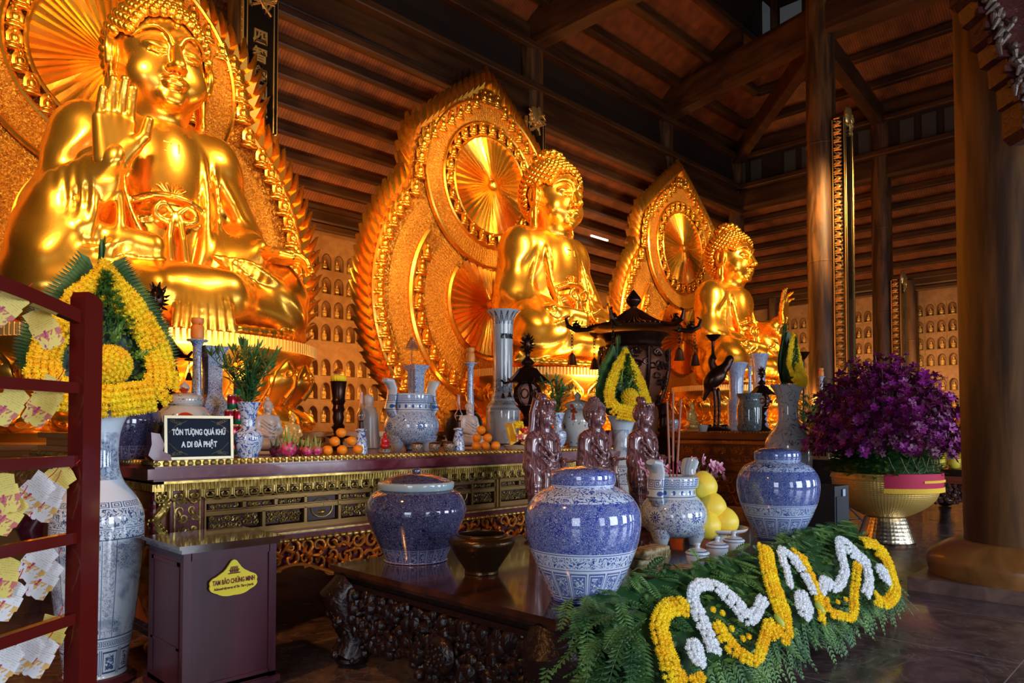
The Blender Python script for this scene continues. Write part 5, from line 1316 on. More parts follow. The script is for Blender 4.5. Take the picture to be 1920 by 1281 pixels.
# ---------------------------------------------------------------- pomelos, cups, cakes
PLATEM = mat('white_plate', (.62, .60, .58), .15, coat=.4)
pp = onz(1350, 994, TZ+.09)
t = lathe_thing('footed_plate', 'white footed plate under the pomelos', 'plate', (pp.x, pp.y, TZ), [('dish', [(0, .085), (.15, .085), (.185, .10), (.20, .115), (.205, .112), (.18, .085), (.06, .07), (.055, .02), (.075, 0), (0, 0)], PLATEM, 2)])
pf = None; dpp = (pp-EYE).dot(_F)
for i, (px, py, r, dd, w_) in enumerate(((1318, 912, 27, .04, 'topmost'), (1335, 951, 27, -.02, 'second from the top'), (1359, 978, 26, -.05, 'lowest right'), (1325, 985, 27, -.09, 'lowest left at the front'), (1300, 975, 24, .10, 'lowest at the back behind the censer'))):
    p = ond(px, py, dpp+dd); rr = r*mpp(p)
    lab = 'yellow pomelo, %s of the pile beside the censer' % w_
    if pf is None:
        pf = thing('pomelo', lab, 'pomelo', p, 0, 'pomelos on the footed plate'); M = MB(); M.lathe([(0, -.93), (.35, -.92), (.75, -.68), (.98, -.15), (.93, .32), (.62, .78), (.30, 1.0), (.12, 1.08), (0, 1.06)], (0, 0, 0), 28, sm=4); M.build('rind', FRUIT, pf); M = MB(); M.lathe([(.05, 1.05), (.04, 1.12), (0, 1.13)], (0, 0, 0), 8); M.build('stem', DLEAF, pf); pf.scale = (rr,)*3
    else: dup(pf, p, i*1.3, lab, None, rr)
CUPM = porc('tea_cup_glaze', [(.02, .065, 'land'), (.085, .09, 'solid'), (.105, .11, 'solid')], blue=(.02, .05, .2), white=(.50, .56, .62), R=.05)
cp = None
for i, (px, py, w_) in enumerate(((1308, 1068, 'nearest the leaf-wrapped cakes'), (1345, 1053, 'in the middle of the row'), (1376, 1041, 'furthest right of the row'))):
    c = back(P_(px, py, TZ), .05); lab = 'small lidded blue and white cup %s' % w_
    if cp is None: cp = lathe_thing('lidded_cup', lab, 'cup', c, [('body', [(0, 0), (.05, 0), (.058, .01), (.068, .05), (.07, .085), (.066, .092), (0, .092)], CUPM, 3), ('lid', [(.073, .090), (.073, .098), (.05, .115), (.018, .124), (.014, .135), (.02, .150), (.012, .158), (0, .160)], CUPM, 3)], 'lidded cups on the low table', 24)
    else: dup(cp, c, .7*i, lab)
LW = mat('banana_leaf_wrap', (.22, .16, .06), .5, cf=lambda g: g.mix(g.noise(24, 4, 1, g.xyz(g.x*.3, g.y, g.z)).ss(.35, .65), (.10, .075, .022), (.36, .26, .12)))
LWE = mat('leaf_wrap_end', (.42, .36, .20), .6); TIE = mat('bamboo_tie', (.55, .42, .22), .5)
cake = None; ck = [(1238, 1078, 0, 'bottom front'), (1236, 1058, 1, 'second layer'), (1243, 1033, 2, 'topmost'), (1285, 1062, 1, 'lower right'), (1276, 1048, 2, 'upper right'), (1262, 1096, 0, 'lying at the very front')]
zs_ = {0: TZ, 1: TZ+.055, 2: TZ+.11}
cbase = P_(1236, 1085, TZ); ckl = [(0, 0, 0), (.01, .04, 1), (.02, .02, 2), (.21, .10, 0), (.20, .08, 1), (.13, -.10, 0)]
for i, (dx, dy, l) in enumerate(ckl):
    p = Vector((cbase.x+dx, cbase.y+.05+dy, TZ+.029+.0575*l)); lab = 'rectangular leaf-wrapped rice cake, %s of the stack' % ck[i][3]
    if cake is None:
        cake = t = thing('leaf_wrapped_cake', lab, 'cake', p, -.08, 'leaf-wrapped cakes by the big jar'); M = MB(); L = .13
        pr = []
        for xx, q in ((-L, .8), (-L+.012, 1), (L-.012, 1), (L, .8)): pr.append([(xx, a*.055*q, b*.028*q) for a, b in ((-1, -.8), (-.85, -1), (.85, -1), (1, -.8), (1, .8), (.85, 1), (-.85, 1), (-1, .8))])
        vs = [v for r_ in pr for v in r_]; M.add(vs, [(8*k+j, 8*k+(j+1) % 8, 8*k+8+(j+1) % 8, 8*k+8+j) for k in range(3) for j in range(8)]+[tuple(range(7, -1, -1)), tuple(range(24, 32))]); M.build('wrap', LW, t, ang=60)
        for xx in (-.08, -.03, .03, .08):
            M = MB(); M.tube([(xx, a*.0565, b*.0285) for a, b in ((-1, -1), (1, -1), (1, 1), (-1, 1))], .002, 4, cl=True); M.build('tie', TIE, t)
    else: dup(cake, p, (-.08, -.05, .02, .5, .45, .1)[i], lab)
# ---------------------------------------------------------------- standing glazed statuettes
PURP = mat('liver_glaze', rough=.12, coat=.6, cf=lambda g: g.mix((((g.noise(3.5, 3, 1.5, g.xyz(g.x*2.2, g.y*2.2, g.z*.5))*9).fr()-.5).abs()).ss(.05, .5), (.085, .030, .032), (.23, .115, .12)))
def stand_body(kind):
    V = Vox((-.24, -.24, -.0), (.24, .20, 1.1), .0068)
    V.ell((0, 0, .03), (.16, .15, .045), .02)
    V.cap((0, .0, .08), (0, .01, .45), .105, .125, .05); V.cap((0, .01, .45), (0, .01, .74), .12, .10, .05); V.cap((-.075, .01, .79), (.075, .01, .79), .058, .058, .06)
    V.cap((0, .01, .82), (0, -.005, .90), .035, .032, .02)
    for s in (-1, 1): V.cap((s*.125, .01, .77), (s*.155, .0, .58), .052, .052, .03); V.ell((s*.14, -.02, .48), (.05, .075, .16), .05)
    V.cap((.155, -.01, .58), (.09, -.145, .60), .045, .028, .03); V.cap((-.155, -.01, .58), (-.06, -.14, .50), .045, .028, .03)
    V.cap((.09, -.14, .60), (.09, -.16, .36), .022, .028, .03); V.cap((-.10, -.12, .52), (-.12, -.13, .28), .025, .03, .03)
    for i in range(7):
        x = -.075+i*.025; V.rope([(x*.6, -.105, .62), (x, -.128, .40), (x*1.25, -.122, .10)], (.010, .013), .012)
    for i in range(5): V.rope([(-.10, -.07, .74-.05*i), (-.02, -.125, .66-.055*i), (.085, -.10, .70-.05*i)], (.008, .009), .012)
    for s in (-1, 1): V.rope([(s*.05, -.03, .86), (s*.075, -.09, .76), (s*.02, -.125, .63)], (.012, .010), .012)
    for s in (-1, 1):
        for i in range(4): V.rope([(s*(.10+.02*i), -.085+.01*i, .56), (s*(.115+.02*i), -.10+.01*i, .42), (s*(.10+.025*i), -.095, .14)], (.006, .009), .012)
    V.cut(zmin=.0); return V
stb = {}
def standing(px, py, z, kind, lab):
    c = back(P_(px, py, z), .12); s = 1.0
    t = thing('standing_statuette', lab, 'statuette', c, 0, 'glazed statuettes behind the jars'); M = MB()
    if 'b' not in stb: stb['b'] = stand_body(0).mesh()
    V, F = stb['b']; M.add(V.tolist(), F.tolist()); hs = .135
    Vh, Fh = HEADV; M.add((Vh[:, :]*hs*.98+np.array((0, -.012, .875))).tolist(), Fh.tolist())
    H = Vox((-.16, -.32, .42), (.2, -.08, .72), .004)
    hand(H, (.088, -.15, .605), (-.1, -1, .02), (0, -.1, 1), 1, .115, (8, 9, 10, 12), k=.004); hand(H, (-.055, -.145, .50), (.45, -.85, -.15), (0, -.1, 1), -1, .115, (8, 9, 10, 12), k=.004); H.into(M)
    M.build('figure', PURP, t, ang=70)
    if kind == 'curls':
        o = bpy.data.objects.new('hair_curls', HAIRME.copy()); C.objects.link(o); o.parent = t; o.location = (0, -.012, .875); o.scale = (hs*.98,)*3
        o.data.materials.clear(); o.data.materials.append(PURP)
    else:
        M = MB(); q = Vector((0, -.012, .875))
        M.ball(q+Vector((0, .014, .115)), (.085, .09, .095), 20, 12); M.ball(q+Vector((0, .02, .215)), (.038, .04, .045), 14, 10); M.ball(q+Vector((0, .05, .235)), (.03, .03, .03), 10, 8)
        M.tube([q+Vector((.078*math.sin(a), -.082*math.cos(a)+.005, .145+.012*math.cos(a))) for a in np.linspace(-1.6, 1.6, 13)], .010, 7)
        for a in np.linspace(-.9, .9, 7): M.ball(q+Vector((.080*math.sin(a), -.088*math.cos(a), .168+.02*math.cos(a*1.2))), (.012, .008, .020), 8, 6)
        if kind == 'veil':
            for s_ in (-1, 1): M.tube([q+Vector((s_*.055, .03, .20)), q+Vector((s_*.082, .045, .10)), q+Vector((s_*.085, .05, .0)), q+Vector((s_*.12, .055, -.12))], [.035, .032, .03, .02], 10)
            M.ball(q+Vector((0, .055, .06)), (.085, .055, .15), 16, 10)
        M.build('hair_and_crown', PURP, t)
    return t
a0 = P_(1022, 1025, TZ)
standing(1019, 1016, TZ, 'veil', 'purplish-brown glazed standing figure with a veil and crown, left of three')
standing(1115, 1003, TZ, 'curls', 'purplish-brown glazed standing figure with curled hair, middle of three')
standing(1206, 992, TZ, 'knot', 'purplish-brown glazed standing figure with a hair knot, right of three')
# ---------------------------------------------------------------- chrysanthemum runner with ferns
def bloom(M, p, nrm, r, n=30, R=rnd):
    q = Vector(nrm).to_track_quat('Z', 'Y').to_matrix(); p = Vector(p)
    M.ball(p, r*.62, 7, 5)
    for i in range(n):
        z = 1-(i+.5)/n*1.15; a = i*2.39996+R.uniform(-.2, .2); s = math.sqrt(max(0, 1-z*z)); d = q@Vector((s*math.cos(a), s*math.sin(a), z)); t = d.orthogonal().normalized(); b = d.cross(t)
        ang = R.uniform(0, PI); u = (t*math.cos(ang)+b*math.sin(ang)); L = r*R.uniform(.85, 1.12)
        M.add([p+d*r*.3-u*r*.05, p+d*r*.78-u*r*.17, p+d*L, p+d*r*.78+u*r*.17], [(0, 1, 2, 3)])
def frond(M, p, d, up, L, w, n=13, droop=.35, R=rnd):
    p = Vector(p); d = Vector(d).normalized(); up = Vector(up); side = d.cross(up)
    side = side.normalized() if side.length > 1e-4 else d.orthogonal().normalized(); pts = []
    for i in range(n+1):
        t = i/n; pts.append(p+d*L*t+Vector((0, 0, -droop*L*t*t))+side*.0)
    M.tube(pts[::3]+[pts[-1]], .0016, 3)
    for i in range(1, n):
        t = i/n; ln = w*math.sin(PI*(.12+.80*t))*(1.05-t*.3); dd = (pts[i+1]-pts[i]).normalized()
        for s in (-1, 1):
            v = (side*s*.9+dd*.55).normalized(); a = pts[i]; hwid = L/n*.42; k = a+v*ln*.5+dd*0; nn = dd.cross(v)*ln*.10
            M.add([a-dd*hwid*.5, k-dd*hwid+nn, a+v*ln, k+dd*hwid+nn, a+dd*hwid*.5], [(0, 1, 2, 3, 4)])
L1, L2 = (2.22, .735), (1.84, .26)      # the garland's sloping face, back-top edge to lower front edge
def slope(px, py, lift=0):
    n_ = Vector((0, -(L1[1]-L2[1]), (L1[0]-L2[0]))).normalized(); o = Vector((0, L1[0], L1[1]))+n_*lift; r = ray(px, py); return EYE+r*((o-EYE).dot(n_)/r.dot(n_)), n_
def pxy(p): v = Vector(p)-EYE; q = v.dot(_F); return (960+FPX*v.dot(_R)/q, 760-FPX*v.dot(_U)/q)
def pxlen(p, s): a = pxy(p); b = pxy(Vector(p)+s*.01); return max(100*math.hypot(a[0]-b[0], a[1]-b[1]), 110)
bands = [
 ('yellow_border', 'Y', [(1285, 1143), (1262, 1140), (1240, 1150), (1231, 1172), (1235, 1200), (1245, 1235), (1254, 1262), (1270, 1290)], 40),
 ('yellow_border', 'Y', [(1285, 1285), (1310, 1272)], 22),
 ('white_disc', 'W', [(1292, 1202), (1299, 1228), (1304, 1256)], 38),
 ('white_wave', 'W', [(1337, 1236), (1324, 1200), (1307, 1162), (1294, 1130), (1296, 1108), (1316, 1100), (1345, 1109), (1376, 1137), (1401, 1165), (1414, 1148), (1425, 1128)], 26),
 ('yellow_wave', 'Y', [(1336, 1165), (1354, 1202), (1383, 1231), (1408, 1243), (1423, 1212), (1436, 1174), (1455, 1196), (1470, 1202)], 24),
 ('yellow_arch', 'Y', [(1430, 1025), (1436, 1068), (1448, 1112), (1461, 1149), (1467, 1190)], 38),
 ('white_arch', 'W', [(1474, 1108), (1469, 1075), (1458, 1037), (1478, 1046), (1489, 1058), (1508, 1090), (1520, 1118)], 15),
 ('yellow_edge', 'Y', [(1476, 1036), (1495, 1050), (1508, 1070), (1523, 1105), (1531, 1140), (1534, 1170)], 17),
 ('white_disc', 'W', [(1500, 1114), (1502, 1140), (1500, 1162)], 48),
 ('yellow_wave', 'Y', [(1541, 1124), (1547, 1149), (1570, 1158), (1592, 1158), (1596, 1115), (1602, 1062)], 20),
 ('white_wave', 'W', [(1533, 1120), (1541, 1093), (1562, 1105), (1578, 1075), (1572, 1042), (1571, 1017), (1594, 1036), (1618, 1061), (1624, 1095), (1617, 1118)], 22),
 ('yellow_arch', 'Y', [(1608, 1020), (1634, 1024), (1655, 1048), (1667, 1080), (1673, 1112), (1655, 1134), (1635, 1122)], 26),
 ('white_disc', 'W', [(1645, 1062), (1652, 1080), (1658, 1098)], 32)]
gt = thing('flower_runner', 'long runner of yellow and white chrysanthemums on fern, along the table front', 'flower arrangement', (TX0, 2.0, TZ))
off = Vector((TX0, 2.0, TZ)); GR = random.Random(3)
for nm, c_, pts, w_ in bands:
    M = MB(); P3 = [slope(a, b, .05)[0] for a, b in pts]; n_ = slope(*pts[0])[1]; st_ = .021
    cr = [Vector(v) for v in crom3([tuple(v) for v in P3], 8)]; acc = 0; run = 0; tot_ = sum((q-p).length for p, q in zip(cr, cr[1:]))
    for a, b in zip(cr, cr[1:]):
        L = (b-a).length; acc += L; run += L
        while acc >= st_:
            acc -= st_; d = (b-a).normalized(); s = d.cross(n_).normalized(); wm = w_*1.05/pxlen(b, s)*(math.sqrt(max(.08, 1-(2*run/tot_-1)**2)) if 'disc' in nm else 1); m = max(1, round(wm/.026))
            for j in range(m):
                u = ((j+.5)/m-.5)*2; q = b+s*(u*wm*.44+GR.uniform(-.004, .004))+d*GR.uniform(-.006, .006)+n_*(.035*math.sqrt(max(0, 1-u*u))+GR.uniform(-.003, .003))
                bloom(M, q-off, (n_+s*u*.7+Vector((GR.uniform(-.2, .2), GR.uniform(-.2, .2), 0))), GR.uniform(.017, .022), 22, GR)
    M.build(nm, YEL if c_ == 'Y' else WHI, gt, smooth=False)
M = MB()
for a, b in ((1354, 1150), (1371, 1179), (1392, 1198), (1403, 1194), (1570, 1129), (1585, 1124), (1336, 1143)):
    q, n_ = slope(a, b, .07); bloom(M, q-off, n_, .021, 40, GR)
M.build('yellow_buds', YEL, gt, smooth=False)
M = MB()
for a, b in ((1461, 1164), (1537, 1140)):
    q, n_ = slope(a, b, .085); R_ = n_.to_track_quat('Z', 'Y').to_matrix(); M.ball(q-off, (.02, .045, .02), 12, 8, R_)
M.build('green_buds', mat('lime_bud', (.42, .50, .06), .5), gt)
M = MB()   # fern body
xa, xb = slope(1200, 1240)[0].x-.15, slope(1680, 1090)[0].x+.05
for i in range(430):
    x = GR.uniform(xa, xb); v = GR.random()**.8; y = L1[0]+(L2[0]-L1[0])*v; z = L1[1]+(L2[1]-L1[1])*v
    d = Vector((GR.uniform(-.8, .8), -.5-.5*v+GR.uniform(-.3, .3), .55-1.15*v+GR.uniform(-.3, .3)))
    frond(M, Vector((x, y+.05, z-.03))-off, d, (0, -.3, 1), GR.uniform(.12, .22), GR.uniform(.035, .06), 10, .35, GR)
for i in range(120):     # back edge, lying over the table
    x = GR.uniform(xa, xb)
    if 2.66 < x < 3.35 or x < 4.9: continue
    frond(M, Vector((x, 2.25, TZ+.05))-off, (GR.uniform(-.7, .7), GR.uniform(.2, .9), GR.uniform(.0, .5)), (0, 0, 1), GR.uniform(.12, .19), .05, 10, .3, GR)
for i in range(330):     # lying on the upper slope
    x = GR.uniform(xa, xb); v = GR.random()*.5; frond(M, Vector((x, L1[0]+(L2[0]-L1[0])*v+.02, L1[1]+(L2[1]-L1[1])*v+.015))-off, (GR.uniform(-1, 1), GR.uniform(-.8, .12), GR.uniform(-.25, .15)-.4*v), (0, -.3, 1), GR.uniform(.10, .17), .045, 10, .12, GR)
for i in range(110):     # left end spilling over the corner
    p = Vector((xa+GR.uniform(-.12, .15), GR.uniform(1.85, 2.25), GR.uniform(.25, .70))); frond(M, p-off, (-1+GR.uniform(-.2, .8), GR.uniform(-.6, .5), GR.uniform(-.5, .5)), (0, 0, 1), GR.uniform(.16, .28), .055, 11, .35, GR)
for i in range(110):     # lower fringe
    x = GR.uniform(xa, xb); frond(M, Vector((x, 1.88, GR.uniform(.2, .34)))-off, (GR.uniform(-.5, .5), -.4, -1), (0, -1, 0), GR.uniform(.14, .26), .05, 10, .1, GR)
M.build('fern_bed', FERN, gt, smooth=False)
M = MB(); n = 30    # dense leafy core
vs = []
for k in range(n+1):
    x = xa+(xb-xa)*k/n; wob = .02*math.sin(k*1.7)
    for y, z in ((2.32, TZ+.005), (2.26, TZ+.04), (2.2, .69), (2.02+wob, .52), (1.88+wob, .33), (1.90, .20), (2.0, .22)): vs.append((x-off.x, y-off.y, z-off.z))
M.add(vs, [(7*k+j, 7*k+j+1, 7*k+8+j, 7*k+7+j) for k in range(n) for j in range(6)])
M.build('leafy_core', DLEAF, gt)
M = MB()
for i in range(450):
    x = GR.uniform(xa, xb); v = .25+.75*GR.random(); y = L1[0]+(L2[0]-L1[0])*v; z = L1[1]+(L2[1]-L1[1])*v+.02
    p = Vector((x, y, z))-off; a = Vector((GR.uniform(-1, 1), GR.uniform(-1, -.1), GR.uniform(-.3, 1))).normalized(); b = a.orthogonal().normalized()
    M.add([p, p+a*.03+b*.012, p+a*.055, p+a*.03-b*.012], [(0, 1, 2, 3)])
M.build('small_leaves', LEAF, gt, smooth=False)
# ---------------------------------------------------------------- tall vases with flower cones
def tall_vase(loc, s, lab, mm, top=1.6):
    pr = [(0, 0), (.155, 0), (.165, .02), (.175, .10), (.215, .38), (.245, .68), (.25, .88), (.24, .96), (.20, 1.04), (.14, 1.12), (.112, 1.20), (.105, 1.30), (.115, 1.42), (.15, 1.52), (.185, 1.575), (.18, 1.58), (.15, 1.565), (.10, 1.45), (0, 1.4)]
    return lathe_thing('floor_vase', lab, 'vase', loc, [('body', [(r*s, z*s) for r, z in pr], mm, 4), ('foot_stand', [(0, -.05), (.21*s, -.05), (.22*s, -.03), (.20*s, -.015), (.19*s, .0), (0, .0)], BOXW, 1)])
VA = porc('landscape_vase_glaze', [(.02, .17, 'petals', 11), (.18, .184, 'solid'), (.19, .225, 'fret', 30), (.24, .80, 'land'), (.235, .81, 'panel', (5,)), (.81, .86, 'vine', 26), (.865, .869, 'solid'), (.875, .98, 'vine', 22), (.985, 1.02, 'fret', 20), (1.14, 1.42, 'land')], blue=(.025, .07, .19), white=(.62, .70, .78), R=.25)
vl = ond(183, 1000, 4.32); tall_vase((vl.x, vl.y, .05), 1.0, 'tall blue and white landscape vase behind the card rack', VA)
VB = porc('branch_vase_glaze', [(.02, 3, 'twig', 6)], blue=(.05, .05, .06), white=(.60, .60, .62), R=.3)
v2 = ond(1168, 1000, 8.4); tall_vase((v2.x, v2.y, .05), 1.0, 'tall white vase at the right end of the front altar', VA)
v3 = ond(1480, 1000, 10.4); tall_vase((v3.x, v3.y, .05), 1.30, 'tall white vase with sketchy branches behind the right jar', VB)
def flower_cone(loc, s, lab, face=-PI/2, lean=0):
    """teardrop arrangement: palm leaf fan behind, yellow border, green inside, big ball bloom"""
    t = thing('flower_cone', lab, 'flower arrangement', loc, face+PI/2); Rr = random.Random(int(loc[0]*100))
    M = MB()      # palm fan behind
    def outl(v, hw_=.44): return hw_*math.sin(PI*min(1, v*.55+.30))**1.0*(1-v**1.9)*(1 if v > .1 else .8+2*v)
    for i in range(46):
        v = i/45; z = .05+v*1.0
        for sx in (-1, 1):
            b = Vector((0, .10, z-.05)); e = Vector((sx*(outl(v)+.10), .04, z+.14)); 
            if v > .9: e = Vector((sx*.02, .05, z+.18))
            mid = (b+e)/2+Vector((0, .03, .02)); w_ = Vector((0, 0, .035))
            M.add([b-w_, mid-w_, e, mid+w_, b+w_], [(0, 1, 2, 3, 4)]); M.add([b-w_+Vector((0, -.03, 0)), mid-w_*.6+Vector((0, -.05, 0)), e+Vector((0, -.03, -.02)), mid+w_+Vector((0, -.05, 0))], [(0, 1, 2, 3)])
    M.tube([(0, .1, 0), (0, .1, .9), (0, .08, 1.18)], [.05, .03, .008], 6)
    M.build('palm_fan', DLEAF if 0 else FERN, t, smooth=False)
    M = MB()      # dark leaf filler
    for i in range(700):
        v = Rr.random(); x = Rr.uniform(-1, 1)*outl(v)*.8; p = Vector((x, -.02-.10*(1-(x/.45)**2), .06+v*.85)); a = Vector((Rr.uniform(-1, 1), Rr.uniform(-1, -.2), Rr.uniform(-1, 1))).normalized(); b = a.orthogonal().normalized()
        M.add([p, p+a*.03+b*.014, p+a*.055, p+a*.03-b*.014], [(0, 1, 2, 3)])
    M.build('leaf_filler', LEAF, t, smooth=False)
    M = MB(); M.add([(sx*outl(v)*.9, .0, .04+v*.9) for v in [k/10 for k in range(11)] for sx in (-1, 1)], [(2*k, 2*k+1, 2*k+3, 2*k+2) for k in range(10)]); M.build('backing_foam', DLEAF, t)
    M = MB()
    loop = []
    for k in range(61):
        u = k/60*2-1      # -1..1 around from apex to apex through the bottom
        v = abs(u); sx = 1 if u > 0 else -1
        loop.append(Vector((sx*outl(v)*.86, -.05-.05*(1-v), .07+.90*v+(.0 if v > .12 else 0))))
    loop[30] = Vector((0, -.16, .05))
    for k in range(22, 39): f = 1-abs(k-30)/9; loop[k].y -= .10*max(0, f); 
    for k in range(60):
        a, b = loop[k], loop[k+1]; L = (b-a).length; m = max(1, int(L/.032)); v = abs((k+.5)/60*2-1); wd = (.125 if v > .2 else .15) if v < .7 else .125*(1-v)*3+.03
        for j in range(m):
            p = a.lerp(b, (j+.5)/m); d = (b-a).normalized(); s_ = d.cross(Vector((0, -1, 0))).normalized()
            for q in range(5):
                w_ = ((q+.5)/5-.5)*2; bloom(M, p+s_*w_*wd*.7+Vector((0, -.05*math.sqrt(1-w_*w_)+Rr.uniform(-.006, .006), 0)), Vector((0, -1, .1))+s_*w_, Rr.uniform(.030, .040), 20, Rr)
    for k in range(70):
        v = Rr.uniform(.68, 1.0); bloom(M, (Rr.uniform(-1, 1)*(outl(v)*.8+.02), -.08-.03*Rr.random(), .09+.90*v), (Rr.uniform(-.3, .3), -1, .3), .036, 20, Rr)
    M.build('yellow_border', YEL, t, smooth=False)
    M = MB()
    for i in range(110):
        z = 1-(i+.5)/110*1.4; a = i*2.39996; r = math.sqrt(max(0, 1-z*z)); bloom(M, Vector((.03+.12*r*math.cos(a), -.14-.12*z, .30+.12*r*math.sin(a))), (r*math.cos(a), -z, r*math.sin(a)), .024, 14, Rr)
    M.ball((.03, -.14, .30), .115, 16, 10); M.build('ball_bloom', YEL, t, smooth=False)
    M = MB()
    for (x, z, a, L) in ((-.10, .42, 1.62, .26), (.04, .42, 1.25, .22), (.14, .34, .55, .24), (.16, .22, .18, .22)):
        d = Vector((math.cos(a), -.25, math.sin(a))); n_ = Vector((-math.sin(a), 0, math.cos(a))); p = Vector((x, -.10, z))
        M.add([p, p+d*L*.35-n_*.032+Vector((0, .012, 0)), p+d*L, p+d*L*.35+n_*.032+Vector((0, .012, 0)), p+d*L*.35+Vector((0, -.008, 0))], [(0, 1, 4), (1, 2, 4), (2, 3, 4), (3, 0, 4)])
    M.build('striped_leaves', YLEAF, t)
    t.scale = (s, s, s); t.rotation_euler[0] = lean
    return t
flower_cone((vl.x, vl.y-.02, 1.60), .88, 'large yellow chrysanthemum cone with a palm fan on the vase behind the rack', -PI/2-.12)
flower_cone((v2.x-.05, v2.y-.02, 1.60), .80, 'yellow chrysanthemum cone beside the pagoda burner', -PI/2-.2)
flower_cone((v3.x, v3.y-.02, 2.10), .74, 'yellow chrysanthemum cone on the branch-painted vase at right', -PI/2+.08)
# ================================================================ offerings on the altars
def at_(px, Y, z): p = onY(px, 800, Y); return Vector((p.x, Y, z))
def zof(py, p): r = ray(960+FPX*((Vector(p)-EYE).dot(_R)/(Vector(p)-EYE).dot(_F)), py); d = (Vector((p[0], p[1], 0))).length; return EYE.z+r.z*d/math.hypot(r.x, r.y)
CLR = mat('clear_glass', (.95, .95, .95), .03, trans=1, ior=1.3)
BW = lambda n, *b, **k: porc(n, list(b), blue=(.02, .06, .34), white=(.55, .62, .70), **k)
BWV = BW('bw_vine', (.0, 3, 'vine', 38)); BWB = BW('bw_bold', (0, 3, 'vine', 13)); WHC = mat('white_porcelain', (.62, .60, .58), .12, coat=.5)
STONEW = mat('pale_stone_figure', (.52, .42, .36), .35, coat=.2)
# framed sign
p = at_(375, 5.10, AZ); k = mpp(p); w_, h_ = 124*k, 82*k
t = thing('framed_sign', 'gilt framed dark sign with two lines of white capitals at the altar corner', 'sign', p, -.10); t.rotation_euler = (-.08, 0, -.10)
GF = mat('pale_gilt_frame', (.40, .33, .20), .38, .7)
M = MB(); b = .019
for (x0, x1, z0, z1) in ((-w_/2, w_/2, 0, b), (-w_/2, w_/2, h_-b, h_), (-w_/2, -w_/2+b, b, h_-b), (w_/2-b, w_/2, b, h_-b)): M.bx(x0, x1, -.012, .012, z0, z1)
M.build('frame', GF, t, smooth=False)
M = MB(); M.bx(-w_/2+.01, w_/2-.01, 0, .01, .01, h_-.01); M.build('board', mat('slate_blue_board', (.010, .015, .030), .6, spec=.15), t, smooth=False)
M = MB()
for sx in (-1, 1):
    for sz in (0, 1):
        cx = sx*(w_/2-b-.03); cz = (b+.028) if sz == 0 else h_-b-.028
        for q in range(5): M.tube([(a, -.003, c) for a, _, c in spiral(cx-sx*q*.014, cz+(-1 if sz else 1)*(-.012+.004*q), .014, 1.1, q, 8)], .0022, 4)
        M.tube([(cx+sx*.02, -.003, cz+(.07 if sz == 0 else -.07)), (cx-sx*.03, -.003, cz+(.02 if sz == 0 else -.02)), (cx-sx*.10, -.003, cz+(-.012 if sz == 0 else .012))], .003, 4)
M.build('corner_scrolls', GF, t)
LW_ = mat('white_lettering', (.85, .85, .82), .5)
text('TÔN TƯỢNG QUÁ KHỨ', .054, LW_, t, (0, -.004, h_*.62), name='upper_line', sx=.60, bold=.0022, ext=.001)
text('A DI ĐÀ PHẬT', .054, LW_, t, (0, -.004, h_*.34), name='lower_line', sx=.68, bold=.0022, ext=.001)
# fruit
def orange_at(p, r, lab, grp, first=[None]):
    if first[0] is None:
        o = first[0] = thing('orange', lab, 'orange', p, 0, grp); M = MB(); M.lathe([(0, -.92), (.4, -.88), (.85, -.5), (1, 0), (.86, .5), (.42, .86), (.08, .90), (0, .86)], (0, 0, 0), 20, sm=3); M.build('peel', ORAN, o); M = MB(); M.ball((0, 0, .89), (.07, .07, .03), 6, 4); M.build('stalk', DLEAF, o); o.scale = (r,)*3; return o
    return dup(first[0], p, rnd.uniform(0, 6), lab, grp, r)
for (px0, Yo, r_, nm, spots) in ((652, 5.12, .042, 'beside the dragon fruits', ((-33, 0, 0), (-9, 0, 0), (18, 0, 0), (-18, 1, 0), (10, 1, 0), (-4, 2, 0))), (907, 5.12, .046, 'before the seated white figure', ((-14, 0, 0), (3, 0, 0), (24, 0, 0), (-9, 1, .3), (12, 1, 0), (3, 2, 0)))):
    p0 = at_(px0, Yo, AZ)
    for j, (dx, l, _) in enumerate(spots):
        p = p0+Vector((dx*mpp(p0)*1.3, .03*l, r_*(.93+1.66*l))); orange_at(p, r_, 'orange in the small pyramid %s, %s layer' % (nm, ('bottom', 'middle', 'top')[l]), 'oranges '+nm)
DFR = mat('dragon_fruit_skin', (.62, .03, .13), .4, cf=lambda g: g.mix(g.noise(2, 2).ss(.4, .6), (.50, .02, .12), (.75, .10, .22)), coat=.2)
DFL = mat('dragon_fruit_leaf', (.30, .36, .06), .5); dfr = None
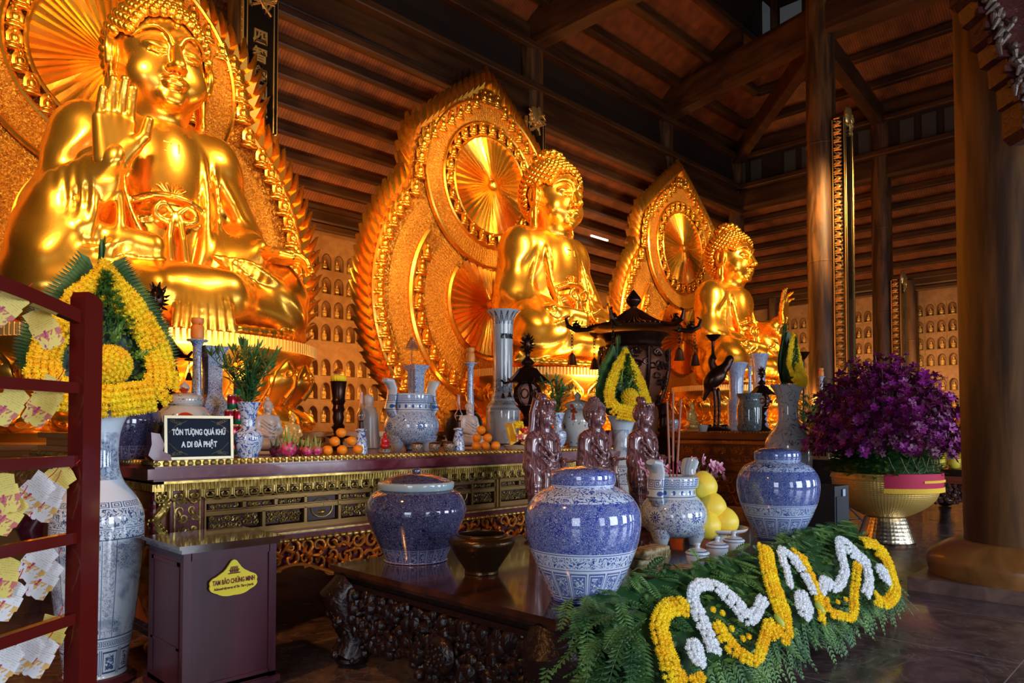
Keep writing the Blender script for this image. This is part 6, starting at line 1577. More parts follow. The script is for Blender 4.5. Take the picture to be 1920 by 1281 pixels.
for i, (px, Y, r, rz, w_) in enumerate(((516, 5.3, .042, 0, 'leftmost'), (541, 5.12, .062, 1, 'large, in front'), (552, 5.35, .045, 2, 'behind the large one'), (566, 5.2, .042, 3, 'middle of the group'), (577, 5.12, .04, 4, 'right of the middle'), (594, 5.12, .043, 5, 'rightmost, next to the oranges'))):
    p = at_(px, Y, AZ+r*.95); lab = 'pink dragon fruit with green scales, %s' % w_
    if dfr is None:
        dfr = o = thing('dragon_fruit', lab, 'dragon fruit', p, 0, 'dragon fruits on the altar'); M = MB(); M.ball((0, 0, 0), (1, 1, 1.0), 20, 12); M.build('skin', DFR, o); M = MB()
        for q in range(26):
            z = 1-(q+.5)/26*1.9; a = q*2.4; s_ = math.sqrt(max(0, 1-z*z)); d = Vector((s_*math.cos(a), s_*math.sin(a), z)); e = (d*.5+Vector((0, 0, 1.0+z))).normalized(); w2 = d.cross(e).normalized() if d.cross(e).length > 1e-3 else Vector((1, 0, 0)); L = .5+max(0, z)*1.9
            M.add([d*.92-w2*.2, d*.92+w2*.2, d*1.0+e*L*.6+w2*.10, d+e*L+Vector((rnd.uniform(-.2, .2), rnd.uniform(-.2, .2), 0)), d*1.0+e*L*.6-w2*.1], [(0, 1, 2, 3, 4)])
        M.build('scales', DFL, o, smooth=False); o.scale = (r,)*3
    else: dup(dfr, p, rz*1.1, lab, None, r)
# sprout vases
def sprout_vase(p, s, lab, lab2, stems=22, hh=.5, spread=.22):
    lathe_thing('flower_vase', lab, 'vase', p, [('body', [(0, 0), (.048*s, 0), (.052*s, .01*s), (.072*s, .06*s), (.078*s, .11*s), (.070*s, .14*s), (.040*s, .165*s), (.037*s, .19*s), (.042*s, .25*s), (.062*s, .30*s), (.056*s, .30*s), (.034*s, .2*s), (0, .18*s)], BWB, 3)], n=32)
    t = thing('lily_buds', lab2, 'lilies', p+Vector((0, 0, .27*s))); R = random.Random(int(p.x*100)); M = MB(); L = MB(); B = MB()
    for i in range(stems):
        a = R.uniform(0, 6.3); q = R.uniform(.1, 1)*spread; h = hh*R.uniform(.6, 1); e = Vector((q*math.cos(a), q*math.sin(a)*.7, h)); c = [Vector((0, 0, -.08)), Vector((e.x*.25, e.y*.25, h*.4)), Vector((e.x*.65, e.y*.65, h*.75)), e]
        M.tube(c, .003, 4)
        for j in range(24):
            u = R.uniform(.2, 1); f = u*3; k = min(2, int(f)); b = c[k].lerp(c[k+1], f-k); d = Vector((R.uniform(-1, 1), R.uniform(-1, 1), R.uniform(.1, 1.2))).normalized(); w_ = d.orthogonal().normalized(); ln = R.uniform(.06, .12)
            L.add([b, b+d*ln*.4+w_*.007, b+d*ln, b+d*ln*.4-w_*.007], [(0, 1, 2, 3)])
        for j in range(2):
            d = Vector((e.x, e.y, .25+.3*j)).normalized(); d = (d+Vector((R.uniform(-.4, .4), R.uniform(-.4, .4), .3))).normalized(); B = MB(); B.tube([e, e+d*.03, e+d*.075], [.003, .010, .003], 5); B.build('bud', LEAF, t)
    M.build('stems', LEAF, t); L.build('leaves', FERN, t, smooth=False)
sprout_vase(at_(466, 5.12, AZ), 1.32, 'small blue and white vase with figures, beside the framed sign', 'green lily buds in the vase beside the framed sign', 34, .46, .30)
sprout_vase(at_(1046, 5.35, AZ), 1.25, 'small blue and white vase partly behind the left glazed figure', 'green lily buds behind the left glazed figure', 20, .42, .24)
# oil lamps
def oil_lamp(p, s, lab):
    t = thing('oil_lamp', lab, 'lamp', p)
    M = MB(); M.lathe([(0, 0), (.048, 0), (.050, .01), (.046, .09), (.030, .15), (.032, .165), (.045, .175), (.03, .19), (0, .19)], (0, 0, 0), 24, sm=2); M.build('porcelain_base', BWB, t)
    M = MB(); M.lathe([(0, .19), (.020, .19), (.015, .24), (.022, .25), (0, .25)], (0, 0, 0), 14); M.build('burner', BRONZE, t)
    M = MB(); M.lathe([(.018, .25), (.034, .28), (.030, .31), (.014, .34), (.012, .45), (.0105, .45), (.0125, .34), (.028, .31), (.032, .28), (.016, .25)], (0, 0, 0), 18, sm=2); M.build('glass_chimney', CLR, t); t.scale = (s,)*3
oil_lamp(at_(677, 5.15, AZ), 1.12, 'blue and white oil lamp with a glass chimney, right of the orange pyramid')
oil_lamp(at_(860, 5.15, AZ), 1.15, 'blue and white oil lamp with a glass chimney, beside the seated white figure')
# bronze candlestick with yellow lotus bowl
p = at_(634, 6.2, AZ); t = thing('candlestick', 'dark ringed candlestick with a yellow cup on top, behind the oranges', 'candlestick', p); hh = zof(715, p)-AZ
M = MB(); M.lathe([(0, 0), (.09, 0), (.10, .02), (.05, .05), (.045, .10), (.12, .13), (.12, .14), (.045, .16), (.05, .2), (.07, .23), (.045, .26), (.06, .32), (.05, .36), (.065, .40), (.052, .44), (.072, .48), (.062, .50), (.08, hh-.01), (.085, hh), (0, hh)], (0, 0, 0), 20); M.build('shaft', BRONZE, t)
M = MB(); 
for q in range(14): a = q*.45; M.ball((.055*math.cos(a), .055*math.sin(a), hh+.03), (.022, .022, .035), 7, 5)
M.build('yellow_cup', YEL, t); M = MB(); M.ball((0, 0, hh+.07), .06, 14, 10); M.build('glass_ball', CLR, t)
# altar censer with square vase and spiral incense behind
p = at_(772, 5.62, AZ); censer(p, 1.02*1.1, 'blue and white tripod censer with winged handles on the front altar', (.02, .07, .32))
p = at_(780, 6.9, SHZ); ht = zof(685, p)-SHZ
def square_vase(p, h, lab, w=.13):
    t = thing('square_vase', lab, 'vase', p); pr = [(w*.75, 0), (w*.8, h*.05), (w*1.0, h*.45), (w*.6, h*.55), (w*.55, h*.62), (w*.6, h*.9), (w, h), (w*.9, h)]
    for nm, i0, i1 in (('body', 0, 4), ('neck', 4, 8)):
        vs = []; P2 = pr[i0:i1+(1 if i1 < len(pr) else 0)]
        for r, z in P2: vs += [(-r/2*1.4, -r/2*1.4, z), (r/2*1.4, -r/2*1.4, z), (r/2*1.4, r/2*1.4, z), (-r/2*1.4, r/2*1.4, z)]
        n = len(P2); M = MB(); M.add(vs, [(4*k+j, 4*k+(j+1) % 4, 4*k+4+(j+1) % 4, 4*k+4+j) for k in range(n-1) for j in range(4)]+[(3, 2, 1, 0)]); M.build(nm, BWV, t, smooth=False)
square_vase(p, ht, 'square blue and white vase standing behind the altar censer', .17)
p2 = at_(397, 6.0, AZ); square_vase(p2, zof(650, p2)-AZ, 'tall square blue and white vase behind the koi jar', .15)
p = at_(772, 5.75, AZ+.5); zt = zof(632, p); t = thing('spiral_incense', 'cone of hanging spiral incense on a wire above the altar censer', 'incense', (p.x, p.y, AZ+.55))
M = MB(); zc = zt-AZ-.55; M.tube([(0, 0, 0), (0, 0, zc)], .004, 5); M.build('wire', BRONZE, t)
M = MB(); M.tube([((.012+.062*(1-k/90))*math.cos(k*.7), (.012+.062*(1-k/90))*math.sin(k*.7), zc-.12+.12*k/90) for k in range(91)], .0035, 5); M.build('coil', INC, t)
# cups
SC = mat('speckled_cup', (.20, .12, .07), .3, cf=lambda g: g.mix(g.noise(40, 3, 2).ss(.4, .6), (.10, .06, .035), (.42, .30, .2)), coat=.3); c0 = None
for i, (px, w_) in enumerate(((783, 'left'), (815, 'middle'), (842, 'right'))):
    p = at_(px, 5.12, AZ); lab = 'small speckled brown lidded cup, %s of three before the altar censer' % w_
    if c0 is None: c0 = lathe_thing('speckled_cup', lab, 'cup', p, [('body', [(0, 0), (.035, 0), (.05, .03), (.052, .06), (.047, .075), (0, .075)], SC, 3), ('lid', [(.05, .075), (.05, .082), (.02, .092), (0, .093)], BRONZER, 2)], 'speckled cups on the front altar', 20)
    else: dup(c0, p, 0, lab)
# little red seated figure
p = at_(722, 5.35, AZ+.0); t = thing('red_figurine', 'small red lacquer seated figure left of the altar censer', 'figurine', p); RR = mat('bright_red_glaze', (.55, .02, .02), .2, coat=.4)
M = MB(); M.lathe([(0, 0), (.06, 0), (.055, .03), (0, .03)], (0, 0, 0), 16); M.build('dish', SC, t); M = MB(); M.ball((0, 0, .06), (.05, .04, .03), 12, 8); M.ball((0, 0, .10), (.03, .025, .04), 12, 8); M.ball((0, 0, .155), (.018, .018, .022), 10, 8)
for s_ in (-1, 1): M.tube([(s_*.028, 0, .12), (s_*.04, -.01, .09), (s_*.01, -.03, .075)], .009, 6)
M.build('figure', RR, t)
# seated pale figures
def small_seated():
    V = Vox((-.22, -.2, 0), (.22, .16, .5), .007); V.ell((0, -.01, .05), (.17, .13, .05), .03)
    for s in (-1, 1): V.cap((s*.05, .02, .08), (s*.13, -.05, .06), .05, .04, .03); V.cap((s*.085, .01, .275), (s*.115, -.005, .17), .03, .027, .02); V.cap((s*.115, -.005, .17), (s*.03, -.09, .13), .025, .018, .015)
    V.cap((.12, -.06, .06), (-.04, -.12, .05), .035, .03, .03); V.cap((-.12, -.06, .06), (.04, -.12, .05), .035, .03, .03)
    V.cap((0, .01, .10), (0, .01, .25), .075, .072, .03); V.cap((-.06, .01, .275), (.06, .01, .275), .035, .035, .03); V.cap((0, .01, .3), (0, 0, .34), .02, .02, .01)
    for i in range(4): V.rope([(-.07, -.03, .28-.03*i), (0, -.08, .22-.03*i), (.06, -.05, .25-.03*i)], (.006, .006), .01)
    V.cut(zmin=0); return V.mesh()
SSM = small_seated(); ssf = None
def seated_small(p, s, m, lab, rz=0):
    global ssf
    t = thing('seated_figurine', lab, 'figurine', p, rz); M = MB(); V, F = SSM; M.add(V.tolist(), F.tolist()); Vh, Fh = HEADV; M.add((Vh*.062+np.array((0, -.004, .335))).tolist(), Fh.tolist()); M.build('figure', m, t, ang=70)
    M = MB(); M.ball((0, .006, .40), (.042, .044, .042), 14, 10); M.ball((0, .01, .45), (.018, .018, .022), 10, 8); M.build('hair', m, t); M = MB(); M.lathe([(0, -.03), (.18, -.03), (.185, -.02), (.17, 0), (0, 0)], (0, 0, 0), 24); M.build('base', m, t); t.scale = (s,)*3
seated_small(at_(880, 5.5, AZ+.03), 1.0, STONEW, 'pale seated figurine with a hair knot, on the front altar by the oil lamp')
seated_small(at_(502, 5.7, AZ+.03), .95, STONEW, 'pale seated figurine behind the lily vase beside the sign')
seated_small(at_(548, 6.2, AZ+.03), .72, FIGGOLD, 'small gilded seated figurine behind the dragon fruits')
p = at_(690, 6.5, AZ); t = thing('robed_stone_figure', 'grey-white robed figure standing behind the candlestick', 'figurine', p)
M = MB(); M.lathe([(0, 0), (.13, 0), (.14, .03), (.12, .2), (.11, .35), (.08, .42), (.05, .45), (.06, .49), (.055, .55), (0, .58)], (0, 0, 0), 24, 1, .7, sm=3, wob=lambda a, z: 1+.04*math.sin(a*9)); M.build('figure', STONEW, t)
# gift basket tray
p = at_(972, 5.2, AZ); t = thing('offering_tray', 'round pale tray of red and yellow wrapped sweets with an open gift box', 'tray', p)
TR = mat('cream_tray', (.55, .45, .28), .3); YB_ = mat('yellow_box', (.85, .50, .03), .4); RW = mat('red_wrappers', (.6, .03, .03), .25, coat=.5, cf=lambda g: g.mix((g.voro(26, out=0) < .35), (.62, .02, .03), (.85, .45, .10))); PK = mat('printed_packet', (.8, .6, .1), .3, cf=lambda g: g.mix(g.noise(30, 2).ss(.45, .55), (.85, .55, .05), (.65, .04, .03)))
M = MB(); M.lathe([(0, 0), (.13, 0), (.15, .035), (.155, .04), (0, .04)], (0, 0, 0), 32); M.build('dish', TR, t)
M = MB(); M.box((-.07, .02, .15), (.13, .02, .19), ry=-.35, rz=.1); M.box((-.10, .0, .17), (.02, .10, .20), ry=-.4); M.build('open_box', YB_, t, smooth=False)
R3 = random.Random(2)
for q in range(9): M = MB(); M.box((R3.uniform(-.09, .11), R3.uniform(-.09, .02), R3.uniform(.06, .20)), (.06, .025, .05), rz=R3.uniform(-1, 1), ry=R3.uniform(-.6, .6)); M.build('wrapped_sweet', RW if q % 3 else PK, t)
M = MB()
for q in range(26): bloom(M, (R3.uniform(-.05, .05), R3.uniform(-.02, .03), .235+R3.uniform(-.02, .04)), (R3.uniform(-1, 1), -1, .6), .022, 14, R3)
M.build('yellow_posy', YEL, t, smooth=False)
M = MB(); M.ball((.09, -.02, .19), (.055, .05, .045), 14, 10); M.build('red_bag', RW, t)
# candle pillars: blue and white holder with orange wrapped candle
def candle(p, ztop, lab, zb=None):
    H = ztop-p[2]; hc = .17; t = thing('candle_holder', lab, 'candle holder', p); h = H-hc
    M = MB(); M.lathe([(0, 0), (.07, 0), (.075, .02), (.05, .06), (.035, .10), (.045, .18*h/.5), (.038, .6*h), (.034, h-.06), (.075, h-.02), (.08, h-.005), (.05, h), (0, h)], (0, 0, 0), 24, sm=2); M.build('stem', BWV, t)
    M = MB(); M.lathe([(0, 0), (.04, 0), (.052, .02), (.050, .10), (.036, .115), (.046, .13), (.046, hc), (0, hc)], (0, 0, h), 20, sm=2); c_ = M.build('wrapped_candle', WAX, t); M = MB(); M.tube([(0, -.04, .118), (.038, 0, .118), (0, .04, .118), (-.038, 0, .118)], .005, 5, cl=True); r_ = M.build('red_ribbon', RR, c_); r_.location = (0, 0, h)
p = at_(368, 5.9, AZ); candle(p, zof(596, p), 'orange candle on a blue and white stem above the koi jar at left')
p = at_(882, 6.3, AZ); candle(p, zof(652, p), 'orange candle on a blue and white stem left of the tall trumpet vase')
# koi jars
KOI = mat('koi_jar_glaze', rough=.08, coat=.6, cf=lambda g: g.mix((g.noise(7, 1, .3) > .63), g.mix((g.noise(15, 2, 1) > .66), g.mix((g.noise(24, 2, 1, g.xyz(g.x, g.y, g.z+5)) > .68), (.56, .56, .52), (.03, .07, .28)), (.06, .20, .14)), (.52, .06, .02)))
def koi(p, s, lab):
    lathe_thing('koi_jar', lab, 'jar', p, [('body', [(0, 0), (.13*s, 0), (.14*s, .02*s), (.20*s, .15*s), (.23*s, .28*s), (.22*s, .36*s), (.17*s, .43*s), (.13*s, .45*s), (.13*s, .47*s), (0, .47*s)], KOI, 4), ('lid', [(.15*s, .46*s), (.155*s, .50*s), (.14*s, .53*s), (.06*s, .56*s), (.03*s, .565*s), (.045*s, .60*s), (.03*s, .63*s), (0, .66*s)], KOI, 4)])
p = at_(345, 5.55, AZ); koi(p, .86, 'large lidded jar painted with red koi, behind the framed sign')
p = at_(1083, 5.5, AZ); koi(p, .98, 'lidded jar painted with red koi, between two glazed figures')
p = at_(232, 5.6, AZ); lathe_thing('dark_blue_jar', 'dark blue patterned jar in shadow behind the left vase', 'jar', p, [('body', [(0, 0), (.14, 0), (.22, .15), (.24, .3), (.16, .45), (.12, .47), (0, .47)], J1, 4)])
p = at_(868, 6.6, AZ+.0); lathe_thing('brown_pot', 'dark brown pot in shadow right of the altar censer', 'pot', p, [('body', [(0, 0), (.14, 0), (.21, .12), (.24, .27), (.19, .38), (.15, .40), (.16, .43), (0, .43)], BROWNGL, 4)])
# tall trumpet vase with characters
p = at_(943, 6.6, AZ); H = zof(583, p)-AZ; k = mpp(p)
TV = porc('trumpet_vase_glaze', [(.0, .02, 'solid'), (.05, .42, 'land'), (.44, .47, 'fret', 30), (.50, .56, 'vine', 30), (.58, .62, 'vine', 40), (.66, .84, 'vine', 20), (H-.18, H-.02, 'lappet', 14)], blue=(.02, .03, .07), white=(.55, .56, .56), R=.14)
t = lathe_thing('trumpet_vase', 'very tall white vase with black painted figures and characters, before the middle halo', 'vase', p, [('body', [(0, 0), (.17, 0), (.19, .03), (.21, .22), (.22, .42), (.20, .50), (.16, .55), (.155, .60), (.13, .68), (.125, .95), (.13, H-.20), (.16, H-.07), (.215, H-.01), (.21, H), (.15, H-.04), (.11, H-.2), (0, H-.25)], TV, 3)])
for i, c_ in enumerate('群仙祝'):
    a = -PI/2-.72+.40*i; o = text(c_, .07, BLACKL, t, (.134*math.cos(a), .134*math.sin(a), H-.34), (PI/2, 0, a+PI/2), name='painted_character', ext=.004, bold=.001)
# tins
TINM = mat('drink_can_print', (.5, .05, .06), .22, .6, cf=lambda g: g.mix((g.z < .045), g.mix((g.z > .108), (.50, .02, .05), (.55, .55, .55)), (.02, .25, .12)), coat=.3); can0 = None
def cans(px, Y, layout, where):
    global can0
    b = at_(px, Y, AZ); r = .036
    for (dx, l) in layout:
        p = b+Vector((dx*r*2.05, 0, l*.122)); lab = 'red and green drink can in the tower %s, %s tier' % (where, ('lowest', 'second', 'third', 'fourth', 'top')[l])
        if can0 is None:
            can0 = thing('drink_can', lab, 'can', p, 0, 'cans in the tower '+where); M = MB(); M.lathe([(0, 0), (.028, 0), (.034, .008), (.035, .112), (.029, .120), (0, .120)], (0, 0, 0), 20); M.build('shell', TINM, can0); M = MB(); M.lathe([(.026, .1205), (.028, .1215), (.026, .1215)], (0, 0, 0), 16); M.build('rim', PLATEM, can0)
        else: dup(can0, p, 0, lab, 'cans in the tower '+where)
cans(437, 5.7, [(0, 0), (1, 0), (0, 1), (1, 1), (-.5, 2), (.5, 2), (-.2, 3), (.8, 3), (.5, 4)], 'beside the framed sign')
cans(1003, 5.6, [(0, 0), (1, 0), (2, 0), (0, 1), (1, 1), (.5, 2), (1.5, 2)], 'behind the left glazed figure')
# ---------------------------------------------------------------- bronze pagoda lanterns and the great burner
def lantern(p, H, lab, glow=1):
    s = H/.85; t = thing('bronze_lantern', lab, 'lantern', p)
    M = MB(); M.lathe([(0, 0), (.10, 0), (.11, .02), (.06, .05), (.035, .09), (.06, .12), (.035, .15), (.055, .19), (.03, .22), (.05, .26), (.075, .29), (.09, .31), (0, .31)], (0, 0, 0), 20, sm=2); M.build('stem', BRONZE, t)
    M = MB(); M.ball((0, 0, .39), (.085, .085, .085), 16, 10); M.build('globe', mat('lantern_globe', (.62, .30, .22), .5), t) if not bpy.data.materials.get('lantern_globe') else M.build('globe', bpy.data.materials['lantern_globe'], t)
    M = MB()
    for k in range(6):
        a = k*PI/3; M.tube([(.098*math.sin(u)*math.cos(a), .098*math.sin(u)*math.sin(a), .39-.095*math.cos(u)) for u in np.linspace(.3, PI-.3, 8)], .013, 5)
        M.tube([(.092*math.cos(a+.52+.3*math.cos(v)), .092*math.sin(a+.52+.3*math.cos(v)), .39+.035*math.sin(v)) for v in np.linspace(0, 6.28, 9)], .005, 4)
    M.build('lattice', BRONZE, t)
    M = MB(); M.lathe([(.15, .475), (.165, .485), (.15, .50), (.10, .545), (.075, .58), (.03, .60), (.025, .62), (0, .62)], (0, 0, 0), 6, sm=1); M.lathe([(.0, .6), (.045, .61), (.05, .635), (.02, .66), (.018, .69), (.03, .71)], (0, 0, 0), 16, sm=2); M.build('roof', BRONZE, t)
    M = MB(); M.ball((0, 0, .77), (.035, .035, .06), 10, 8)
    for k in range(30):
        z = 1-(k+.5)/15; a = k*2.4; r = math.sqrt(max(0, 1-z*z)); d = Vector((r*math.cos(a), r*math.sin(a), z)); b = Vector((0, 0, .77))+Vector((d.x*.035, d.y*.035, d.z*.06)); M.tube([b, b+(d+Vector((0, 0, .5))).normalized()*.028], [.009, .002], 4)
    M.build('pine_cone_finial', BRONZE, t)
    for k in range(6):
        a = k*PI/3; c, q = math.cos(a), math.sin(a); M = MB(); M.tube([(.14*c, .14*q, .48), (.18*c, .18*q, .475), (.205*c, .205*q, .50)], [.012, .010, .006], 5); M.tube([(.19*c, .19*q, .475), (.19*c, .19*q, .40)], .0025, 4); ar = M.build('hooked_eave', BRONZE, t)
        M = MB(); M.lathe([(.0, 0), (.008, -.003), (.012, -.02), (.018, -.04), (.0, -.04)], (.19*c, .19*q, .40), 8); M.build('bell', BRONZE, ar)
    t.scale = (s,)*3; return t
p = at_(291, 6.3, AZ); lantern(p, zof(528, p)-AZ, 'dark bronze pagoda lantern beside the large flower cone')
p = at_(989, 5.9, AZ); lantern(p, zof(624, p)-AZ, 'dark bronze pagoda lantern right of the tall trumpet vase')
# great burner
pb = at_(1189, 6.4, 0); kb = mpp(pb); zb = lambda py: zof(py, pb)
t = thing('pagoda_burner', 'huge dark bronze incense burner with a pagoda roof and hanging bells', 'incense burner', pb)
M = MB(); M.lathe([(0, 0), (.45, 0), (.46, .06), (.30, .14), (.22, .5), (.20, .9), (.28, 1.15), (.30, 1.25), (0, 1.25)], (0, 0, 0), 32, sm=3); M.build('base', BRONZER, t)
z0, z1 = zb(770), zb(652); rb = 62*kb
M = MB(); M.lathe([(0, 1.2), (.30, 1.22), (.36, z0), (.62*rb, z0+.10), (.80*rb, z0+.3*(z1-z0)), (rb*.99, z0+.68*(z1-z0)), (rb*.97, z0+.85*(z1-z0)), (.80*rb, z1), (0, z1)], (0, 0, 0), 40, sm=3); M.build('bowl', mat('openwork_ground', (.16, .05, .02), .5, .5), t)
M = MB(); Rb = random.Random(4)
for k in range(150):
    u = Rb.random(); z = z0+.12+(z1-z0-.15)*u; r = rb*(.74+.27*math.sin(min(1, u*1.35)*PI/2)); a = Rb.uniform(0, 6.3); w_ = .05
    M.tube([((r+.012)*math.cos(a+w_/r*math.cos(v)*1.1), (r+.012)*math.sin(a+w_/r*math.cos(v)*1.1), z+w_*math.sin(v)*(1-v/14)) for v in np.linspace(0, 5+Rb.random()*2, 9)], .013, 5)
for k in range(6):
    a = k*PI/3; M.tube([((rb*(.74+.27*math.sin(min(1, u*1.35)*PI/2))+.02)*math.cos(a), (rb*(.74+.27*math.sin(min(1, u*1.35)*PI/2))+.02)*math.sin(a), z0+.12+(z1-z0-.15)*u) for u in np.linspace(0, 1, 8)], .025, 6)
M.build('openwork', BRONZE, t)
zc0, zc1 = z1, zb(628); M = MB(); M.lathe([(.80*rb, zc0), (.88*rb, zc0+.03), (.84*rb, zc0+.08), (1.0*rb, zc1-.04), (1.08*rb, zc1), (0, zc1)], (0, 0, 0), 40, sm=2); M.build('neck_ring', BRONZE, t)
zr0, zr1 = zb(618), zb(578); M = MB(); n = 6; prs = [(1.02, 0), (1.05, .04), (.62, .25), (.36, .55), (.16, .85), (.10, 1.0)]; vs = []
rr_ = 88*kb
for q, h in prs:
    for k in range(24):
        a = 2*PI*k/24; w_ = 1-.10*abs(math.sin(3*a+PI/2*0))*(1 if q > .3 else 0); vs.append((rr_*q*w_*math.cos(a), rr_*q*w_*math.sin(a), zr0+(zr1-zr0)*h))
M.add(vs, [(24*j+k, 24*j+(k+1) % 24, 24*j+24+(k+1) % 24, 24*j+24+k) for j in range(5) for k in range(24)]+[tuple(range(23, -1, -1))])
for k in range(60):
    a = 2*PI*k/60; M.tube([(rr_*q*.97*math.cos(a), rr_*q*.97*math.sin(a), zr0+(zr1-zr0)*h+.012) for q, h in prs[1:5]], .010, 4)
M.build('roof', BRONZER, t)
M = MB(); zf = zb(578); M.lathe([(.10, 0), (.06, .03), (.05, .06), (.10, .12), (.115, .18), (.06, .26), (.02, .31), (0, .33)], (0, 0, zf-.04), 20, sm=3); M.build('flame_finial', BRONZE, t)
for k in range(6):
    a = k*PI/3+.30; c, q = math.cos(a), math.sin(a); u = lambda r, z: (r*c, r*q, z); M = MB(); R_ = rr_
    M.tube([u(R_*.5, zr0+.10), u(R_*1.0, zr0+.0), u(R_*1.25, zr0-.01), u(R_*1.42, zr0+.05), u(R_*1.46, zr0+.16), u(R_*1.38, zr0+.20)], [.03, .035, .04, .035, .022, .012], 8)
    M.tube([u(R_*1.15, zr0+.03), u(R_*1.28, zr0+.08), u(R_*1.22, zr0+.13), u(R_*1.32, zr0+.12)], [.03, .035, .02, .01], 7); M.ball(u(R_*1.25, zr0+.06), (.05, .05, .045), 10, 8)
    for j in range(3): M.tube([u(R_*(1.12+.07*j), zr0+.08), u(R_*(1.10+.07*j), zr0+.14)], [.015, .003], 4)
    ar = M.build('dragon_eave', BRONZE, t)
    M = MB(); bx_, by_ = R_*1.33*c, R_*1.33*q
    for j in range(6): M.tube([(bx_+(.02*math.cos(v) if j % 2 else 0), by_+(0 if j % 2 else .02*math.cos(v)), zr0-.06-.05*j+.03*math.sin(v)) for v in np.linspace(0, 6.28, 9)[:-1]], .006, 4, cl=True)
    M.build('chain', BRONZE, ar)
    M = MB(); M.lathe([(0, .02), (.012, .02), (.02, 0), (.045, -.02), (.055, -.08), (.07, -.15), (.078, -.17), (.0, -.16)], (bx_, by_, zr0-.37), 14); M.build('bell', BRONZER, ar)
# candle stand behind the right glazed figure
p = at_(1241, 7.0, .0); t = thing('dark_pillar_stand', 'dark carved pillar stand behind the right glazed figure', 'stand', p); zt = zof(757, p)
M = MB(); M.lathe([(0, 0), (.3, 0), (.32, .8), (.22, 1.2), (.17, 1.32), (.10, 1.36), (.10, zt-.05), (.13, zt), (0, zt)], (0, 0, 0), 20, sm=2); M.build('pillar', BRONZE, t)
M = MB()
for k in range(26): a = k*.6; M.ball((.10*math.cos(a), .10*math.sin(a), 1.36+(zt-1.4)*k/26), .03, 6, 5)
M.build('carving', BRONZE, t)
# ---------------------------------------------------------------- second altar's offerings
Z2 = 1.43
# crane candlestick
p = at_(1341, 6.6, Z2); k = mpp(p); t = thing('crane_candlestick', 'tall bronze crane holding a candle dish on its head', 'candlestick', p, HEAD-PI/2); Zc = lambda py: zof(py, p)-Z2
Y_ = lambda px: 0
X_ = lambda px: (px-1341)*k/.60
V = Vox((-.55, -.22, 0), (.6, .22, 2.2), .016)
V.ell((0, 0, Zc(708)), (.25, .15, .16), .05, (0, -.75, 0)); V.cap((-.10, 0, Zc(722)), (-.20, 0, Zc(748)), .09, .03, .05)
V.rope([(.10, 0, Zc(695)), (.19, 0, Zc(688)), (.25, 0, Zc(676)), (.28, 0, Zc(672))], (.08, .045), .04)
V.rope([(-.02, 0, Zc(690)), (-.06, 0, Zc(678)), (-.03, 0, Zc(668))], (.06, .04), .03)
for s_, x in ((-1, -.03), (1, .07)): V.rope([(x, s_*.05, Zc(730)), (x+.02, s_*.05, Zc(760)), (x, s_*.05, .05)], (.035, .022), .02)
V.mesh; M = MB(); V.into(M); M.build('crane', BRONZE, t)
M = MB(); M.lathe([(0, 0), (.26, 0), (.27, .03), (.18, .07), (.06, .10), (0, .1)], (0, 0, 0), 24, sm=2)
for q in range(12): M.ball((rnd.uniform(-.2, .2), rnd.uniform(-.15, .15), .07), (.05, .05, .05), 7, 5)
M.build('rock_base', BRONZE, t)
M = MB(); M.lathe([(.05, Zc(675)), (.065, Zc(672)), (.03, Zc(664)), (.028, Zc(645)), (.03, Zc(640)), (.10, Zc(634)), (.145, Zc(629)), (.14, Zc(628)), (.05, Zc(633)), (0, Zc(634))], (-.03, 0, 0), 20); M.build('candle_dish', BRONZE, t)
# vases, candles, lantern behind
def gu_vase(px, Y, top, wd, lab, zb=Z2):
    p = at_(px, Y, zb); H = zof(top, p)-zb; r = wd/2*mpp(p)
    lathe_thing('beaker_vase', lab, 'vase', p, [('body', [(0, 0), (r*.85, 0), (r*.88, H*.06), (r*.78, H*.10), (r*.80, H*.30), (r*.86, H*.40), (r*.74, H*.46), (r*.60, H*.49), (r*.62, H*.60), (r*.66, H*.78), (r*.86, H*.93), (r*1.04, H*.99), (r, H), (r*.7, H*.9), (0, H*.85)], BWV, 2)], n=36)
gu_vase(1381, 7.1, 681, 42, 'blue and white beaker vase beside the bronze crane'); gu_vase(1424, 7.9, 664, 36, 'blue and white beaker vase furthest back on the second altar')
p = at_(1407, 6.9, Z2); candle(p, zof(672, p), 'orange candle on the second altar between two beaker vases')
p = at_(1429, 6.0, Z2); lantern(p, zof(686, p)-Z2, 'bronze pagoda lantern with pinkish globe on the second altar')
p = at_(1405, 5.7, Z2); lathe_thing('banded_pot', 'blue-green banded pot beside the bronze lantern on the second altar', 'pot', p, [('body', [(0, 0), (.17, 0), (.20, .15), (.20, .42), (.17, .52), (.20, .60), (.21, .63), (.17, .62), (0, .6)], porc('teal_pot', [(0, 1, 'vine', 14)], blue=(.03, .08, .14), white=(.25, .28, .26)), 3)])
p = at_(1297, 6.5, Z2); seated_small(p+Vector((0, 0, .03)), 1.0, FIGGOLD, 'small gilded seated figurine on the second altar left of the crane')
p = at_(1318, 5.6, Z2); lathe_thing('white_cup', 'small white cup on the second altar left of the crane', 'cup', p, [('body', [(0, 0), (.05, 0), (.07, .06), (.075, .10), (0, .10)], WHC, 2)], n=20)
p = at_(1259, 5.6, 1.43); p = at_(1262, 7.8, Z2); lathe_thing('blue_white_cup', 'small blue and white cup behind the incense sticks', 'cup', p, [('body', [(0, 0), (.07, 0), (.10, .10), (.10, .22), (0, .22)], BWB, 2)], n=20)
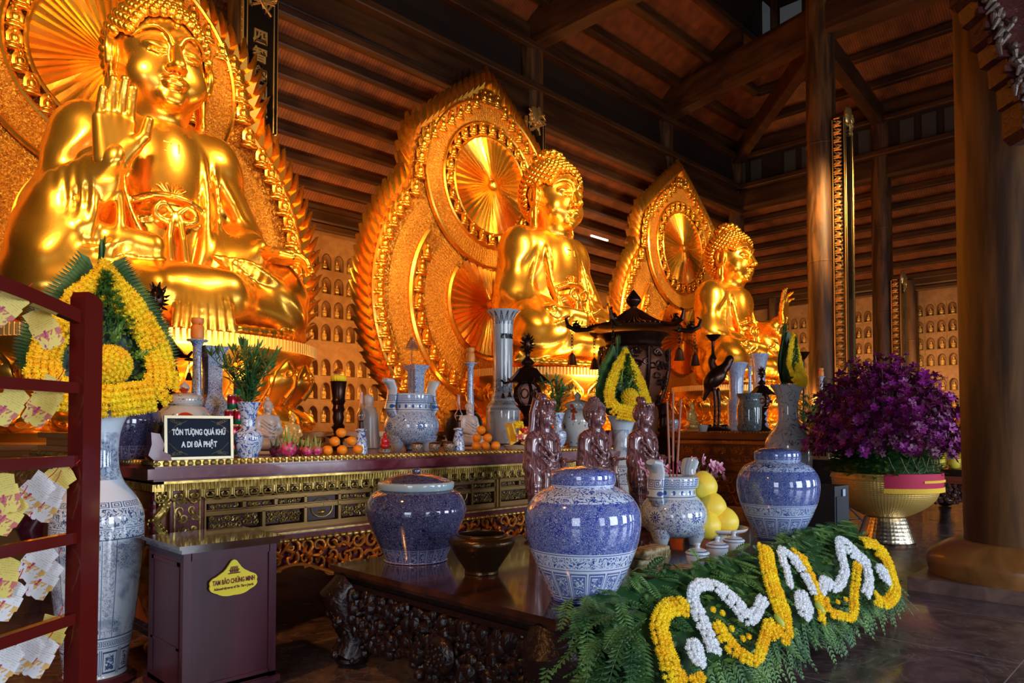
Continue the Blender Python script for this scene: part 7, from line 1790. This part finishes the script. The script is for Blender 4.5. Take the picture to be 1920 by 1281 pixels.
p = at_(1508, 6.0, Z2); t_ = zof(660, p); t = thing('dish_stand', 'dark candle dish on a thin stem right of the flower cone', 'candlestick', p); M = MB(); H = t_-Z2; M.lathe([(0, 0), (.12, 0), (.03, .06), (.025, H-.15), (.05, H-.12), (.13, H), (.12, H), (0, H-.06)], (0, 0, 0), 18); M.build('stand', BRONZE, t)
p = at_(1541, 6.0, Z2); candle(p, zof(690, p), 'orange candle at the far end of the second altar, left of the orchids')
p = at_(1516, 5.4, Z2); t = thing('leafy_plant', 'leafy green plant on the second altar right of the branch vase', 'plant', p); M = MB(); R5 = random.Random(8)
for i in range(260):
    a = R5.uniform(0, 6.3); z = R5.uniform(.05, .62); q = Vector((.22*R5.random()*math.cos(a), .2*R5.random()*math.sin(a), z)); d = Vector((math.cos(a), math.sin(a), .7)).normalized(); w_ = d.orthogonal().normalized(); M.add([q, q+d*.05+w_*.014, q+d*.12, q+d*.05-w_*.014], [(0, 1, 2, 3)])
M.build('foliage', FERN, t, smooth=False)
# model palace and crate behind the right jar
p = at_(1545, 4.5, 0); t = thing('model_palace', 'small gilt model palace with windows, on a black case left of the orchids', 'model', (p.x, p.y, 1.0)); MP = mat('model_gilt', (.68, .50, .26), .4, .3); 
M = MB(); M.bx(-.22, .22, -.15, .15, 0, .42); M.build('walls', MP, t, smooth=False); M = MB()
for i in range(5):
    for j in range(3): M.bx(-.19+i*.078, -.14+i*.078, -.16, -.15, .05+j*.12, .12+j*.12)
    for j in range(3): M.bx(-.23, -.22, -.12+i*.055, -.085+i*.055, .05+j*.12, .12+j*.12)
M.build('windows', mat('model_window', (.12, .02, .015), .5), t, smooth=False); M = MB(); M.add([(-.28, -.2, .42), (.28, -.2, .42), (.28, .2, .42), (-.28, .2, .42), (-.18, 0, .52), (.18, 0, .52)], [(0, 1, 5, 4), (2, 3, 4, 5), (1, 2, 5), (3, 0, 4), (3, 2, 1, 0)]); M.build('roof', MP, t, smooth=False)
t = thing('black_case', 'black case on the floor carrying the model palace', 'case', (p.x, p.y, 0)); M = MB(); M.bx(-.3, .3, -.22, .22, .0, .92); M.bx(-.33, .33, -.25, .25, .92, 1.0); M.build('case', mat('black_case', (.02, .016, .014), .4), t, smooth=False)
M = MB(); M.bx(-.29, .29, -.225, -.22, .1, .85); M.build('door', mat('case_door', (.05, .012, .012), .4), t, smooth=False)
# loudspeaker and folded tripod
p = onz(1545, 1002, 0); p = at_(1553, 3.35, 0); t = thing('loudspeaker', 'black loudspeaker box on the floor behind the right jar', 'loudspeaker', p, -.1); M = MB(); M.bx(-.17, .17, -.15, .15, 0, .82); M.build('cabinet', mat('speaker_black', (.022, .024, .030), .45), t, smooth=False); M = MB(); M.bx(-.14, .14, -.16, -.15, .06, .70); M.build('grille', mat('speaker_grille', (.03, .034, .045), .6), t, smooth=False); M = MB(); M.bx(.0, .06, -.165, -.16, .70, .78); M.build('badge', mat('speaker_badge', (.5, .6, .8), .4), t, smooth=False)
p = onz(1590, 990, 0); t = thing('tripod_stand', 'low black tripod with splayed legs on the floor by the loudspeaker', 'stand', p); 
for k in range(3):
    a = k*2.1+.3; M = MB(); M.tube([(0, 0, .32), (.38*math.cos(a), .38*math.sin(a), .01)], .012, 6); M.build('leg', mat('tripod_metal', (.10, .12, .20), .35, .5) if k == 0 else bpy.data.materials['tripod_metal'], t)
    M = MB(); M.tube([(0, 0, .12), (.20*math.cos(a), .20*math.sin(a), .155)], .008, 5); M.build('brace', bpy.data.materials['tripod_metal'], t)
M = MB(); M.tube([(0, 0, .08), (0, 0, .36)], .018, 8); M.build('hub', bpy.data.materials['tripod_metal'], t)
# ---------------------------------------------------------------- orchid basket on hammered stand
sp = back(onz(1661, 1024, 0), .33); k = mpp(sp)
HAM = mat('hammered_metal', (.62, .52, .36), .26, 1, bf=lambda g: g.voro(1, vec=g.xyz(g.ang*7, g.z*22, 0), rand=.15), bs=.5, bd=.008)
GB = mat('gold_basket', (.78, .50, .13), .38, .55, bf=lambda g: g.voro(1, vec=g.xyz(g.ang*16, g.z*42, 0), rand=.1), bs=.5, bd=.01)
z1 = zof(968, sp); z2 = zof(885, sp)
lathe_thing('hammered_pedestal', 'silvery hammered metal pedestal under the gold flower bowl', 'pedestal', sp, [('drum', [(0, .02), (.335, .02), (.345, .03), (.25, z1-.02), (.24, z1), (0, z1)], HAM, 1), ('floor_rim', [(0, 0), (.345, 0), (.345, .02), (0, .02)], BRONZE, 1)])
t = thing('gold_flower_bowl', 'wide gold bowl with a red fringed cloth, holding the purple orchids', 'bowl', (sp.x, sp.y, z1)); hb = z2-z1
M = MB(); M.lathe([(0, 0), (.20, 0), (.42, .10), (.58, .24), (.635, .42), (.64, hb-.01), (.655, hb), (.63, hb), (.61, hb-.1), (0, hb-.12)], (0, 0, 0), 56, sm=3); M.build('bowl', GB, t)
RC = mat('red_cloth', (.42, .01, .05), .7); FR = mat('yellow_fringe', (.80, .50, .03), .7)
M = MB(); a0, a1 = -2.85, -1.28; vs = []; N = 30
for q in range(N+1):
    a = a0+(a1-a0)*q/N
    for r, z in ((.62, hb+.015), (.665, hb+.012), (.672, hb-.06), (.664, hb-.17)): vs.append((r*math.cos(a), r*math.sin(a), z))
M.add(vs, [(4*q+j, 4*q+j+1, 4*q+5+j, 4*q+4+j) for q in range(N) for j in range(3)]); cl_ = M.build('red_cloth', RC, t)
M = MB()
for q in range(90): a = a0+(a1-a0)*q/90; M.tube([(.668*math.cos(a), .668*math.sin(a), hb-.165), (.672*math.cos(a), .672*math.sin(a), hb-.225)], .006, 4)
for q in range(40): a = a0+(a1-a0)*(.45+.5*q/40); M.tube([(.674*math.cos(a), .674*math.sin(a), hb-.07), (.676*math.cos(a), .676*math.sin(a), hb-.10)], .007, 4)
M.build('fringe', FR, cl_)
ob = Vector((sp.x, sp.y, z2)); t = thing('purple_orchids', 'big dome of deep purple orchid sprays in the gold bowl', 'orchids', ob)
PU = [mat('orchid_purple', (.17, .003, .10), .5), mat('orchid_magenta', (.09, .002, .030), .5), mat('orchid_violet', (.27, .012, .22), .5)]
M = MB(); St = MB(); Gn = MB(); Ro = random.Random(11)
topz = zof(662, sp)-z2; Rx = 1.10
def orchid(M, c, n, r, R):
    q = n.to_track_quat('Z', 'Y').to_matrix(); a0 = R.uniform(0, 6.3)
    for j in range(5):
        a = a0+j*2*PI/5; d = q@Vector((math.cos(a), math.sin(a), .25)); s = q@Vector((-math.sin(a), math.cos(a), 0)); f = 1.0 if j % 2 else .8
        M.add([c, c+d*r*.5-s*r*.38*f, c+d*r*1.0-s*r*.16, c+d*r*1.0+s*r*.16, c+d*r*.5+s*r*.38*f], [(0, 1, 2, 3, 4)])
    M.ball(c+n*r*.15, r*.16, 5, 4)
for i in range(300):
    z = 1-(i+.5)/300*1.02; a = i*2.39996+Ro.uniform(-.15, .15); s = math.sqrt(max(0, 1-z*z)); rr = Ro.uniform(.86, 1.05)
    e = Vector((s*math.cos(a)*Rx*rr, s*math.sin(a)*Rx*.85*rr, .24+max(-.02, z)*(topz-.28)*rr+Ro.uniform(-.05, .06))); b = Vector((e.x*.15, e.y*.15, .05))
    c = [b, b.lerp(e, .4)+Vector((0, 0, .16)), b.lerp(e, .75)+Vector((0, 0, .15)), e]
    St.tube(c, .004, 4)
    for j in range(9):
        f = (.45+.55*(j/8))*3; kk = min(2, int(f)); p = c[kk].lerp(c[kk+1], f-kk); n = Vector((e.x, e.y, e.z*.6+.1)).normalized(); n = (n+Vector((Ro.uniform(-.7, .7), Ro.uniform(-.7, .7), Ro.uniform(-.5, .5)))).normalized()
        M.mi = Ro.choice((0, 0, 1, 1, 2)); orchid(M, p+Vector((Ro.uniform(-.035, .035), Ro.uniform(-.035, .035), Ro.uniform(-.04, .03))), n, Ro.uniform(.045, .068), Ro)
    for j in range(4): M.mi = 0; q = e+Vector((e.x, e.y, .2)).normalized()*(.02+.018*j); M.ball(q, .009-.0012*j, 5, 4)
M.build('orchid_blooms', PU, t, smooth=False); St.build('stems', mat('orchid_stem', (.16, .12, .04), .5), t)
for i in range(900):
    a = Ro.uniform(0, 6.3); h_ = Ro.random(); r = Ro.uniform(.5, .64)-.12*h_; p = Vector((r*math.cos(a), r*math.sin(a), .36*h_)); d = Vector((math.cos(a), math.sin(a), Ro.uniform(-.5, .6))).normalized(); w_ = Vector((-math.sin(a), math.cos(a), Ro.uniform(-.4, .4))).normalized(); L = Ro.uniform(.10, .18)
    Gn.add([p, p+d*L*.5+w_*.03, p+d*L, p+d*L*.5-w_*.03], [(0, 1, 2, 3)])
Gn.build('bowl_greenery', LEAF, t, smooth=False)
M = MB(); M.lathe([(0, 0), (.56, 0), (.60, .10), (.4, .3), (0, .45)], (0, 0, -.02), 24, sm=2); M.build('leafy_mass', DLEAF, t)
M = MB()
for i in range(12):
    a = -PI/2-1.2+.22*i; M.tube([(.62*math.cos(a+u*.4), .62*math.sin(a+u*.4), .22-.22*math.sin(PI*u)) for u in np.linspace(0, 1, 8)], .004, 4)
M.build('hanging_tendrils', bpy.data.materials['orchid_stem'], t)
# pink orchid by the censer
p = onz(1296, 1003, TZ); lathe_thing('slim_vase', 'small vase behind the tripod censer holding pink flowers', 'vase', p, [('body', [(0, 0), (.05, 0), (.07, .1), (.04, .22), (.045, .30), (.06, .33), (0, .33)], BWV, 3)], n=24)
t = thing('pink_flowers', 'spray of pink lilies behind the tripod censer', 'flowers', p+Vector((0, 0, .33))); PKM = mat('pink_petals', (.78, .28, .42), .5, cf=lambda g: g.mix(g.noise(16, 2).ss(.4, .6), (.75, .22, .40), (.92, .55, .66))); M = MB(); S2 = MB(); G2 = MB()
for i, (dx, dz) in enumerate(((-95, 25), (-80, 10), (-60, 28), (-20, 22), (0, 30), (12, 18), (20, 34), (28, 14), (38, 24), (46, 8), (52, 20), (58, 4), (-45, 15), (30, 2), (8, 5))):
    k_ = mpp(p); c = _R*(dx*k_)+Vector((0, 0, dz*k_+.13))+_H*Ro.uniform(-.05, .05); n = (Vector((Ro.uniform(-.5, .5), -1, Ro.uniform(-.2, .5)))).normalized(); orchid(M, c, n, .052, Ro); orchid(M, c+n*.01, (n+Vector((.3, 0, .2))).normalized(), .036, Ro); S2.tube([Vector((0, 0, -.1)), c*.5+Vector((0, 0, .03)), c], .004, 4)
M.build('petals', PKM, t, smooth=False); S2.build('stems', LEAF, t)
# ---------------------------------------------------------------- second low table with fruit, right
p0 = onz(1570, 985, 0); tx0, ty1 = 12.4, 4.1
t = thing('carved_low_table', 'low dark table with red top and round medallion, behind the orchid stand', 'table', (tx0, .2, 0)); zt = .76
RT = mat('red_brown_tabletop', (.18, .035, .02), .22, coat=.4)
M = MB(); M.bx(0, 3.4, 0, 3.8, zt-.07, zt); M.bx(.03, 3.37, .03, 3.77, zt-.11, zt-.07); M.build('tabletop', RT, t, smooth=False)
M = MB(); lump_apron(M, 3.5, lambda u: .40-.16*math.exp(-((u-.42)/.15)**2), zt-.11, lambda a, o, z: (.05+o*.7, .15+a, z), 13); M.build('left_apron', mat('reddish_rosewood', (.075, .028, .022), .2, coat=.5, bf=lambda g: g.noise(16, 4, 2), bs=.4), t)
M = MB(); M.bx(.10, .14, .1, 3.7, .42, zt-.1); M.build('frame_board', DARKW, t, smooth=False)
MEDM = mat('pearl_inlay', (.55, .50, .50), .25, coat=.5)
for j, yy in enumerate((1.62, 1.84)):
    M = MB(); M.tube([(-.0, yy+.095*math.cos(v), .50+.085*math.sin(v)) for v in np.linspace(0, 6.28, 21)[:-1]], .012, 6, cl=True)
    for q in (-.05, -.025, 0, .025, .05): M.tube([(-.0, yy-.06, .50+q), (-.0, yy+.06, .50+q)], .006, 4)
    M.tube([(-.0, yy, .43), (-.0, yy, .57)], .007, 4); M.build('medallion', MEDM, t)
M = MB()
for s_ in (-1, 1): M.tube([(0, 1.73+s_*(.22+.12*u), .44+.16*math.sin(PI*u*.6)) for u in np.linspace(0, 1, 7)], .012, 5)
M.build('inlaid_scrolls', MEDM, t)
for lx in (.15, 3.25):
    for ly in (.15, 3.65): M = MB(); M.tube([(lx, ly, zt-.1), (lx-.04, ly, .4), (lx, ly, .15), (lx-.02, ly, .05)], [.12, .13, .08, .11], 10); M.ball((lx, ly, .04), (.12, .12, .04), 10, 6); M.build('leg', DARKW, t)
pf2 = onX(1795, 888, tx0+.35); base = Vector((tx0+.35, pf2.y, zt))
t = thing('fruit_tray', 'black tray under the pile of yellow pomelos on the far low table', 'tray', base); M = MB(); M.bx(-.28, .28, -.55, .55, 0, .10); M.build('tray', BLACKL, t, smooth=False)
R6 = random.Random(5); r = .105
for l, ys in enumerate(((-.42, -.21, 0, .21, .42), (-.31, -.10, .11, .31), (-.2, .0, .2), (-.08, .12))):
    for y in ys: dup(pf, base+Vector((-.10+.05*l, y, .10+.10+l*.165)), R6.uniform(0, 6), 'yellow pomelo piled on the far black tray, %s row' % ('bottom', 'second', 'third', 'top')[l], 'pomelos on the far tray', r)
p = base+Vector((.9, .1, 0)); lathe_thing('orange_finial_jar', 'orange lidded jar rising behind the orchids at right', 'jar', p, [('body', [(0, 0), (.18, 0), (.24, .2), (.22, .45), (.12, .60), (.20, .70), (.20, .75), (.10, .9), (.04, .98), (.05, 1.03), (0, 1.1)], WAX, 3)])
